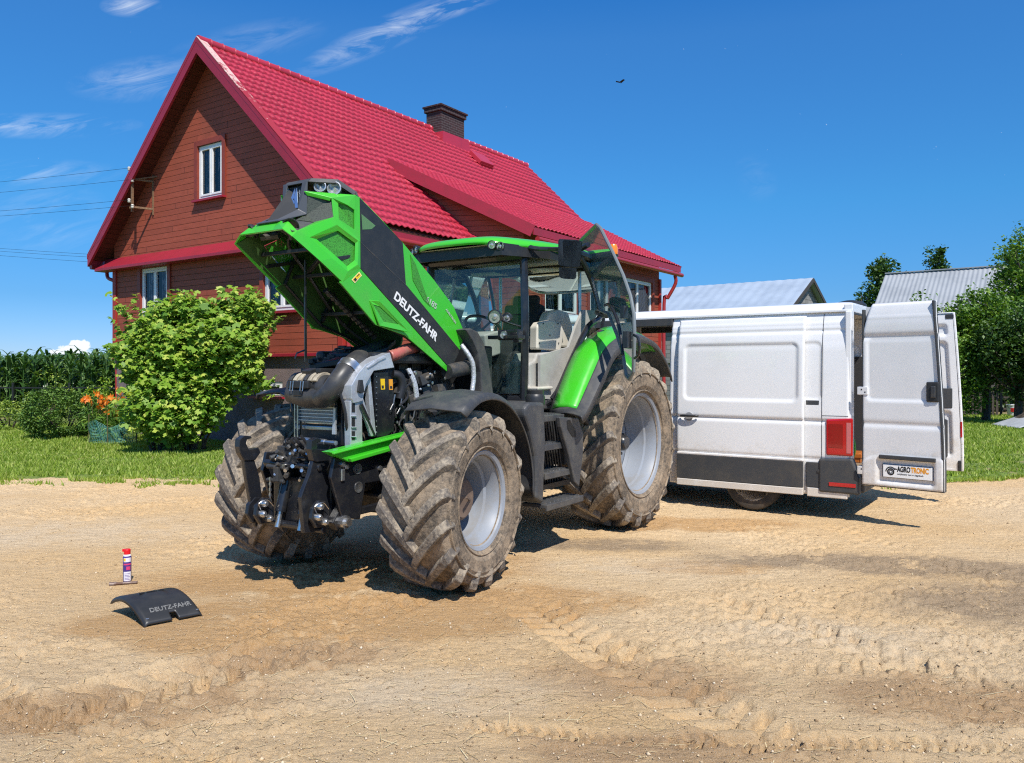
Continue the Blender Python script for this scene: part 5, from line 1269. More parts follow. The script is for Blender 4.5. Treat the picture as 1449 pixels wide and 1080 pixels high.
# red ribbed charge hose
mb = MB(); mb.tube([E2(955, 220, .30), E2(1020, 200, .31), E2(1090, 165, .30), E2(1150, 150, .26), E2(1190, 160, .18)], .052, 16, smooth=6, ridge=-.10); mb.build('charge_hose', mat('faded_red_hose', (.42, .10, .08), .5, col2=(.36, .18, .13), nscale=12), tractor, smooth=True)
# foil wrapped hoses, black hoses, clutter on the left side of the engine
FOIL = mat('silver_foil_sleeve', (.68, .69, .70), .4, .5, col2=(.45, .45, .45), nscale=40, bscale=60, bstr=.6, bdist=.01)
mb = MB()
for off in (0, 14): mb.tube([E2(1120 + off, 330, .33), E2(1165 + off, 420, .36), E2(1190 + off, 520, .37), E2(1195 + off, 620, .37), E2(1160 + off, 690, .36)], .018, 10, smooth=5, ridge=-.08)
build_parts(mb, 'foil_hose', FOIL, tractor, smooth=True)
mb = MB()
for off in (0, .05):
    mb.tube([H3(320, 650, .42 - off), H3(350, 690, .47 - off), H3(375, 740, .5 - off), H3(380, 810, .5 - off), H3(372, 880, .5 - off)], .024, 10, smooth=5, ridge=-.07)
build_parts(mb, 'foil_hose', FOIL, tractor, smooth=True)
mb = MB(); random.seed(12)
for k in range(20):
    a = random.uniform(1000, 1280); b_ = random.uniform(330, 900); y = random.uniform(.25, .36); pts = [E2(a, b_, y)]
    for j in range(3): pts.append(E2(a + random.uniform(-60, 60), b_ + (j + 1) * random.uniform(40, 110), y + random.uniform(-.05, .05)))
    mb.tube(pts, random.uniform(.008, .02), 8, smooth=4)
mb.tube([E2(990, 380, .3), E2(1050, 400, .33), E2(1075, 480, .34), E2(1050, 600, .33)], .04, 12, smooth=5); mb.tube([E2(520, 560, .30), E2(560, 700, .33), E2(575, 850, .33), E2(600, 940, .3)], .012, 8, smooth=4)
for k in range(6): mb.tube([(.5 + .02 * k, .20 + .02 * k, 1.5), (.55, .24, 1.35), (.54, .22 + .01 * k, 1.15)], .008, 6, smooth=4)
build_parts(mb, 'engine_hose', RUBH, tractor, smooth=True)
mb = MB(); random.seed(5)
for k in range(34):
    p = E2(random.uniform(1000, 1500), random.uniform(330, 900), random.uniform(.12, .32)); mb.box(p, (random.uniform(.03, .14), random.uniform(.03, .1), random.uniform(.03, .12)), rot=(random.uniform(-.3, .3), random.uniform(-.6, .6), 0))
    if k % 2: mb.tube([p, p + Vector((random.uniform(-.1, .1), .06, random.uniform(-.06, .06)))], random.uniform(.015, .035), 10)
mb.build('engine_accessory', DGREY, tractor, bevel=.008)
mb = MB()
for k in range(26):
    p = E2(random.uniform(1000, 1500), random.uniform(330, 900), random.uniform(.30, .38)); mb.lathe([(0, .012), (random.uniform(.008, .016), .01), (.015, 0)], p, n=8)
for k in range(5): p = E2(1010 + 60 * k, 560 + 40 * k, .37); mb.tube([p, p + Vector((.02, 0, -.08)), p + Vector((.06, 0, -.13))], .006, 6)
build_parts(mb, 'clip', STEEL, tractor)
mb = MB(); mb.tube([H3(250, 780, .38), H3(350, 760, .40), H3(365, 740, .38)], .07, 14); mb.build('exhaust_canister', DGREY, tractor, smooth=True)
# ---- bonnet
HW = .375
def hb1(a, b_, y): return H1(a, b_, y)
J_top = hb1(822, 180, HW); J_mid = hb1(825, 400, HW); J_low = hb1(825, 540, HW); J_bot = hb1(722, 612, HW)
R_bot = hb1(1278, 1075, HW); R_sb = hb1(1285, 1055, HW); R_st = hb1(1332, 956, HW); R_top = hb1(1348, 850, HW); T_mid = hb1(1040, 410, HW); T_st = hb1(1056, 622, HW)
K1 = hb1(905, 828, HW); K2 = hb1(930, 836, HW); K3 = hb1(1076, 868, HW); K4 = hb1(1054, 882, HW)
A2 = hb1(1200, 600, HW + .0); A3 = hb1(1300, 735, HW)
bon = MB()
def both(mb, pts, flip=True):
    mb.poly(pts)
    mb.poly([mir(p) for p in reversed(pts)])
def out(p, d): return Vector((p.x, p.y + d * (1 if p.y >= 0 else -1), p.z))
# lower green flank
V1 = [hb1(892, 725, HW + .02), hb1(925, 735, HW + .02), hb1(1020, 825, HW + .02), hb1(945, 812, HW + .02)]
for m_ in (lambda p: p, mir):
    P = lambda *a: [m_(q) for q in a]
    bon.poly(P(J_bot, J_low, R_sb, R_bot, K4, K1))
    # vent bulge
    o1, o2, o3, o4 = [m_(q) for q in (hb1(870, 700, HW), hb1(925, 705, HW + .035), hb1(1075, 865, HW + .03), hb1(925, 830, HW + .035))]
    bon.ring([m_(q) for q in (hb1(870, 700, HW + .002), hb1(925, 705, HW + .035), hb1(1078, 866, HW + .03), hb1(925, 832, HW + .03))], [m_(q) for q in V1])
    # upper rear green
    bon.poly(P(T_mid, A2, A3, R_top, R_st, T_st))
    bon.poly(P(out(R_top, 0), hb1(1348, 900, HW), R_st))
# top skin (slightly crowned) between the two flanks
tops = [J_top, hb1(930, 290, HW), T_mid, A2, A3, R_top]
for a, b_ in zip(tops[:-1], tops[1:]):
    dvec = (b_ - a).normalized(); up = Vector((dvec.z, 0, -dvec.x)); up = up if up.z > 0 else -up
    sec = []
    for p in (a, b_):
        row = [p, Vector((p.x, HW * .86, p.z)) + up * .035, Vector((p.x, HW * .5, p.z)) + up * .055, Vector((p.x, 0, p.z)) + up * .06]
        row += [mir(q) for q in reversed(row[:-1])]; sec.append(row)
    for i in range(6): bon.poly([sec[0][i], sec[0][i + 1], sec[1][i + 1], sec[1][i]])
bonnet = bon.build('bonnet', GREEN, tractor, weld=.0008, solid=.012, bevel=.004)
# black stripe, both sides
st = MB()
both(st, [out(q, .004) for q in (J_low, J_mid, J_top, hb1(830, 190, HW), T_mid, T_st, R_st, R_sb)])
stripe = st.build('black_side_panel', BLACKP, bonnet, solid=.012, bevel=.003)
mb = MB(); both(mb, [hb1(833, 262, HW + .012), hb1(905, 322, HW + .012), hb1(885, 340, HW + .012), hb1(838, 342, HW + .012)]); mb.build('mesh_panel', mat('pale_mesh', (.10, .22, .09), .5), bonnet)
mb = MB(); p = [hb1(828, 402, HW + .0115), hb1(1060, 622, HW + .0115), hb1(1060, 627, HW + .0115), hb1(828, 407, HW + .0115)]; both(mb, p); mb.build('panel_joint', DGREY, stripe)
mb = MB(); both(mb, V1); 
both(mb, [hb1(1082, 470, HW + .008), hb1(1110, 520, HW + .008), hb1(1150, 640, HW + .008), hb1(1185, 735, HW + .008), hb1(1150, 700, HW + .008), hb1(1095, 600, HW + .008)])
MESHG, nt, b = newmat('green_mesh_grille'); b.inputs['Base Color'].default_value = (.035, .20, .018, 1); b.inputs['Roughness'].default_value = .45
tcx = nn(nt, 'ShaderNodeTexCoord'); vo = nn(nt, 'ShaderNodeTexVoronoi'); vo.inputs['Scale'].default_value = 130; nt.links.new(tcx.outputs['Object'], vo.inputs['Vector'])
nt.links.new(ramp(nt, vo.outputs['Distance'], [(.2, (.025, .10, .015)), (.5, (.055, .30, .03))]).outputs[0], b.inputs['Base Color'])
nt.links.new(ramp(nt, vo.outputs['Distance'], [(.10, .15), (.28, 1.)]).outputs[0], b.inputs['Alpha'])
MESHD, nt, b = newmat('dark_mesh_grille'); b.inputs['Roughness'].default_value = .5
tcx = nn(nt, 'ShaderNodeTexCoord'); vo = nn(nt, 'ShaderNodeTexVoronoi'); vo.inputs['Scale'].default_value = 130; nt.links.new(tcx.outputs['Object'], vo.inputs['Vector'])
nt.links.new(ramp(nt, vo.outputs['Distance'], [(.2, (.01, .012, .01)), (.5, (.055, .065, .05))]).outputs[0], b.inputs['Base Color'])
build_parts(mb, 'mesh_panel', MESHG, bonnet, solid=.004)
# lettering along the flank
dl = (R_st - T_st); dl = (hb1(1332, 956, HW) - hb1(1060, 690, HW)).normalized()
nrm = Vector((0, 1, 0))
s0 = hb1(996, 690, HW + .0125); s1 = hb1(1205, 905, HW + .0125); dl = (s1 - s0).normalized()
upv = Vector((-dl.z, 0, dl.x)); upv = upv if upv.z > 0 else -upv
# reading direction runs from the nose down to the cab on the left flank
t_ = text('DEUTZ-FAHR', .104, LETW, stripe, frame_mtx(s0, dl, upv), bold=.0032, xs=1.0)
bbx = max(v_.co.dot(dl) for v_ in t_.data.vertices) - min(v_.co.dot(dl) for v_ in t_.data.vertices)
sc_ = (s1 - s0).length / bbx * 1.03
for v_ in t_.data.vertices:
    d_ = (v_.co - s0); a_ = d_.dot(dl); v_.co = v_.co + dl * (a_ * (sc_ - 1))
text('DEUTZ-FAHR', .104, LETW, stripe, frame_mtx(mir(s1), -dl, upv), bold=.0032, xs=sc_)
GREYL = mat('silver_lettering', (.42, .50, .42), .4)
a_, b_ = hb1(1160, 705, HW + .009), hb1(1228, 762, HW + .009); d2 = (b_ - a_).normalized(); u2 = Vector((-d2.z, 0, d2.x)); u2 = u2 if u2.z > 0 else -u2
text('6185', .075, GREYL, bonnet, frame_mtx(a_, d2, u2), bold=.001, xs=1.1)
a_, b_ = hb1(1262, 752, HW + .009), hb1(1330, 850, HW + .009); d2 = (b_ - a_).normalized(); u2 = Vector((-d2.z, 0, d2.x)); u2 = u2 if u2.z > 0 else -u2
text('AGROTRON', .034, GREYL, bonnet, frame_mtx(a_, d2, u2), bold=.0004)
mb = MB(); mb.poly([hb1(783, 597, HW + .009), hb1(822, 556, HW + .009), hb1(836, 576, HW + .009), hb1(800, 615, HW + .009)]); mb.build('warning_sticker', mat('pale_sticker', (.85, .75, .35), .5), bonnet)
mb = MB(); mb.poly([hb1(789, 596, HW + .0105), hb1(821, 562, HW + .0105), hb1(831, 576, HW + .0105), hb1(799, 608, HW + .0105)]); mb.build('sticker_field', YEL, bonnet)
mb = MB(); mb.poly([hb1(793, 596, HW + .0115), hb1(803, 586, HW + .0115), hb1(811, 597, HW + .0115), hb1(802, 606, HW + .0115)]); mb.poly([hb1(808, 580, HW + .0115), hb1(822, 566, HW + .0115), hb1(824, 570, HW + .0115), hb1(811, 583, HW + .0115)]); mb.build('sticker_print', BLACKP, bonnet)
# nose : corner facets
Q = dict(a=hb1(690, 280, .33), b=hb1(680, 182, .29), c=hb1(540, 146, .13), d=hb1(560, 166, .145), e=hb1(600, 306, .22), f=hb1(505, 350, .30), g=hb1(480, 378, .33), h=hb1(610, 487, .36), i=hb1(735, 612, HW), wb=hb1(552, 268, .14), tp=hb1(800, 166, .37))
ns = MB()
for m_ in (lambda p: p, mir):
    P = lambda *a: [m_(q) for q in a]
    outer = P(Q['a'], J_mid, J_low, Q['i'], Q['h'], Q['f'])
    inner = P(hb1(712, 348, .335), hb1(800, 412, .36), hb1(797, 500, .365), hb1(757, 530, .36), hb1(700, 478, .345), hb1(603, 392, .31))
    midr = P(hb1(705, 318, .345), hb1(815, 400, .378), hb1(812, 520, .382), hb1(760, 556, .38), hb1(680, 490, .365), hb1(570, 382, .325))
    ns.ring(outer, midr); ns.ring(midr, inner)
    # upper triangle frame
    outer = P(Q['a'], Q['b'], Q['tp'], J_top, J_mid); w1 = P(hb1(716, 290, .335), hb1(714, 206, .30), hb1(760, 218, .345), hb1(795, 242, .365), hb1(795, 342, .362))
    ns.ring(outer, w1)
    ns.poly(P(Q['b'], Q['c'], Q['tp'])); ns.poly(P(Q['c'], Q['b'], hb1(672, 196, .275), hb1(556, 168, .14)))
    # arch from f along the lower front rim down to the chin
    ns.poly(P(Q['a'], Q['f'], hb1(520, 345, .28), hb1(600, 306, .235)))
    ns.poly(P(Q['f'], Q['g'], Q['h']))
    # rim, flat lip turning inwards
    lip = P(Q['g'], Q['h'], Q['i'], J_bot)
    lin = [Vector((q.x - .02, q.y * .93, q.z + .03)) for q in lip]
    for k in range(3): ns.poly([lip[k], lip[k + 1], lin[k + 1], lin[k]])
# chin bow across the front
chn = [hb1(480, 378, .33), hb1(430, 340, .24), hb1(384, 348, .10)]
chin_o = [hb1(505, 350, .30), hb1(462, 302, .215), hb1(410, 300, .09)]
full_i = chn + [mir(p) for p in reversed(chn)]; full_o = chin_o + [mir(p) for p in reversed(chin_o)]
for k in range(5): ns.poly([full_i[k], full_i[k + 1], full_o[k + 1], full_o[k]])
full_d = [p + Vector((-.03, 0, .05)) for p in full_i]
ns.build('nose_frame', GREEN, bonnet, weld=.004, solid=.014, bevel=.005)
for m_ in (lambda p: p, mir):
    mb = MB(); mb.poly([m_(q) for q in (hb1(712, 348, .325), hb1(800, 412, .35), hb1(797, 500, .355), hb1(757, 530, .35), hb1(700, 478, .335), hb1(603, 392, .30))]); mb.build('mesh_panel', MESHG, bonnet)
    mb = MB(); mb.poly([m_(q) for q in (hb1(716, 290, .325), hb1(714, 206, .29), hb1(760, 218, .335), hb1(795, 242, .355), hb1(795, 342, .352))]); mb.build('mesh_panel', MESHG, bonnet)
    mb = MB(); mb.poly([m_(q) for q in (Q['d'], hb1(680, 184, .27), Q['a'], Q['e'], hb1(500, 292, .15), hb1(552, 268, .135))]); mb.build('front_grille', MESHD, bonnet, solid=.004)
    mb = MB(); mb.ring([m_(q) for q in (hb1(480, 352, .31), hb1(520, 350, .295), hb1(600, 310, .25), hb1(500, 296, .17), hb1(430, 300, .16))], [m_(q) for q in (hb1(478, 340, .26), hb1(505, 335, .25), hb1(515, 318, .22), hb1(480, 305, .19), hb1(445, 318, .2))]); mb.build('lamp_surround', CHAR, bonnet, solid=.006)
    c = m_(hb1(476, 322, .215)); nd = Vector((.6, .35 * (1 if c.y > 0 else -1), -.45)).normalized()
    rot = nd.to_track_quat('Z', 'Y').to_euler(); mb = MB(); mb.lathe([(0, -.02), (.045, -.02), (.062, .0), (.066, .014), (.058, .016), (.05, .004), (0, .0)], c, 'Z', 22, rot=rot); mb.build('lamp_housing', BLACKP, bonnet, smooth=True)
# matt inner faces of the flanks and nose, a little way inside the painted skin
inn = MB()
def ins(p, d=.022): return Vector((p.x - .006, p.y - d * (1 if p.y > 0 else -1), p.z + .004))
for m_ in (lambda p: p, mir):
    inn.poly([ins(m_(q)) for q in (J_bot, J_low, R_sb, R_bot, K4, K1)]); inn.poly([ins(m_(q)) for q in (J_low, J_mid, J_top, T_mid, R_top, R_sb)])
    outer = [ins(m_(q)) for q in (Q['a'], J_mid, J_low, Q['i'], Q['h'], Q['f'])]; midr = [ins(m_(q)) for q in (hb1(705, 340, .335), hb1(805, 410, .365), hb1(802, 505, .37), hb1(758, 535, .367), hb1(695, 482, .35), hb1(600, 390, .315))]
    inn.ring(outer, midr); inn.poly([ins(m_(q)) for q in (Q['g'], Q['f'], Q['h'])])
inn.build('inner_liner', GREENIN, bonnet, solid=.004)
# central wedge with logo plate
wd = MB()
wr = [hb1(555, 100, .13), hb1(552, 262, .145), hb1(420, 296, .12), hb1(548, 268, .14)]
rr_ = [hb1(530, 104, .07), hb1(520, 230, .075), hb1(425, 292, .09)]
top_r, mid_r, bot_r = hb1(560, 92, .14), hb1(555, 265, .145), hb1(412, 298, .13)
in_t, in_m, in_b = hb1(532, 106, .085), hb1(508, 240, .085), hb1(405, 292, .085)
ct_t, ct_b = hb1(515, 120, 0), hb1(440, 285, 0)
pl_r = [hb1(528, 118, .078), hb1(498, 240, .078)]
for m_ in (lambda p: p, mir):
    P = lambda *a: [m_(q) for q in a]
    wd.poly(P(top_r, mid_r, in_m, in_t)); wd.poly(P(mid_r, bot_r, in_b, in_m))
wd.poly([in_b, bot_r, mir(bot_r), mir(in_b)]); wd.poly([top_r, in_t, mir(in_t), mir(top_r)])
wd.build('nose_wedge', mat('slate_grey_plastic', (.07, .074, .085), .4), bonnet, weld=.002, solid=.01, bevel=.004)
rec = Vector((-.03, 0, -.01)); mb = MB(); pp = [in_t + rec, in_m + rec, in_b + rec, mir(in_b) + rec, mir(in_m) + rec, mir(in_t) + rec]; mb.poly(pp); mb.build('logo_plate', BLACKP, bonnet, solid=.006)
# emblem: arrow like angular mark
cen = (in_t + in_m + mir(in_t) + mir(in_m)) / 4 + rec + Vector((.012, 0, -.005)); upn = (in_t - in_m); upn.y = 0; upn.normalize(); sdv = Vector((0, 1, 0))
def em(a, b_): return cen + sdv * a + upn * b_ + Vector((.004, 0, 0))
EMB = mat('bright_emblem', (.42, .55, .75), .15, .8)
mb = MB()
for tri in ([(-.065, -.075), (-.01, .10), (.0, .02), (-.035, -.075)], [(.065, -.075), (.01, .10), (.0, .02), (.035, -.075)], [(-.03, -.035), (.03, -.035), (.018, -.005), (-.018, -.005)]):
    mb.poly([em(*q) for q in tri])
mb.build('emblem', EMB, bonnet, solid=.006)
# black headlight visor on top
vz = MB()
zt = [hb1(565, 98, .14), hb1(700, 104, .28), hb1(795, 164, .36)]; zl = [hb1(548, 144, .13), hb1(700, 172, .28), hb1(800, 170, .37)]
up_ = Vector((-.02, 0, .05))
for m_ in (lambda p: p, mir):
    P = lambda *a: [m_(q) for q in a]
    bk = [q + Vector((-.10, -.03, -.02)) for q in zt]; bl = [q + Vector((-.08, -.03, .0)) for q in zl]
    top2 = [q + Vector((-.03, 0, .03)) for q in zt]
    vz.poly(P(zt[0], zt[1], top2[1], top2[0])); vz.poly(P(zt[1], zt[2], top2[2], top2[1]))
    far = [Vector((q.x - .30, q.y * .95, q.z + .02)) for q in top2]
    vz.poly(P(top2[0], top2[1], J_top + Vector((0, -.05, .035)), Vector((J_top.x, .12, J_top.z + .06)))); vz.poly(P(top2[1], top2[2], J_top))
    vz.poly(P(zt[0], bk[0], bk[1], zt[1])); vz.poly(P(zt[1], bk[1], bk[2], zt[2])); vz.poly(P(bk[0], bl[0], bl[1], bk[1])); vz.poly(P(bk[1], bl[1], bl[2], bk[2])); vz.poly(P(bl[0], zl[0], zl[1], bl[1])); vz.poly(P(bl[1], zl[1], zl[2], bl[2]))
vz.poly([zt[0], zt[0] + Vector((-.03, 0, .03)), mir(zt[0]) + Vector((-.03, 0, .03)), mir(zt[0])]); tt_ = zt[0] + Vector((-.03, 0, .03)); vz.poly([tt_, Vector((J_top.x, .12, J_top.z + .06)), Vector((J_top.x, -.12, J_top.z + .06)), mir(tt_)])
vz.build('headlight_visor', CHAR, bonnet, weld=.001, solid=.008, bevel=.004)
for m_ in (lambda p: p, mir):
    for (a, b_, y, r) in ((614, 120, .185, .040), (686, 130, .265, .046)):
        c = m_(hb1(a, b_, y)) + Vector((-.02, 0, .0)); nd = Vector((.75, .45 * (1 if c.y > 0 else -1), .1)).normalized(); rot = nd.to_track_quat('Z', 'Y').to_euler()
        mb = MB(); mb.lathe([(0, -.05), (r * 1.1, -.04), (r * 1.25, .012), (r * 1.05, .014), (r * .98, .0), (r * .6, -.018), (r * .3, -.01), (0, .004)], c, 'Z', 20, rot=rot); h_ = mb.build('headlight', LAMPG, bonnet, smooth=True)
# inner frame, braces, wiring inside the raised bonnet
mb = MB()
for s in (1, -1):
    g = lambda a, b_: (hb1(a, b_, HW - .04) if s > 0 else mir(hb1(a, b_, HW - .04)))
    mb.tube([g(740, 600), g(915, 815), g(1060, 890), g(1200, 1000)], .014, 6); mb.tube([g(735, 600), g(800, 420)], .016, 6)
    mb.bar(g(640, 500), g(840, 470), .03, .03); mb.bar(g(920, 800), g(980, 640), .03, .03); mb.bar(g(1040, 860), g(1090, 720), .02, .03)
for a, b_ in ((620, 470), (790, 590), (930, 790)):
    p = hb1(a, b_, HW - .03) + Vector((0, 0, .05)); mb.bar(p, mir(p), .035, .03)
p = hb1(640, 470, .3); mb.bar(p, mir(p) + Vector((-.35, 0, -.1)), .03, .03)
mb.build('inner_brace', BLACKP, bonnet, bevel=.004)
# inner liner panels of the flanks (what shows through the opening)
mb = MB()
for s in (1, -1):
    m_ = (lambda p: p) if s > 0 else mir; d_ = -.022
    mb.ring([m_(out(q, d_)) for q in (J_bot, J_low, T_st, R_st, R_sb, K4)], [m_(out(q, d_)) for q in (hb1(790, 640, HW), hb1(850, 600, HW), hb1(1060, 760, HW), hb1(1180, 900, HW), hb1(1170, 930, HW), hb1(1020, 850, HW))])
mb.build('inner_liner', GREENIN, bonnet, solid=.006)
random.seed(9); mb = MB()
for k in range(10):
    p = Vector((1.0 + random.uniform(-.12, .05), random.uniform(-.2, .22), 2.86 + random.uniform(-.06, .05))); mb.tube([p, p + Vector((random.uniform(-.1, .1), random.uniform(-.12, .12), random.uniform(-.05, .02)))], random.uniform(.012, .028), 8)
build_parts(mb, 'latch_mechanism', DGREY, bonnet, smooth=True)
mb = MB(); mb.tube([(.95, .1, 2.84), (.8, -.1, 2.75), (.5, -.2, 2.55), (.1, -.25, 2.2), (-.2, -.1, 1.95)], .016, 7, smooth=5); mb.build('wiring_loom', RUBH, bonnet, smooth=True)
# prop rod holding the bonnet
mb = MB(); mb.tube([LP(432, 368, y=-.08), LP(432.5, 512, y=-.12)], .011, 8); mb.tube([LP(432.5, 495, y=-.12), LP(420, 500, y=-.13), LP(417, 508, y=-.13)], .007, 6); mb.build('prop_rod', FRAMEM, tractor)
mb = MB(); a, b_ = H1(650, 650, .0), H1(900, 890, .05); mb.tube([a.lerp(b_, i / 24) for i in range(25)], .030, 10, ridge=-.3); mb.build('ribbed_snorkel', RUBH, tractor)

# ---- cab
GLASS = glassmat('green_cab_glass', (.64, .80, .74), .05, .035)
GLASSD = glassmat('door_glass', (.60, .82, .76), .16, .16)
# floor, lower body
mb = MB(); mb.box((-2.2, 0, 1.40), (1.55, 1.42, .10)); mb.box((-1.75, 0, 1.28), (.7, .8, .2)); mb.build('cab_floor', CHAR, tractor, bevel=.02)
An, Af = .60, -.60
def cpost(pts, r, n=8, sm=5): 
    q = MB(); q.tube(pts, r, n, smooth=sm); return q
fr = MB()
AT, AB = LP(741, 362, y=An), LP(741, 566, y=An)
for s in (1, -1):
    m_ = (lambda p: p) if s > 0 else mir
    fr.tube([m_(q) for q in (AB, AB.lerp(AT, .5) + Vector((.02, .03, 0)), AT)], .042, 8, smooth=6)
    fr.tube([m_(AT), m_(AT) + Vector((-.1, .04 * s, .08)), Vector((-2.35, .80 * s, 3.02)), Vector((-2.95, .78 * s, 2.98))], .045, 8, smooth=5)
    C = [Vector((-2.42, .80, 3.0)), Vector((-2.66, .83, 2.75)), H3(1000, 500, .84), H3(940, 560, .84), H3(870, 700, .83), H3(800, 860, .80), H3(765, 915, .76)]
    fr.tube([Vector((p.x, p.y * s, p.z)) for p in C], .034, 8, smooth=5)
    fr.tube([(-3.0, .72 * s, 1.9), (-3.1, .76 * s, 2.4), (-2.95, .78 * s, 2.98)], .02, 8, smooth=4)
    fr.tube([m_(AB), m_(AB) + Vector((-.25, .06 * s, -.06)), Vector((H3(765, 915, .76).x, .76 * s, 1.44))], .03, 8, smooth=4)
fr.tube([AB, mir(AB)], .04, 8); fr.tube([AT, mir(AT)], .05, 8); fr.tube([(-2.95, .78, 2.98), (-2.95, -.78, 2.98)], .04, 8); fr.tube([(-3.0, .72, 1.95), (-3.0, -.72, 1.95)], .04, 8)
fr.build('cab_frame', FRAMEM, tractor, smooth=True)
# dark header under the roof
hd = MB(); zt = 2.98
hp_ = [(-1.28, -.56), (-1.28, .56), (-1.9, .74), (-3.0, .76), (-3.0, -.76), (-1.9, -.74)]
hd.add([(x * 1.0, y, 2.885 + (.0 if x > -1.5 else .02)) for x, y in hp_] + [(x, y, 3.0) for x, y in hp_], [(i, (i + 1) % 6, 6 + (i + 1) % 6, 6 + i) for i in range(6)] + [(6, 7, 8, 9, 10, 11)])
hdo = hd.build('roof_header', BLACKP, tractor, solid=.02)
# roof shell
rf = MB(); outl = [(-1.18, 0), (-1.20, .42), (-1.33, .58), (-1.9, .78), (-2.6, .84), (-3.15, .80), (-3.25, 0)]
full = outl + [(x, -y) for x, y in reversed(outl[1:-1])]
def rring(sc, z, dz=0.): return [(-2.2 + (x + 2.2) * sc, y * sc, z + (.04 if x > -1.4 else 0) * 0 + (-.035 if (abs(y) > .5 and x > -1.5) else 0) * dz) for x, y in full]
rings = [rring(.99, 3.005, 1), rring(1.005, 3.02, 1), rring(1.0, 3.045, 1), rring(.95, 3.085, .6), rring(.80, 3.115, .2), rring(.5, 3.14), rring(.2, 3.145)]
rring2 = [(p[0], p[1]) for p in rring(.97, 3)]
n = len(full)
for k in range(len(rings) - 1): rf.add(rings[k] + rings[k + 1], [(i, (i + 1) % n, n + (i + 1) % n, n + i) for i in range(n)])
rf.poly(rings[-1]); roof_o = rf.build('cab_roof', GREEN, tractor, weld=.001, smooth=True)
md = roof_o.modifiers.new('ss', 'SUBSURF'); md.levels = 2; md.render_levels = 2
mb = MB(); mb.poly([(x, y, 2.99) for x, y in rring2]); mb.build('roof_lining', BEIGE, tractor)
def lamp(c, nd, r, name='work_lamp', parent=None, body=FRAMEM, d=.06):
    nd = Vector(nd).normalized(); rot = nd.to_track_quat('Z', 'Y').to_euler(); mb = MB()
    mb.lathe([(0, -d), (r * .8, -d * .9), (r * 1.15, -d * .2), (r * 1.18, .0), (r * 1.0, .004), (r * .98, -.01)], c, 'Z', 22, rot=rot); o = mb.build(name, body, parent or tractor, smooth=True)
    g = MB(); g.lathe([(r * .99, -.008), (r * .6, -.024), (r * .45, -.012), (r * .4, -.0), (0, .004)], c, 'Z', 20, rot=rot); g.build('lens', LAMPG, o, smooth=True)
for a, b_, y in ((465, 160, .47), (512, 168, .55), (146, 212, -.57), (173, 199, -.50)):
    c = H3(a, b_, y); c.x = -1.24 if abs(y) < .52 else -1.27; lamp(c, (1, .25 * (1 if y > 0 else -1), -.12), .038, parent=hdo)
# windshield and other glass
def pane(name, pts, gm=GLASS, parent=tractor): mb = MB(); mb.poly(pts); return mb.build(name, gm, parent)
WBz = 1.52
pane('windshield', [Vector((AB.x, .57, WBz)), Vector((AT.x, .56, 2.85)), Vector((AT.x, -.56, 2.85)), Vector((AB.x, -.57, WBz))])
C = [Vector((p.x, -p.y + .0, p.z)) for p in [Vector((-2.42, .80, 3.0)), Vector((-2.66, .83, 2.75)), H3(1000, 500, .84), H3(940, 560, .84), H3(870, 700, .83), H3(765, 915, .76)]]
pane('side_window', [mir(AB), mir(AT)] + C)
pane('side_window', [(-2.5, -.81, 2.95), (-2.93, -.78, 2.95), (-3.06, -.76, 2.4), (-3.0, -.74, 2.0), (-2.85, -.8, 2.2), (-2.75, -.82, 2.6)])
pane('side_window', [(-2.5, .81, 2.95), (-2.93, .78, 2.95), (-3.06, .76, 2.4), (-3.0, .74, 2.0), (-2.93, .80, 2.3), (-2.72, .82, 2.7)])
pane('rear_window', [(-3.0, .7, 2.0), (-3.0, .74, 2.94), (-3.0, -.74, 2.94), (-3.0, -.7, 2.0)])
# tilted open rear window frame seen past the door
mb = MB(); pts = [(-3.02, .6, 2.92), (-3.35, .62, 2.93), (-3.72, .5, 2.78), (-3.75, .0, 2.76), (-3.72, -.5, 2.78), (-3.35, -.62, 2.93), (-3.02, -.6, 2.92)]
mb.tube(pts, .018, 6, smooth=4); ow = mb.build('opened_rear_window', STEEL, tractor, smooth=True); pane('window_glass', pts, GLASS, ow)
# seats and controls
def cushion(mb, c, d, rot=None): mb.box(c, d, rot)
ps = MB()
seatp = [H3(688, 670, .55), H3(690, 560, .55), H3(705, 538, .55), H3(760, 528, .55), H3(805, 540, .55), H3(822, 580, .55), H3(815, 640, .55), H3(805, 680, .55)]
ps.add(seatp + [Vector((q.x - .04, q.y - .12, q.z)) for q in seatp], [tuple(range(8)), tuple(reversed(range(8, 16)))] + [(i, (i + 1) % 8, 8 + (i + 1) % 8, 8 + i) for i in range(8)])
so_ = ps.build('passenger_seat', BEIGE, tractor, bevel=.02, bseg=3)
ps = MB(); seatq = [H3(735, 660, .40), H3(738, 520, .40), H3(755, 485, .40), H3(800, 476, .40), H3(845, 490, .40), H3(866, 560, .40), H3(862, 640, .40), H3(840, 665, .40)]
ps.add(seatq + [Vector((q.x - .04, q.y - .14, q.z)) for q in seatq], [tuple(range(8)), tuple(reversed(range(8, 16)))] + [(i, (i + 1) % 8, 8 + (i + 1) % 8, 8 + i) for i in range(8)]); ps.build('seat_backrest', BEIGE, so_, bevel=.03, bseg=3)
mb = MB()
for a, b_ in ((720, 545), (752, 602), (792, 545), (700, 640), (795, 640)): mb.lathe([(0, .008), (.007, .006), (.008, 0)], H3(a, b_, .555), n=8)
build_parts(mb, 'screw', BLACKP, so_)
cs = MB(); conp = [H3(650, 740, .62), H3(682, 725, .62), H3(690, 690, .62), H3(830, 680, .62), H3(800, 790, .62), H3(770, 905, .62), H3(640, 890, .62), H3(655, 850, .62)]
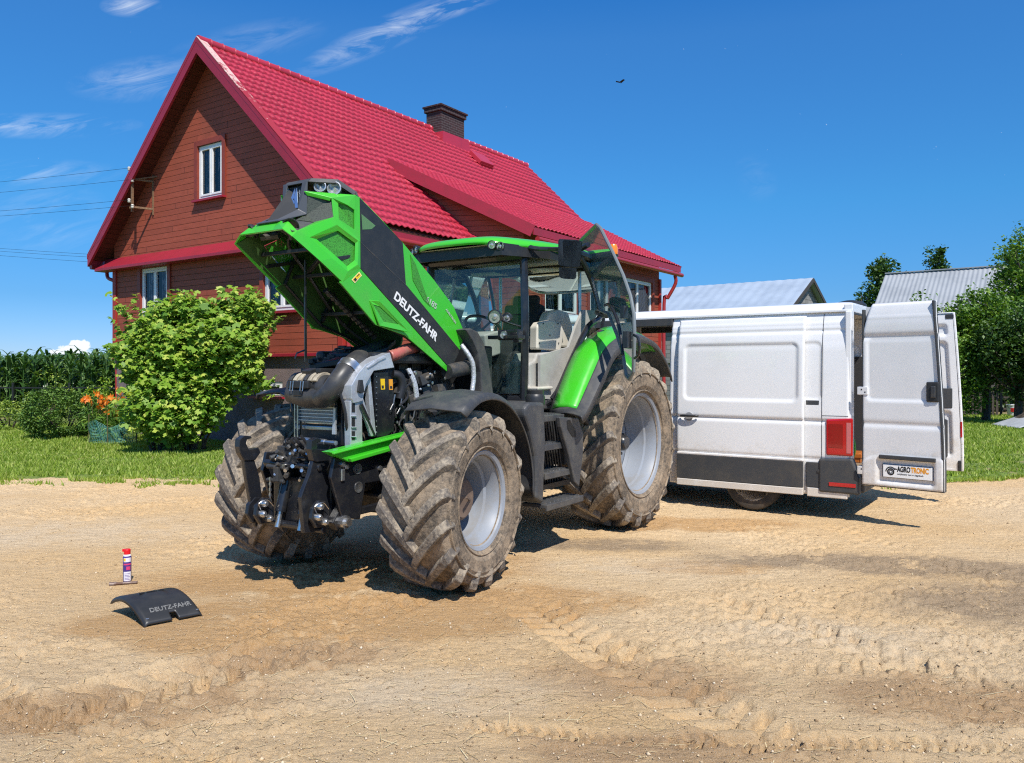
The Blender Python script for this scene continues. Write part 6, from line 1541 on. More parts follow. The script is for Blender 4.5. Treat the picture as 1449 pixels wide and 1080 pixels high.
cs.add(conp + [Vector((q.x, q.y - .30, q.z)) for q in conp], [tuple(range(8)), tuple(reversed(range(8, 16)))] + [(i, (i + 1) % 8, 8 + (i + 1) % 8, 8 + i) for i in range(8)]); co_ = cs.build('seat_console', GREYC, tractor, bevel=.025, bseg=3)
mb = MB(); c = H3(744, 740, .625); mb.lathe([(.030, 0), (.040, .004), (.044, .0), (.044, -.01)], c, n=20); mb.lathe([(0, .022), (.016, .020), (.018, 0)], c, n=14); mb.build('knob', STEEL, co_, smooth=True)
mb = MB(); mb.box(H3(700, 860, .66) + Vector((0, 0, 0)), (.30, .16, .03)); mb.build('door_step_plate', BEIGE, co_, bevel=.01)
q = [H3(a, b_, .70) for a, b_ in ((1000, 482), (940, 562), (872, 700), (802, 860), (766, 912), (706, 914), (706, 700), (845, 660), (880, 560), (915, 478))]
mb = MB(); mb.add(q + [p - Vector((0, .03, 0)) for p in q], [tuple(range(10)), tuple(reversed(range(10, 20)))] + [(i, (i + 1) % 10, 10 + (i + 1) % 10, 10 + i) for i in range(10)]); mb.build('cab_side_trim', GREYC, tractor)
# driver seat (black), with the lumpy backrest
ds = MB(); ds.box((-2.35, -.05, 1.90), (.5, .52, .14)); ds.box((-2.62, -.05, 2.22), (.14, .50, .60), rot=(0, -.18, 0)); ds.box((-2.70, -.05, 2.55), (.10, .34, .16), rot=(0, -.18, 0)); ds.tube([(-2.35, -.05, 1.5), (-2.35, -.05, 1.85)], .12, 12)
ds.box((-2.3, .26, 2.1), (.38, .08, .07)); ds.build('driver_seat', mat('black_seat_cloth', (.025, .026, .03), .8, bscale=14, bstr=.6, bdist=.02), tractor, bevel=.04, bseg=3)
dsh = MB(); dp = [H3(290, 490, -.2), H3(350, 468, -.2), H3(440, 470, -.2), H3(450, 530, -.2), H3(470, 600, -.2), H3(465, 700, -.2), H3(430, 560, -.2), H3(300, 550, -.2)]
dsh.box((-1.50, 0, 2.02), (.26, .62, .24), rot=(0, .2, 0)); dsh.box((-1.42, 0, 1.70), (.16, .52, .5)); dsh.tube([(-1.5, 0, 2.0), (-1.72, 0, 2.17)], .05, 10)
db = dsh.build('dashboard', mat('sage_grey_plastic', (.22, .26, .22), .6, col2=(.28, .32, .28), nscale=5), tractor, bevel=.06, bseg=3)
mb = MB(); rot = Vector((-.55, 0, .83)).to_track_quat('Z', 'Y').to_euler(); mb.v = []; c = Vector((-1.76, 0, 2.22)); R_ = Euler(rot).to_matrix()
cir = [c + R_ @ Vector((math.cos(a) * .20, math.sin(a) * .20, 0)) for a in np.linspace(0, 2 * PI, 29)]; mb.tube(cir, .015, 8, cap=False)
for a in (0.5, 2.6, 4.7): mb.tube([c - Vector((-.02, 0, .03)), c + R_ @ Vector((math.cos(a) * .2, math.sin(a) * .2, 0))], .012, 6)
mb.build('steering_wheel', RUBH, tractor, smooth=True)
mb = MB(); mb.box((-1.75, -.52, 2.25), (.05, .22, .30), rot=(0, 0, .3)); mb.box((-1.9, .30, 2.80), (.3, .3, .03)); mb.build('cab_monitor', BLACKP, tractor, bevel=.02)
mb = MB(); mb.tube([(-2.9, .55, 2.0), (-2.9, .55, 2.9)], .02, 8); mb.tube([(-2.9, -.55, 2.0), (-2.9, -.55, 2.9)], .02, 8); build_parts(mb, 'cab_rail', STEEL, tractor)
sv = MB(); sv.box((-2.35, .1, 2.86), (.7, .9, .04), rot=(0, .12, 0)); sv.build('sun_blind', BEIGE, tractor, bevel=.015)
# black curved cowl between bonnet and windscreen
cw = MB(); cp = [H3(325, 575, .46), H3(350, 568, .46), H3(385, 585, .46), H3(415, 640, .46), H3(440, 740, .46), H3(462, 890, .46), H3(405, 890, .46), H3(400, 780, .46), H3(385, 690, .46), H3(360, 630, .46)]
cw.add([Vector((q.x, .50, q.z)) for q in cp] + [Vector((q.x, .36, q.z)) for q in cp], [tuple(range(10)), tuple(reversed(range(10, 20)))] + [(i, (i + 1) % 10, 10 + (i + 1) % 10, 10 + i) for i in range(10)])
cw.build('cowl', CHAR, tractor, bevel=.012)
mb = MB(); mb.box((-1.22, 0, 1.62), (.14, .9, .75)); mb.build('firewall', BLACKP, tractor, bevel=.02)
mb = MB(); mb.tube([(-1.0, -.50, 1.25), (-1.0, -.50, 2.0)], .16, 20); mb.tube([(-.6, -.42, 1.2), (-.6, -.42, 1.95)], .13, 18); build_parts(mb, 'exhaust_canister', DGREY, tractor, smooth=True)
mb = MB(); mb.box((-.35, -.30, 1.55), (1.3, .10, .75)); mb.box((-.3, 0, 1.86), (1.1, .62, .10)); mb.build('engine_cover', BLACKP, tractor, bevel=.03)
# work lamps on the A pillar
wl = MB(); wl.tube([H3(610, 560, .62), H3(560, 545, .66), H3(520, 530, .68)], .014, 6); wl.tube([H3(610, 600, .62), H3(560, 590, .66)], .014, 6); wl.box(H3(540, 612, .66), (.12, .36, .035)); wl.box(H3(595, 605, .64), (.07, .07, .13)); wlo = wl.build('lamp_bracket', FRAMEM, tractor, bevel=.006)
lamp(H3(482, 512, .66), (1, .25, -.1), .060, parent=wlo, d=.11); lamp(H3(543, 514, .67), (1, .25, -.1), .040, parent=wlo, d=.09)
mb = MB(); mb.box(H3(545, 600, .655) - Vector((.05, 0, 0)), (.09, .24, .10)); mb.build('lamp_case', FRAMEM, wlo, bevel=.01)
lamp(H3(525, 600, .67), (1, .25, -.05), .036, parent=wlo, d=.05); lamp(H3(572, 598, .70), (1, .25, -.05), .036, parent=wlo, d=.05)
# mirror
ma = MB(); ma.tube([H3(645, 200, .62), H3(650, 175, .66), H3(700, 180, .75), H3(840, 180, .95)], [.035, .03, .022, .018], 8, smooth=3); ma.tube([H3(645, 185, .62), H3(640, 230, .62)], .03, 8); mo = ma.build('mirror_arm', FRAMEM, tractor, smooth=True)
mm = MB(); mp_ = [H3(792, 140, .98), H3(800, 130, .98), H3(885, 134, .98), H3(892, 145, .98), H3(880, 262, .98), H3(868, 268, .98), H3(800, 264, .98), H3(792, 255, .98)]
mm.add(mp_ + [Vector((q.x - .09, q.y, q.z)) for q in mp_], [tuple(range(8)), tuple(reversed(range(8, 16)))] + [(i, (i + 1) % 8, 8 + (i + 1) % 8, 8 + i) for i in range(8)])
mp_ = [H3(796, 268, .98), H3(866, 270, .98), H3(862, 322, .98), H3(850, 328, .98), H3(806, 326, .98), H3(796, 315, .98)]
mm.add(mp_ + [Vector((q.x - .08, q.y, q.z)) for q in mp_], [tuple(range(6)), tuple(reversed(range(6, 12)))] + [(i, (i + 1) % 6, 6 + (i + 1) % 6, 6 + i) for i in range(6)])
mm.build('mirror', BLACKP, mo, bevel=.012, bseg=3)
# beacon
mb = MB(); c = H3(1062, 185, .60); mb.lathe([(.055, -.06), (.06, -.03), (.055, .03), (.04, .065), (0, .075)], c, 'Z', 18); bc = mb.build('beacon', mat('orange_beacon', (.85, .22, .01), .2, coat=.6), tractor, smooth=True)
mb = MB(); mb.lathe([(.06, -.09), (.065, -.06)], c, 'Z', 16); mb.tube([c - Vector((0, 0, .08)), c + Vector((.1, -.1, -.2))], .018, 8); mb.build('beacon_base', FRAMEM, bc)
# ---- open door: real swung door, hinge at the rear post
dh_t, dh_b = Vector((-2.62, .86, 2.98)), Vector((-2.86, .86, 2.30))
DT = H3(980, 62, 1.50)
D = [H3(900, 140, .98), DT, H3(1000, 80, 1.52), H3(1060, 200, 1.66), H3(1110, 310, 1.74), H3(1145, 410, 1.77), H3(1162, 500, 1.77), H3(1165, 600, 1.76), H3(1160, 780, 1.74), H3(1142, 818, 1.72), H3(1125, 800, 1.66), H3(1108, 690, 1.58), H3(1080, 600, 1.48), H3(1040, 500, 1.32), H3(1000, 480, 1.02), H3(960, 330, .93), H3(905, 190, .90)]
hax = Vector((-2.60, .88, 0)); hdir = Vector((.69, .724, 0)); hn_ = Vector((-hdir.y, hdir.x, 0))
Lc = Vector((-TO.dot(FW), -TO.dot(LF), CAMH))
D = [Lc + (p - Lc) * ((hax - Lc).dot(hn_) / (p - Lc).dot(hn_)) for p in D]
fm = MB(); fm.tube(D + [D[0]], .019, 8, cap=False); 
door = fm.build('door', mat('door_frame_grey', (.20, .22, .22), .35, .2), tractor, smooth=True)
cen_ = sum(D, Vector()) / len(D); mb = MB(); mb.add(D + [cen_], [(i, (i + 1) % len(D), len(D)) for i in range(len(D))]); mb.build('door_glass', GLASSD, door)
mb = MB(); mb.tube([H3(1000, 490, .95), H3(1030, 452, 1.2), H3(1060, 480, 1.4), H3(1090, 560, 1.55), H3(1108, 700, 1.62)], .018, 8, smooth=5); mb.tube([H3(1160, 600, 1.78), H3(1185, 620, 1.86), H3(1188, 690, 1.86), H3(1165, 715, 1.78)], .014, 8, smooth=4)
mb.box(H3(1130, 625, 1.70), (.10, .05, .16)); mb.box(H3(1115, 490, 1.66), (.10, .04, .12)); mb.build('door_handle', FRAMEM, door, bevel=.005)
mb = MB(); mb.tube([H3(985, 490, .86), H3(1030, 505, 1.05)], .035, 10); mb.tube([H3(905, 180, .86), H3(940, 160, .98)], .03, 10); build_parts(mb, 'door_hinge', FRAMEM, door)
# ---- rear fenders
def catm(pts, k):
    o = []
    for i in range(len(pts) - 1):
        p0, p1, p2, p3 = pts[max(i - 1, 0)], pts[i], pts[i + 1], pts[min(i + 2, len(pts) - 1)]
        for j in range(k):
            t = j / k; o.append(.5 * ((2 * p1) + (p2 - p0) * t + (2 * p0 - 5 * p1 + 4 * p2 - p3) * t * t + (3 * p1 - p0 - 3 * p2 + p3) * t ** 3))
    return o + [pts[-1]]
def fender(s):
    # inner edge hugs the cab door opening, outer edge is the grey lip over the tyre
    I = [H3(768, 1000, .86), H3(772, 945, .86), H3(850, 740, .86), H3(905, 650, .86), H3(1000, 575, .86)] + [Vector((-3.2, .86, 2.24)), Vector((-3.6, .86, 2.12)), Vector((-3.95, .86, 1.88)), Vector((-4.12, .86, 1.60))]
    Oo = [H3(905, 1002, 1.28), H3(935, 965, 1.28), H3(1005, 815, 1.28), H3(1050, 710, 1.28), H3(1098, 655, 1.28)] + [H3(1180, 612, 1.28), H3(1262, 640, 1.28), H3(1315, 720, 1.28), H3(1345, 805, 1.28)]
    A, B = catm(I, 6), catm(Oo, 6); N = len(A); ws = [0, .25, .5, .76, .79, .90, .97, 1.0]; rows = []
    for a, b_ in zip(A, B):
        row = []
        for w_ in ws:
            p = a.lerp(b_, w_); bul = .035 * math.sin(w_ * PI); row.append(Vector((p.x + bul * .6, s * p.y, p.z + bul)))
        row.append(Vector((b_.x - .02, s * (b_.y + .0), b_.z - .06))); rows.append(row)
    g, m = MB(), MB(); nw = len(rows[0])
    for i in range(N - 1):
        for k in range(nw - 1): (g if (k < 3 and i >= 5 and i < 40) else m).poly([rows[i][k], rows[i + 1][k], rows[i + 1][k + 1], rows[i][k + 1]])
    # rounded lower corner panel below the green field
    o = m.build('rear_fender', CHAR, tractor, weld=.001, smooth=True, solid=.02)
    g.build('fender_cover', GREEN, o, weld=.001, smooth=True, solid=.026)
    w2 = MB(); ii = [Vector((p.x, s * .86, p.z)) for p in A]; ib = [Vector((p.x - .04, s * .80, p.z - .02)) for p in A]
    for i in range(N - 1): w2.poly([ii[i], ii[i + 1], ib[i + 1], ib[i]])
    w2.build('wheel_housing', BLACKP, o, weld=.001, smooth=True, solid=.01)
    return o
fender(1); fender(-1)
mb = MB(); mb.tube([(-2.5, 1.28, 2.2), (-2.5, 1.30, 2.3)], .03, 8)
# ---- front fenders
def ffender(s):
    R0 = .86; rows = []; N = 22
    for i in range(N):
        a = math.radians(60 + (186 - 60) * i / (N - 1)) if s > 0 else math.radians(76 + (182 - 76) * i / (N - 1))
        r = R0 + (.0 if i > 3 else .02 * (3 - i) * -.3)
        rows.append([Vector((math.cos(a) * (r + d_), y, math.sin(a) * (r + d_))) for y, d_ in ((-.27, -.04), (-.25, .0), (0, .025), (.25, .0), (.29, -.05))])
    mb = MB()
    for i in range(N - 1):
        for k in range(4): mb.poly([rows[i][k], rows[i + 1][k], rows[i + 1][k + 1], rows[i][k + 1]])
    o = mb.build('front_fender', CHAR, tractor, weld=.001, smooth=True, solid=.014, loc=(-.02, s * 1.0, .71)); o.rotation_euler = (0, 0, math.radians(STEER))
    b2 = MB(); b2.tube([(-.05, -s * .5, .2), (-.05, -s * .35, .75), (.1, -s * .1, .86)], .022, 8, smooth=4); b2.tube([(.30, -s * .30, .45), (.32, -s * .28, .75), (.25, -s * .1, .83)], .018, 8, smooth=4); b2.build('fender_stay', FRAMEM, o, smooth=True)
ffender(1); ffender(-1)
# ---- tank, steps
def sp_(pts, y0, y1, name, mt, bevel=.012, parent=tractor):
    mb = MB(); q = [(p.x, p.z) for p in pts]; mb.prism(q, lambda a, b_, h: (a, h, b_), y0, y1); return mb.build(name, mt, parent, bevel=bevel, bseg=3)
tank = sp_([H4(232, 375, 1.1), H4(255, 345, 1.1), H4(340, 345, 1.1), H4(348, 560, 1.1), H4(335, 900, 1.1), H4(292, 870, 1.1), H4(295, 800, 1.1), H4(290, 640, 1.1), H4(262, 500, 1.1), H4(232, 420, 1.1)], .55, 1.12, 'fuel_tank', CHAR, .03)
mb = MB(); c = H4(298, 330, .95); mb.lathe([(.09, -.05), (.095, .02), (.085, .05), (.08, .055), (.083, .09), (0, .095)], c, 'Z', 18); mb.build('tank_cap', BLACKP, tank, smooth=True)
mb = MB(); mb.box((-1.12, .60, 1.40), (.3, .5, .03)); mb.build('tank_top_plate', ALU, tractor, bevel=.008)
sidep = sp_([H4(418, 425, 1.12), H4(520, 430, 1.12), H4(548, 515, 1.12), H4(545, 640, 1.12), H4(525, 805, 1.12), H4(500, 780, 1.12), H4(470, 640, 1.12), H4(425, 480, 1.12)], 1.10, 1.15, 'step_side_plate', CHAR)
mb = MB(); q = [H4(475, 445, 1.16), H4(492, 440, 1.16), H4(525, 505, 1.16), H4(525, 535, 1.16), H4(505, 535, 1.16), H4(478, 490, 1.16)]; mb.prism([(p.x, p.z) for p in q], lambda a, b_, h: (a, h, b_), 1.148, 1.154); mb.build('grab_slot', mat('slot_black', (.006, .006, .006), .6), sidep, bevel=.004)
for k, (a0, a1, b_, yo) in enumerate(((345, 470, 425, 1.06), (350, 458, 580, 1.08), (347, 496, 728, 1.10), (335, 536, 885, 1.14))):
    p0, p1 = H4(a0, b_, 1.1), H4(a1, b_, 1.1); mb = MB(); x0, x1 = p1.x, p0.x; z = (p0.z + p1.z) / 2
    mb.box(((x0 + x1) / 2, yo - .13, z), (x1 - x0, .26, .035)); mb.box(((x0 + x1) / 2, yo + .005, z - .012), (x1 - x0, .02, .06)); so2 = mb.build('step', CHAR, tractor, bevel=.006)
    mb = MB()
    for j in range(9): mb.box((x0 + (x1 - x0) * (j + .5) / 9, yo - .13, z + .022), (.012, .22, .012))
    mb.build('step_tread', STEEL, so2)
mb = MB()
for k in range(9): p = H4(350 + k * 14, 470, 1.0); mb.bar((p.x, .88, 1.28 - .0), (p.x - .16, .88, .62), .012, .02)
mb.box((-1.45, .82, .95), (.7, .04, .7)); mb.box((-1.5, .7, .62), (.9, .5, .05)); mb.build('step_back', BLACKP, tractor)
mb = MB(); mb.box((-1.05, .62, 1.0), (.5, .5, .7)); mb.box((-1.6, -.75, 1.0), (1.2, .5, .7)); mb.build('battery_box', BLACKP, tractor, bevel=.04)
mb = MB(); mb.tube([H4(560, 420, 1.0), H4(600, 500, 1.0), H4(620, 640, .9)], .03, 8, smooth=4); mb.box((-2.3, .62, .95), (.25, .3, .4)); mb.build('rear_axle_housing', DGREY, tractor, bevel=.02)
# plastic shield hanging between fender and rear tyre
sp_([H3(1080, 830, 1.0), H3(1060, 960, 1.0), H3(1010, 1030, 1.0), H3(960, 1035, 1.0), H3(1000, 900, 1.0), H3(1050, 780, 1.0)], .72, .76, 'mud_flap', BLACKP)
# ------------------------------------------------------------------ van
VO = Vector((4.56, 10.2, 0)); VF = Vector((-.816, .578, 0)); VL = Vector((-.578, -.816, 0)); VRZ = math.atan2(VF.y, VF.x)
van = empty('panel_van', VO, VRZ, 'white panel van with open rear doors and side door slid back, parked behind the tractor', 'van')
VW = mat('white_van_paint', (.80, .80, .80), .25, col2=(.75, .745, .735), nscale=1.3, coat=.5)
nt = VW.node_tree; b = nt.nodes['Principled BSDF']; tcv = nn(nt, 'ShaderNodeTexCoord'); spv = nn(nt, 'ShaderNodeSeparateXYZ'); nt.links.new(tcv.outputs['Object'], spv.inputs[0])
dn = noise(nt, 3.5, 10, .72); dn2 = noise(nt, 38, 4, .7); low = math_(nt, 'SUBTRACT', .62, math_(nt, 'MULTIPLY', spv.outputs[2], .42))
df = math_(nt, 'ADD', math_(nt, 'ADD', math_(nt, 'MULTIPLY', dn.outputs['Fac'], .7), math_(nt, 'MULTIPLY', dn2.outputs['Fac'], .3)), low)
prev = b.inputs['Base Color'].links[0].from_socket; nt.links.new(mixc(nt, ramp(nt, df, [(.78, 0.), (1.08, .55)]).outputs[0], prev, (.50, .41, .29)), b.inputs['Base Color'])
VGP = mat('dark_van_cladding', (.045, .048, .052), .55, col2=(.07, .066, .06), nscale=6)
VRED = mat('red_tail_lens', (.46, .006, .010), .12, coat=.8)
VINT = mat('van_interior_grey', (.035, .035, .037), .7)
def sdrr(x, z, x0, x1, z0, z1, r):
    cx, cz = (x0 + x1) / 2, (z0 + z1) / 2; dx = np.abs(x - cx) - (x1 - x0) / 2 + r; dz = np.abs(z - cz) - (z1 - z0) / 2 + r
    return np.hypot(np.maximum(dx, 0), np.maximum(dz, 0)) + np.minimum(np.maximum(dx, dz), 0) - r
def yside(z):   # half width as a function of height
    z = np.asarray(z, float); return .985 - .012 * np.clip((z - 1.2) / .9, 0, 1) ** 2 * 2 - .10 * np.clip((z - 2.0) / .48, 0, 1) ** 1.6 + .012 * np.exp(-((z - .9) / .5) ** 2)
def crease(z): return -.022 * np.exp(-((z - 1.145) / .020) ** 2) - .014 * np.exp(-((z - .69) / .018) ** 2) - .014 * np.exp(-((z - 2.235) / .018) ** 2) + .006 * np.exp(-((z - 2.33) / .01) ** 2)
def panel_grid(name, x0, x1, z0, z1, s, yoff, mt, parent, recess=None, cut=None, st=.018, zs=1.0):
    nx = int((x1 - x0) / st) + 2; nz = int((z1 - z0) / st) + 2
    X, Z = np.meshgrid(np.linspace(x0, x1, nx), np.linspace(z0, z1, nz), indexing='xy')
    y = yside(Z) + crease(Z) + yoff
    if recess:
        for (a, b_, c, d, r, dep) in recess: y = y - dep * np.clip((.012 - sdrr(X, Z, a, b_, c, d, r)) / .03, 0, 1)
    e = np.minimum.reduce([X - x0, x1 - X, Z - z0 + 1, z1 - Z + (1 if z1 > 2.4 else 0)]); y = y - .012 * np.clip(1 - e / .012, 0, 1)
    mask = None
    if cut is not None:
        xm = (X[:-1, :-1] + X[1:, 1:]) / 2; zm = (Z[:-1, :-1] + Z[1:, 1:]) / 2; mask = ~cut(xm, zm)
    o = gridmesh(name, X, s * y, Z, mt, parent, mask=mask)
    md = o.modifiers.new('s', 'SOLIDIFY'); md.thickness = .03; md.offset = -1 if s < 0 else 1
    return o
BL = 5.95; ZT = 2.47
arch = lambda xm, zm, c=1.18: (np.hypot(xm - c, zm - .36) < .43) & (zm < .8)
# body sides
for s in (1, -1):
    # rear quarter (with the fuel flap side recess), area behind the slid door and the part ahead of the opening
    panel_grid('body_panel', 0.02, 2.30, .26, ZT, s, 0, VW, van, recess=[(.34, .62, 1.40, 2.10, .07, .014), (.8, 2.1, 1.38, 2.08, .08, .012)], cut=lambda a, b_: arch(a, b_))
    panel_grid('body_panel', 3.62, 4.3, .26, ZT, s, 0, VW, van)
    # cab side: straight below, sloping at the windscreen
    panel_grid('body_panel', 4.3, 5.9, .26, 1.45, s, 0, VW, van, cut=lambda a, b_: arch(a, b_, 4.98) | (b_ > 1.45 - (a - 5.3) * .55))
    mb = MB(); ytp = .90
    mb.poly([(4.3, s * .975, 1.45), (5.28, s * .96, 1.45), (4.55, s * .88, 2.40), (4.3, s * .90, 2.46)]); mb.build('cab_side_window', glassmat('van_glass', (.10, .12, .13), .1), van)
    mb = MB(); mb.tube([(5.3, s * .95, 1.45), (4.9, s * .90, 2.05), (4.5, s * .84, 2.44)], .035, 6); mb.build('windscreen_pillar', VW, van)
    mb = MB(); mb.box((1.8, s * 1.0, .50), (3.6, .03, .32)); mb.box((4.1, s * 1.0, .5), (.8, .03, .32))
    if s < 0: mb.build('side_cladding', VGP, van, bevel=.01)
# roof with gentle ribs and rounded shoulders
xs = np.concatenate([np.linspace(.0, 4.3, 60), np.linspace(4.4, 4.75, 6)]); th = np.linspace(-1, 1, 41)
TH, XX = np.meshgrid(th, xs, indexing='ij')
yy = np.sign(TH) * np.where(np.abs(TH) > .86, .76 + (np.abs(TH) - .86) / .14 * (.885 - .76), np.abs(TH) / .86 * .76)
zz = ZT + .115 - .115 * np.clip((np.abs(yy) - .70) / .185, 0, 1) ** 2 + .006 * np.sin(yy * 22) * (np.abs(yy) < .65)
fx = np.clip((XX - 4.2) / .55, 0, 1) ** 2; zz = zz - .12 * fx; fr0 = np.clip((.12 - XX) / .12, 0, 1) ** 2; zz = zz - .03 * fr0
o = gridmesh('van_roof', XX, yy, zz, VW, van); md = o.modifiers.new('s', 'SOLIDIFY'); md.thickness = .03; md.offset = -1
# side roof gutter lip
for s in (1, -1):
    mb = MB(); mb.box((2.2, s * .888, ZT + .0), (4.4, .035, .03)); mb.build('roof_rail', VW, van, bevel=.006)
    mb = MB(); mb.box((2.96, s * .90, ZT - .06), (1.34, .05, .10)); mb.build('slide_track', VGP, van, bevel=.005)
# windscreen and nose
mb = MB(); mb.poly([(5.28, .90, 1.42), (5.28, -.90, 1.42), (4.66, -.80, 2.44), (4.66, .80, 2.44)]); mb.build('windscreen', glassmat('van_screen', (.12, .14, .15), .1), van)
mb = MB(); N = [(5.28, 1.42), (5.62, 1.22), (5.86, 1.02), (5.94, .75), (5.95, .40), (5.88, .26)]
for (a, b_), (c, d) in zip(N[:-1], N[1:]): mb.poly([(a, .94, b_), (a, -.94, b_), (c, -.92 if c > 5.8 else -.94, d), (c, .92 if c > 5.8 else .94, d)])
mb.build('van_bonnet', VW, van, solid=.02)
mb = MB(); mb.box((2.7, 0, .40), (5.3, 1.84, .06)); mb.build('load_floor', VGP, van); mb = MB(); mb.box((2.7, 0, .52), (5.2, 1.78, .04)); mb.build('floor_board', mat('plywood_floor', (.22, .16, .10), .8), van)
mb = MB(); mb.box((4.1, 0, 1.5), (.05, 1.8, 1.95)); mb.build('bulkhead', VINT, van)
for s in (1, -1): mb = MB(); mb.box((1.15, s * .90, 1.25), (2.2, .02, 1.4)); mb.build('inner_lining', VINT, van)
# wheels
for x in (1.18, 4.98):
    for s in (1, -1):
        mb = MB(); mb.lathe([(.235, -.10), (.30, -.115), (.335, -.10), (.348, -.06), (.350, .06), (.335, .10), (.30, .115), (.235, .10)], n=40); wv_ = mb.build('wheel', mat('van_tyre', (.03, .028, .026), .8, col2=(.09, .07, .05), nscale=6), van, smooth=True, loc=(x, s * .90, .345))
        mb = MB(); mb.lathe([(.235, .10 * s), (.225, .085 * s), (.20, .06 * s), (.17, .075 * s), (.10, .08 * s), (.07, .10 * s), (0, .10 * s)], n=30); rm = mb.build('rim', mat('steel_rim', (.62, .62, .62), .35, .5), wv_, smooth=True)
        mb = MB()
        for k in range(12): a = k * PI / 6; mb.lathe([(0, .085 * s), (.014, .084 * s), (.016, .07 * s)], (.15 * math.cos(a), 0, .15 * math.sin(a)), n=8)
        mb.build('rim_hole', BLACKP, rm)
mb = MB(); mb.tube([(1.18, -.8, .34), (1.18, .8, .34)], .06, 10); mb.box((2.5, 0, .34), (4.6, 1.3, .08)); mb.build('underbody', VGP, van)
# lower cladding: dark strip with white sill, left side (rear quarter)
sgn = 1
mb = MB(); mb.box((.26, .995, .50), (.50, .035, .30)); mb.build('side_cladding', VGP, van, bevel=.008)
mb = MB(); mb.box((.27, .985, .29), (.46, .05, .11)); mb.build('sill', VW, van, bevel=.01)
# slid back door
sd_ = panel_grid('sliding_door', .52, 2.16, .66, 2.42, 1, .075, VW, van, recess=[(.60, 2.06, 1.38, 2.09, .07, .020)])
mb = MB(); mb.box((1.34, 1.065, .50), (1.62, .035, .315)); mb.build('door_cladding', VGP, sd_, bevel=.006)
mb = MB(); mb.box((1.34, 1.06, .295), (1.62, .06, .085)); mb.box((1.34, 1.065, .672), (1.62, .03, .03)); mb.build('door_sill', VW, sd_, bevel=.008)
mb = MB(); mb.lathe([(.055, .0), (.05, -.01), (0, -.012)], (1.98, 1.082, 1.155), n=24); mb.build('handle_cup', mat('shade_grey', (.30, .30, .31), .4), sd_, smooth=True)
mb = MB(); mb.tube([(2.09, 1.085, 1.16), (2.06, 1.108, 1.165), (1.97, 1.118, 1.165), (1.88, 1.108, 1.165), (1.86, 1.085, 1.16)], .016, 10, smooth=4); mb.build('door_handle', BLACKP, sd_, smooth=True)
mb = MB(); mb.box((.44, .98, 1.36), (.16, .02, .07)); mb.build('track_end', VGP, van, bevel=.006)
mb = MB(); mb.tube([(.33, float(yside(z)) + float(crease(z)) + .001, z) for z in np.linspace(.68, 2.44, 60)], .004, 4); mb.tube([(.03, float(yside(z)) + float(crease(z)) + .001, 1.215) for z in (1.215,)] + [(.33, float(yside(1.215)) + .001, 1.215)], .003, 4); build_parts(mb, 'panel_seam', DGREY, van)
# rear: pillars, lights, bumper, frame round the opening
mb = MB()
for s in (1, -1): mb.box((.035, s * .90, 1.50), (.07, .14, 1.92))
mb.box((.05, 0, 2.50), (.10, 1.8, .10)); mb.box((.03, 0, .50), (.06, 1.7, .10)); mb.build('rear_frame', VW, van, bevel=.012)
mb = MB()
for s in (1, -1): mb.box((.012, s * .825, 1.5), (.02, .02, 1.9))
mb.box((.01, 0, 2.44), (.02, 1.66, .02)); mb.build('door_seal', BLACKP, van)
for s in (1, -1):
    mb = MB(); mb.prism([(-.02, .745), (.28, .745), (.28, 1.17), (-.02, 1.195)], lambda a, b_, h: (a, s * h, b_), .955, 1.015); tl = mb.build('tail_light', VRED, van, bevel=.02, bseg=3)
    mb = MB(); mb.box((.02, s * 1.0165, .96), (.05, .004, .36)); mb.build('reversing_lens', mat('clear_lens', (.55, .16, .16), .12), tl); mb = MB(); mb.box((.165, s * 1.0165, .98), (.16, .004, .28)); mb.build('brake_lens', mat('deep_red_lens', (.28, .003, .006), .1, coat=.8), tl, bevel=.001)
mb = MB()
mb.prism([(-.10, .30), (.36, .30), (.36, .70), (-.02, .72), (-.10, .50)], lambda a, b_, h: (a, h, b_), .90, 1.03); mb.prism([(-.10, .30), (.36, .30), (.36, .70), (-.02, .72), (-.10, .50)], lambda a, b_, h: (a, -h, b_), .90, 1.03); mb.box((-.06, 0, .42), (.14, 1.82, .22)); mb.box((-.12, 0, .42), (.08, 1.3, .05)); bmp = mb.build('bumper', VGP, van, bevel=.025, bseg=3)
mb = MB(); mb.box((.09, 1.034, .405), (.30, .008, .045)); mb.build('reflector', VRED, bmp, bevel=.003)
mb = MB(); mb.lathe([(.0, .014), (.02, .012), (.022, 0)], (.36, 1.01, .55), n=12); mb.build('cap_screw', DGREY, bmp)
# black roof ventilator at the back edge
mb = MB(); c = Vector((.30, -.35, ZT + .13)); mb.lathe([(.20, 0), (.20, .03), (.15, .07), (.06, .09), (0, .09)], c, 'Z', 20); mb.build('roof_vent', BLACKP, van, smooth=True)
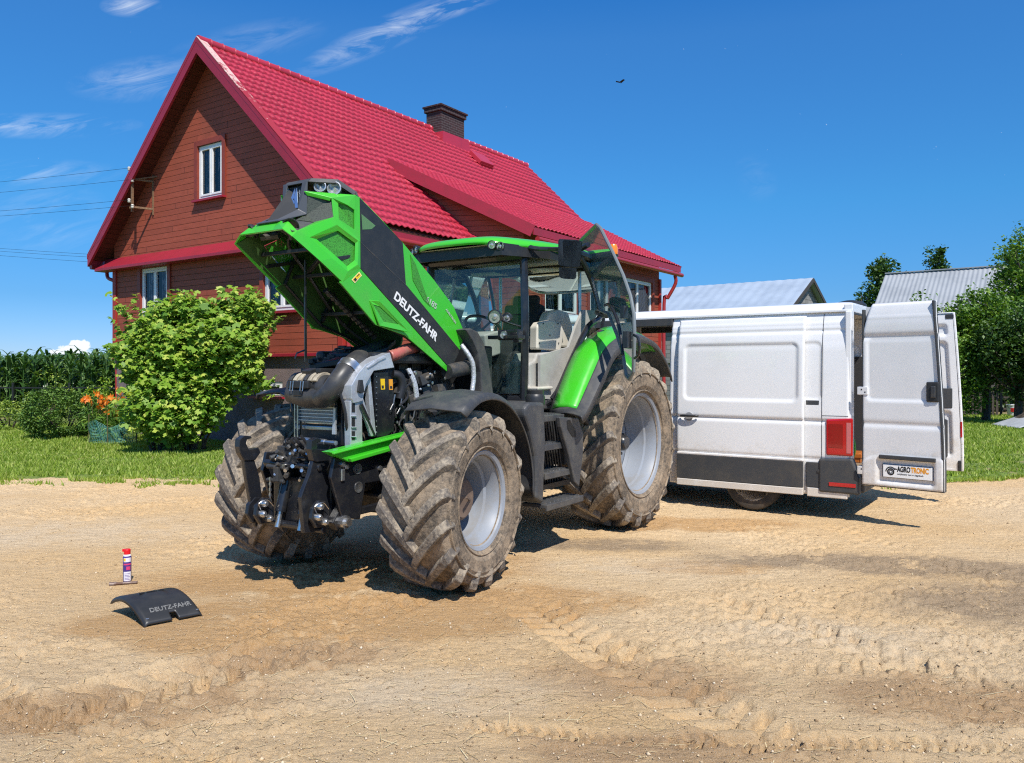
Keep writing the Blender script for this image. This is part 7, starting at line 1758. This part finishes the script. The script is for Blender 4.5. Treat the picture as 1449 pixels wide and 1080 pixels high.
# rear doors, local frame: hinge at x=0, width along +x, z up
def rear_door(name, hinge, dirw, w_, outer_sign, lab):
    d = Vector(dirw).normalized(); ang = math.atan2(d.y, d.x) - VRZ
    hl = Vector((hinge - VO).dot(VF) * Vector((1, 0, 0))) + Vector((0, (hinge - VO).dot(VL), 0))
    z0, z1 = .43, 2.52; nx, nz = 56, 120
    X, Z = np.meshgrid(np.linspace(0, w_, nx), np.linspace(z0, z1, nz), indexing='xy')
    y = np.zeros_like(X) - .013 * np.exp(-((Z - 1.145) / .028) ** 2) - .020 * np.exp(-((Z - 2.14) / .03) ** 2) - .05 * np.clip((Z - 2.25) / .3, 0, 1) ** 2 + .004 * np.exp(-((Z - 2.36) / .012) ** 2)
    y -= .014 * np.clip((.012 - sdrr(X, Z, .06, w_ - .03, 1.41, 2.12, .06)) / .03, 0, 1)
    y -= .03 * np.clip((.012 - sdrr(X, Z, .17, w_ - .10, .48, .76, .03)) / .03, 0, 1)
    y += .012 * np.clip((.80 - Z - .10 * np.exp(-X / .08)) / .03, 0, 1)
    e = np.minimum.reduce([X, w_ - X, Z - z0, z1 - Z]); y -= .02 * np.clip(1 - e / .02, 0, 1) ** 2
    lean_ = .10 * np.clip((Z - .7) / 1.8, 0, 1) ** 1.4
    X2 = X + .10 * np.clip((Z - 2.1) / .42, 0, 1) ** 1.5 * (1 - X / w_) - lean_ * X / w_
    o = gridmesh(name, X2, outer_sign * (y + .03), Z, VW, van); o.location = (hl.x, hl.y, 0); o.rotation_euler = (0, 0, ang)
    md = o.modifiers.new('s', 'SOLIDIFY'); md.thickness = .012; md.offset = 0
    q = -outer_sign
    # inner skin: frame with pressed panels
    X, Z = np.meshgrid(np.linspace(.02, w_ - .03, 50), np.linspace(z0 + .01, z1 - .03, 110), indexing='xy'); yi = np.zeros_like(X) + .04
    for rc in ((.10, w_ - .12, 2.22, 2.36, .03), (.10, w_ - .13, 1.36, 2.14, .06), (.12, w_ - .13, .62, 1.22, .05)): yi -= .035 * np.clip((.01 - sdrr(X, Z, *rc)) / .03, 0, 1)
    inn = gridmesh('door_inner', X - .10 * np.clip((Z - .7) / 1.8, 0, 1) ** 1.4 * X / w_, q * yi, Z, VW, o)
    mb = MB(); mb.box((w_ / 2, 0, z0 + .015), (w_ - .01, .085, .03)); [mb.bar((w_ - .012 - .10 * max(0, (z0 + (z1 - z0) * k_ / 12 - .7) / 1.8) ** 1.4, 0, z0 + (z1 - z0) * k_ / 12), (w_ - .012 - .10 * max(0, (z0 + (z1 - z0) * (k_ + 1) / 12 - .7) / 1.8) ** 1.4, 0, z0 + (z1 - z0) * (k_ + 1) / 12), .085, .024, up=(1, 0, 0)) for k_ in range(12)]; mb.box((.01, 0, (z0 + z1) / 2 - .03), (.02, .07, z1 - z0 - .06)); mb.build('door_edge', VW if lab == 'far' else VGP, o, bevel=.005)
    mb = MB(); mb.prism([(w_ * .45, 1.16), (w_ * .22, .98), (w_ * .22, .52), (w_ * .72, .52), (w_ * .80, .62), (w_ * .80, 1.10), (w_ * .55, 1.20)], lambda a, b_, h: (a, q * h, b_), .035, .05)
    mb.prism([(w_ * .20, 1.28), (w_ * .25, 1.40), (w_ * .55, 1.52), (w_ * .86, 1.52), (w_ * .86, 1.26), (w_ * .4, 1.24)], lambda a, b_, h: (a, q * h, b_), .035, .05); mb.build('door_trim', VGP, o, bevel=.01)
    mb = MB()
    for z in (.60, 1.52): mb.box((.01, outer_sign * .035, z), (.12, .02, .09)); mb.tube([(-.03, 0, z - .05), (-.03, 0, z + .05)], .018, 8)
    hg = mb.build('hinge', VW, o, bevel=.004)
    mb = MB()
    for z in (.60, 1.52): mb.lathe([(0, .006), (.008, .005), (.009, 0)], (.0, outer_sign * .047, z + .015), n=8); mb.lathe([(0, .006), (.008, .005), (.009, 0)], (.04, outer_sign * .047, z - .015), n=8)
    mb.build('bolt', BLACKP, hg)
    return o
hn = VO + VL * 1.03 - VF * .14; hn2 = VO - VL * 1.005 - VF * .05
d1 = rear_door('rear_door', hn, (.70, -.714, 0), .88, -1, 'near')
# near door: find which side faces the camera: outer face is on the side of -? decided by outer_sign=-1
mb = MB(); mb.box((.765, -.040, 1.52), (.13, .03, .22)); hd_ = mb.build('handle_recess', BLACKP, d1, bevel=.02, bseg=3); mb = MB(); mb.box((.775, -.060, 1.52), (.05, .02, .13)); mb.build('handle_grip', DGREY, d1, bevel=.008)
mb = MB(); mb.box((.50, -.050, .775), (.60, .03, .045)); mb.build('plate_lamp_bar', VGP, d1, bevel=.008)
mb = MB(); mb.box((.50, -.026, .62), (.54, .02, .15)); ph = mb.build('plate_holder', mat('plate_blue_black', (.02, .025, .06), .4), d1, bevel=.004)
mb = MB(); mb.box((.50, -.038, .62), (.52, .006, .142)); plt = mb.build('number_plate', mat('plate_white', (.90, .90, .88), .4), d1, bevel=.003)
# reading direction along +x of the door (hinge on the left as seen from outside)
TB, TY = mat('print_black', (.015, .015, .015), .5), mat('print_orange', (.80, .33, .01), .5)
PM = lambda x, z: frame_mtx((x, -.0415, z), (1, 0, 0), (0, 0, 1))
t1 = text('AGRO', .082, TB, d1, PM(.395, .620), bold=.0038, depth=.0006, xs=.60); wx = max(v_.co.x for v_ in t1.data.vertices)
t2 = text('TRONIC', .082, TY, d1, PM(wx + .005, .620), bold=.0038, depth=.0006, xs=.60); we = max(v_.co.x for v_ in t2.data.vertices)
text('zwiększamy moc w ciągnikach', .026, TB, d1, PM(.395, .585), bold=.0003, depth=.0006, xs=.86)
mb = MB(); c = (.325, -.0422, .612); Rm = .042
def arcr(r0, r1, a0, a1, n=24):
    for i in range(n):
        p, q = a0 + (a1 - a0) * i / n, a0 + (a1 - a0) * (i + 1) / n
        mb.poly([(c[0] + r0 * math.cos(p), c[1], c[2] + r0 * math.sin(p)), (c[0] + r1 * math.cos(p), c[1], c[2] + r1 * math.sin(p)), (c[0] + r1 * math.cos(q), c[1], c[2] + r1 * math.sin(q)), (c[0] + r0 * math.cos(q), c[1], c[2] + r0 * math.sin(q))])
arcr(.012, .020, 0, 2 * PI); arcr(.024, .040, 0, 2 * PI); arcr(.046, .058, .5, PI); mb.poly([(.365, -.0422, .655), (.395, -.0422, .650), (.395, -.0422, .640), (.368, -.0422, .640)]); mb.build('logo', TB, d1, solid=.0006)
d2 = rear_door('rear_door', hn2, (.85, -.53, 0), .90, 1, 'far')
d2['label'] = 'far rear door showing its inner side'; d1['label'] = 'near rear door carrying the plate'
mb = MB(); mb.box((.74, .0, 2.47), (.10, .10, .06)); mb.box((.86, -.045, .50), (.04, .03, .14)); mb.build('latch', BLACKP, d2, bevel=.01)
mb = MB(); mb.box((.878, -.046, .98), (.02, .006, .20)); mb.build('red_reflector', VRED, d2)
# cargo seen through the gap
CB = [((.55, .55, .70), (.5, .5, .30), (.55, .03, .02), 'red plastic tool box on the van floor by the near rear pillar'), ((.6, .50, 1.12), (.4, .4, .42), (.30, .05, .03), 'dark red crate stacked on the tool box in the van'), ((.35, -.45, .60), (.4, .4, .12), (.40, .12, .02), 'orange crate on the right side of the van floor'), ((3.1, -.2, .80), (.6, .7, .5), (.02, .06, .25), 'blue storage crate inside the open side door')]
for c, dms, col, lab in CB:
    wpos = VO + VF * c[0] + VL * c[1]; rt = empty('crate', (wpos.x, wpos.y, c[2] - dms[2] / 2), VRZ, lab, 'crate', 'crates inside the van')
    m = mat('crate_plastic', col, .4); q = MB(); a, b_, h_ = dms
    for sx in (-1, 1): q.box((sx * (a / 2 - .01), 0, h_ / 2), (.02, b_, h_)); q.box((0, sx * (b_ / 2 - .01), h_ / 2), (a - .04, .02, h_))
    q.box((0, 0, .012), (a - .04, b_ - .04, .02)); q.build('crate_body', m, rt, bevel=.008)
    q = MB()
    for sx in (-1, 1): q.box((0, sx * (b_ / 2 + .004), h_ - .03), (a + .02, .02, .05)); q.box((sx * (a / 2 + .004), 0, h_ - .03), (.02, b_ - .01, .05))
    q.build('rim', m, rt, bevel=.005)
    q = MB(); q.box((0, 0, h_ * .93), (a * .9, b_ * .9, .03)); q.build('lid', m, rt, bevel=.01)
# green hose hanging out of the load space
q = MB(); p = VO + VL * .6; f_ = lambda a, b_, z: VO + VF * a + VL * b_ + Vector((0, 0, z))
q.tube([f_(.10, .78, 1.05), f_(.02, .80, .95), f_(.0, .80, .80), f_(.05, .76, .68), f_(.2, .7, .60)], .014, 8, smooth=5); props(q.build('hose', mat('lime_hose', (.12, .55, .05), .4), smooth=True), 'bright green hose looping at the rear pillar of the van', 'hose')

# ------------------------------------------------------------------ small things on the ground
cp = Vector((*px_ground(180, 822), 0)); gz0 = float(ground_z(np.array([cp.x]), np.array([cp.y]))[0])
can = empty('spray_can', (cp.x, cp.y, gz0), .4, 'white and purple spray can with a red cap standing on the sand', 'spray can')
mb = MB(); mb.lathe([(0, 0), (.030, 0), (.033, .004), (.033, .205), (.031, .212)], n=28, axis='Z'); mb.build('can_body', mat('can_label_purple', (.05, .03, .22), .3, coat=.3), can, smooth=True)
mb = MB(); mb.lathe([(.031, .211), (.028, .222), (.014, .232), (.014, .238)], n=24, axis='Z'); mb.build('can_shoulder', LETW, can, smooth=True)
mb = MB(); mb.lathe([(.026, .226), (.027, .262), (.022, .268), (0, .27)], n=20, axis='Z'); mb.box((-.022, .006, .258), (.03, .02, .02)); mb.build('cap', mat('red_cap', (.70, .01, .02), .3), can, smooth=True)
def wrapq(mb, a0, a1, z0, z1, r=.0335, n=14):
    for i in range(n):
        p, q_ = a0 + (a1 - a0) * i / n, a0 + (a1 - a0) * (i + 1) / n; mb.poly([(r * math.cos(p), r * math.sin(p), z0), (r * math.cos(q_), r * math.sin(q_), z0), (r * math.cos(q_), r * math.sin(q_), z1), (r * math.cos(p), r * math.sin(p), z1)])
LBL = mat('label_white', (.72, .70, .76), .4); face = math.atan2(-cp.y, -cp.x) - .4
mb = MB(); wrapq(mb, face - .9, face + .95, .008, .085); wrapq(mb, face - .9, face + .95, .165, .20); mb.build('label_field', LBL, can, smooth=True)
mb = MB(); wrapq(mb, face - .9, face + .95, .140, .152); wrapq(mb, face - .2, face + .75, .10, .128, .0336, 8); mb.build('label_band', mat('label_pink', (.62, .05, .16), .4), can, smooth=True)
mb = MB(); wrapq(mb, face - .85, face - .35, .172, .196, .0338, 6); mb.build('label_mark', YEL, can, smooth=True)
mb = MB()
for k in range(5): wrapq(mb, face - .6, face + .6 - .2 * (k % 2), .018 + .012 * k, .022 + .012 * k, .0337, 8)
mb.build('label_print', mat('print_violet', (.10, .05, .25), .5), can)
tp = Vector((*px_ground(176, 825), 0)); zt_ = float(ground_z(np.array([tp.x]), np.array([tp.y]))[0]) + .012
mb = MB(); d_ = Vector((.95, .3, 0)).normalized(); a_ = Vector((tp.x, tp.y - .05, zt_)) - d_ * .09
mb.tube([a_, a_ + d_ * .05, a_ + d_ * .06, a_ + d_ * .19, a_ + d_ * .21], [.017, .017, .011, .011, .013], 10); props(mb.build('hand_torch', mat('worn_brown_metal', (.13, .07, .05), .5, .2, col2=(.30, .25, .22), nscale=20), smooth=True), 'short worn metal torch lying in front of the spray can', 'tool')
# black cover panel on the ground, arched, with lettering
def cover():
    G = lambda u, v, z=0.: Vector((*[((u - CX) / F) * (F * (CAMH - z) / (v - CY)), F * (CAMH - z) / (v - CY)], z))
    A = G(205, 882, .03); B = G(287, 866, .03); root = empty('cover_panel', ((A + B) / 2).xy.to_3d(), math.atan2((B - A).y, (B - A).x), 'curved black plastic bonnet cover lying on the sand with raised grey lettering', 'panel')
    W_ = (B - A).length; D_ = .50; nx, ny = 44, 30
    U, V_ = np.meshgrid(np.linspace(-1, 1, nx), np.linspace(0, 1, ny), indexing='xy')
    # front edge nearly on the ground, arching up and back down to the rear
    Z = .015 + .13 * np.sin(np.pi * V_ * .80) ** .85
    Z = Z + .008 * np.exp(-((V_ - .55) / .12) ** 2) * np.clip((.45 - np.abs(U)) / .15, 0, 1) - .03 * np.clip((np.abs(U) - .88) / .12, 0, 1) ** 2
    Y = V_ * D_ ; X = U * W_ / 2 * (1 - .06 * V_) - .10 * V_
    m = ~((np.abs((U[:-1, :-1] + U[1:, 1:]) / 2 - .05) < .12) & ((V_[:-1, :-1] + V_[1:, 1:]) / 2 < .09))
    o = gridmesh('panel_shell', X, Y, Z, BLACKP, root, mask=m); md = o.modifiers.new('s', 'SOLIDIFY'); md.thickness = .012; md.offset = 0
    for ux in (-.30, .12): 
        q = MB()
        for k in range(2): q.box((ux * W_ / 2 - .07 + k * .05, D_ * .60, .158), (.035, .02, .006))
        q.build('slot', mat('slot_void', (.004, .004, .004), .7), o)
    q = MB()
    for ux in (-.86, .86): q.lathe([(0, .004), (.012, .004), (.014, 0)], (ux * W_ / 2, .035, .047), 'Z', 10)
    q.build('rivet', STEEL, o)
    M = frame_mtx((-W_ * .36, .07, .072), (1, 0, 0), (0, .80, .60))
    t = text('DEUTZ-FAHR', .062, mat('worn_grey_letters', (.17, .17, .165), .6), root, M, bold=.001, depth=.002); mxx = max(v_.co.x for v_ in t.data.vertices) + W_ * .36
    k_ = W_ * .72 / mxx
    for v_ in t.data.vertices:
        v_.co.x = -W_ * .36 + (v_.co.x + W_ * .36) * k_; vv_ = v_.co.y / D_; v_.co.z = .015 + .13 * math.sin(PI * vv_ * .80) ** .85 + .009
cover()
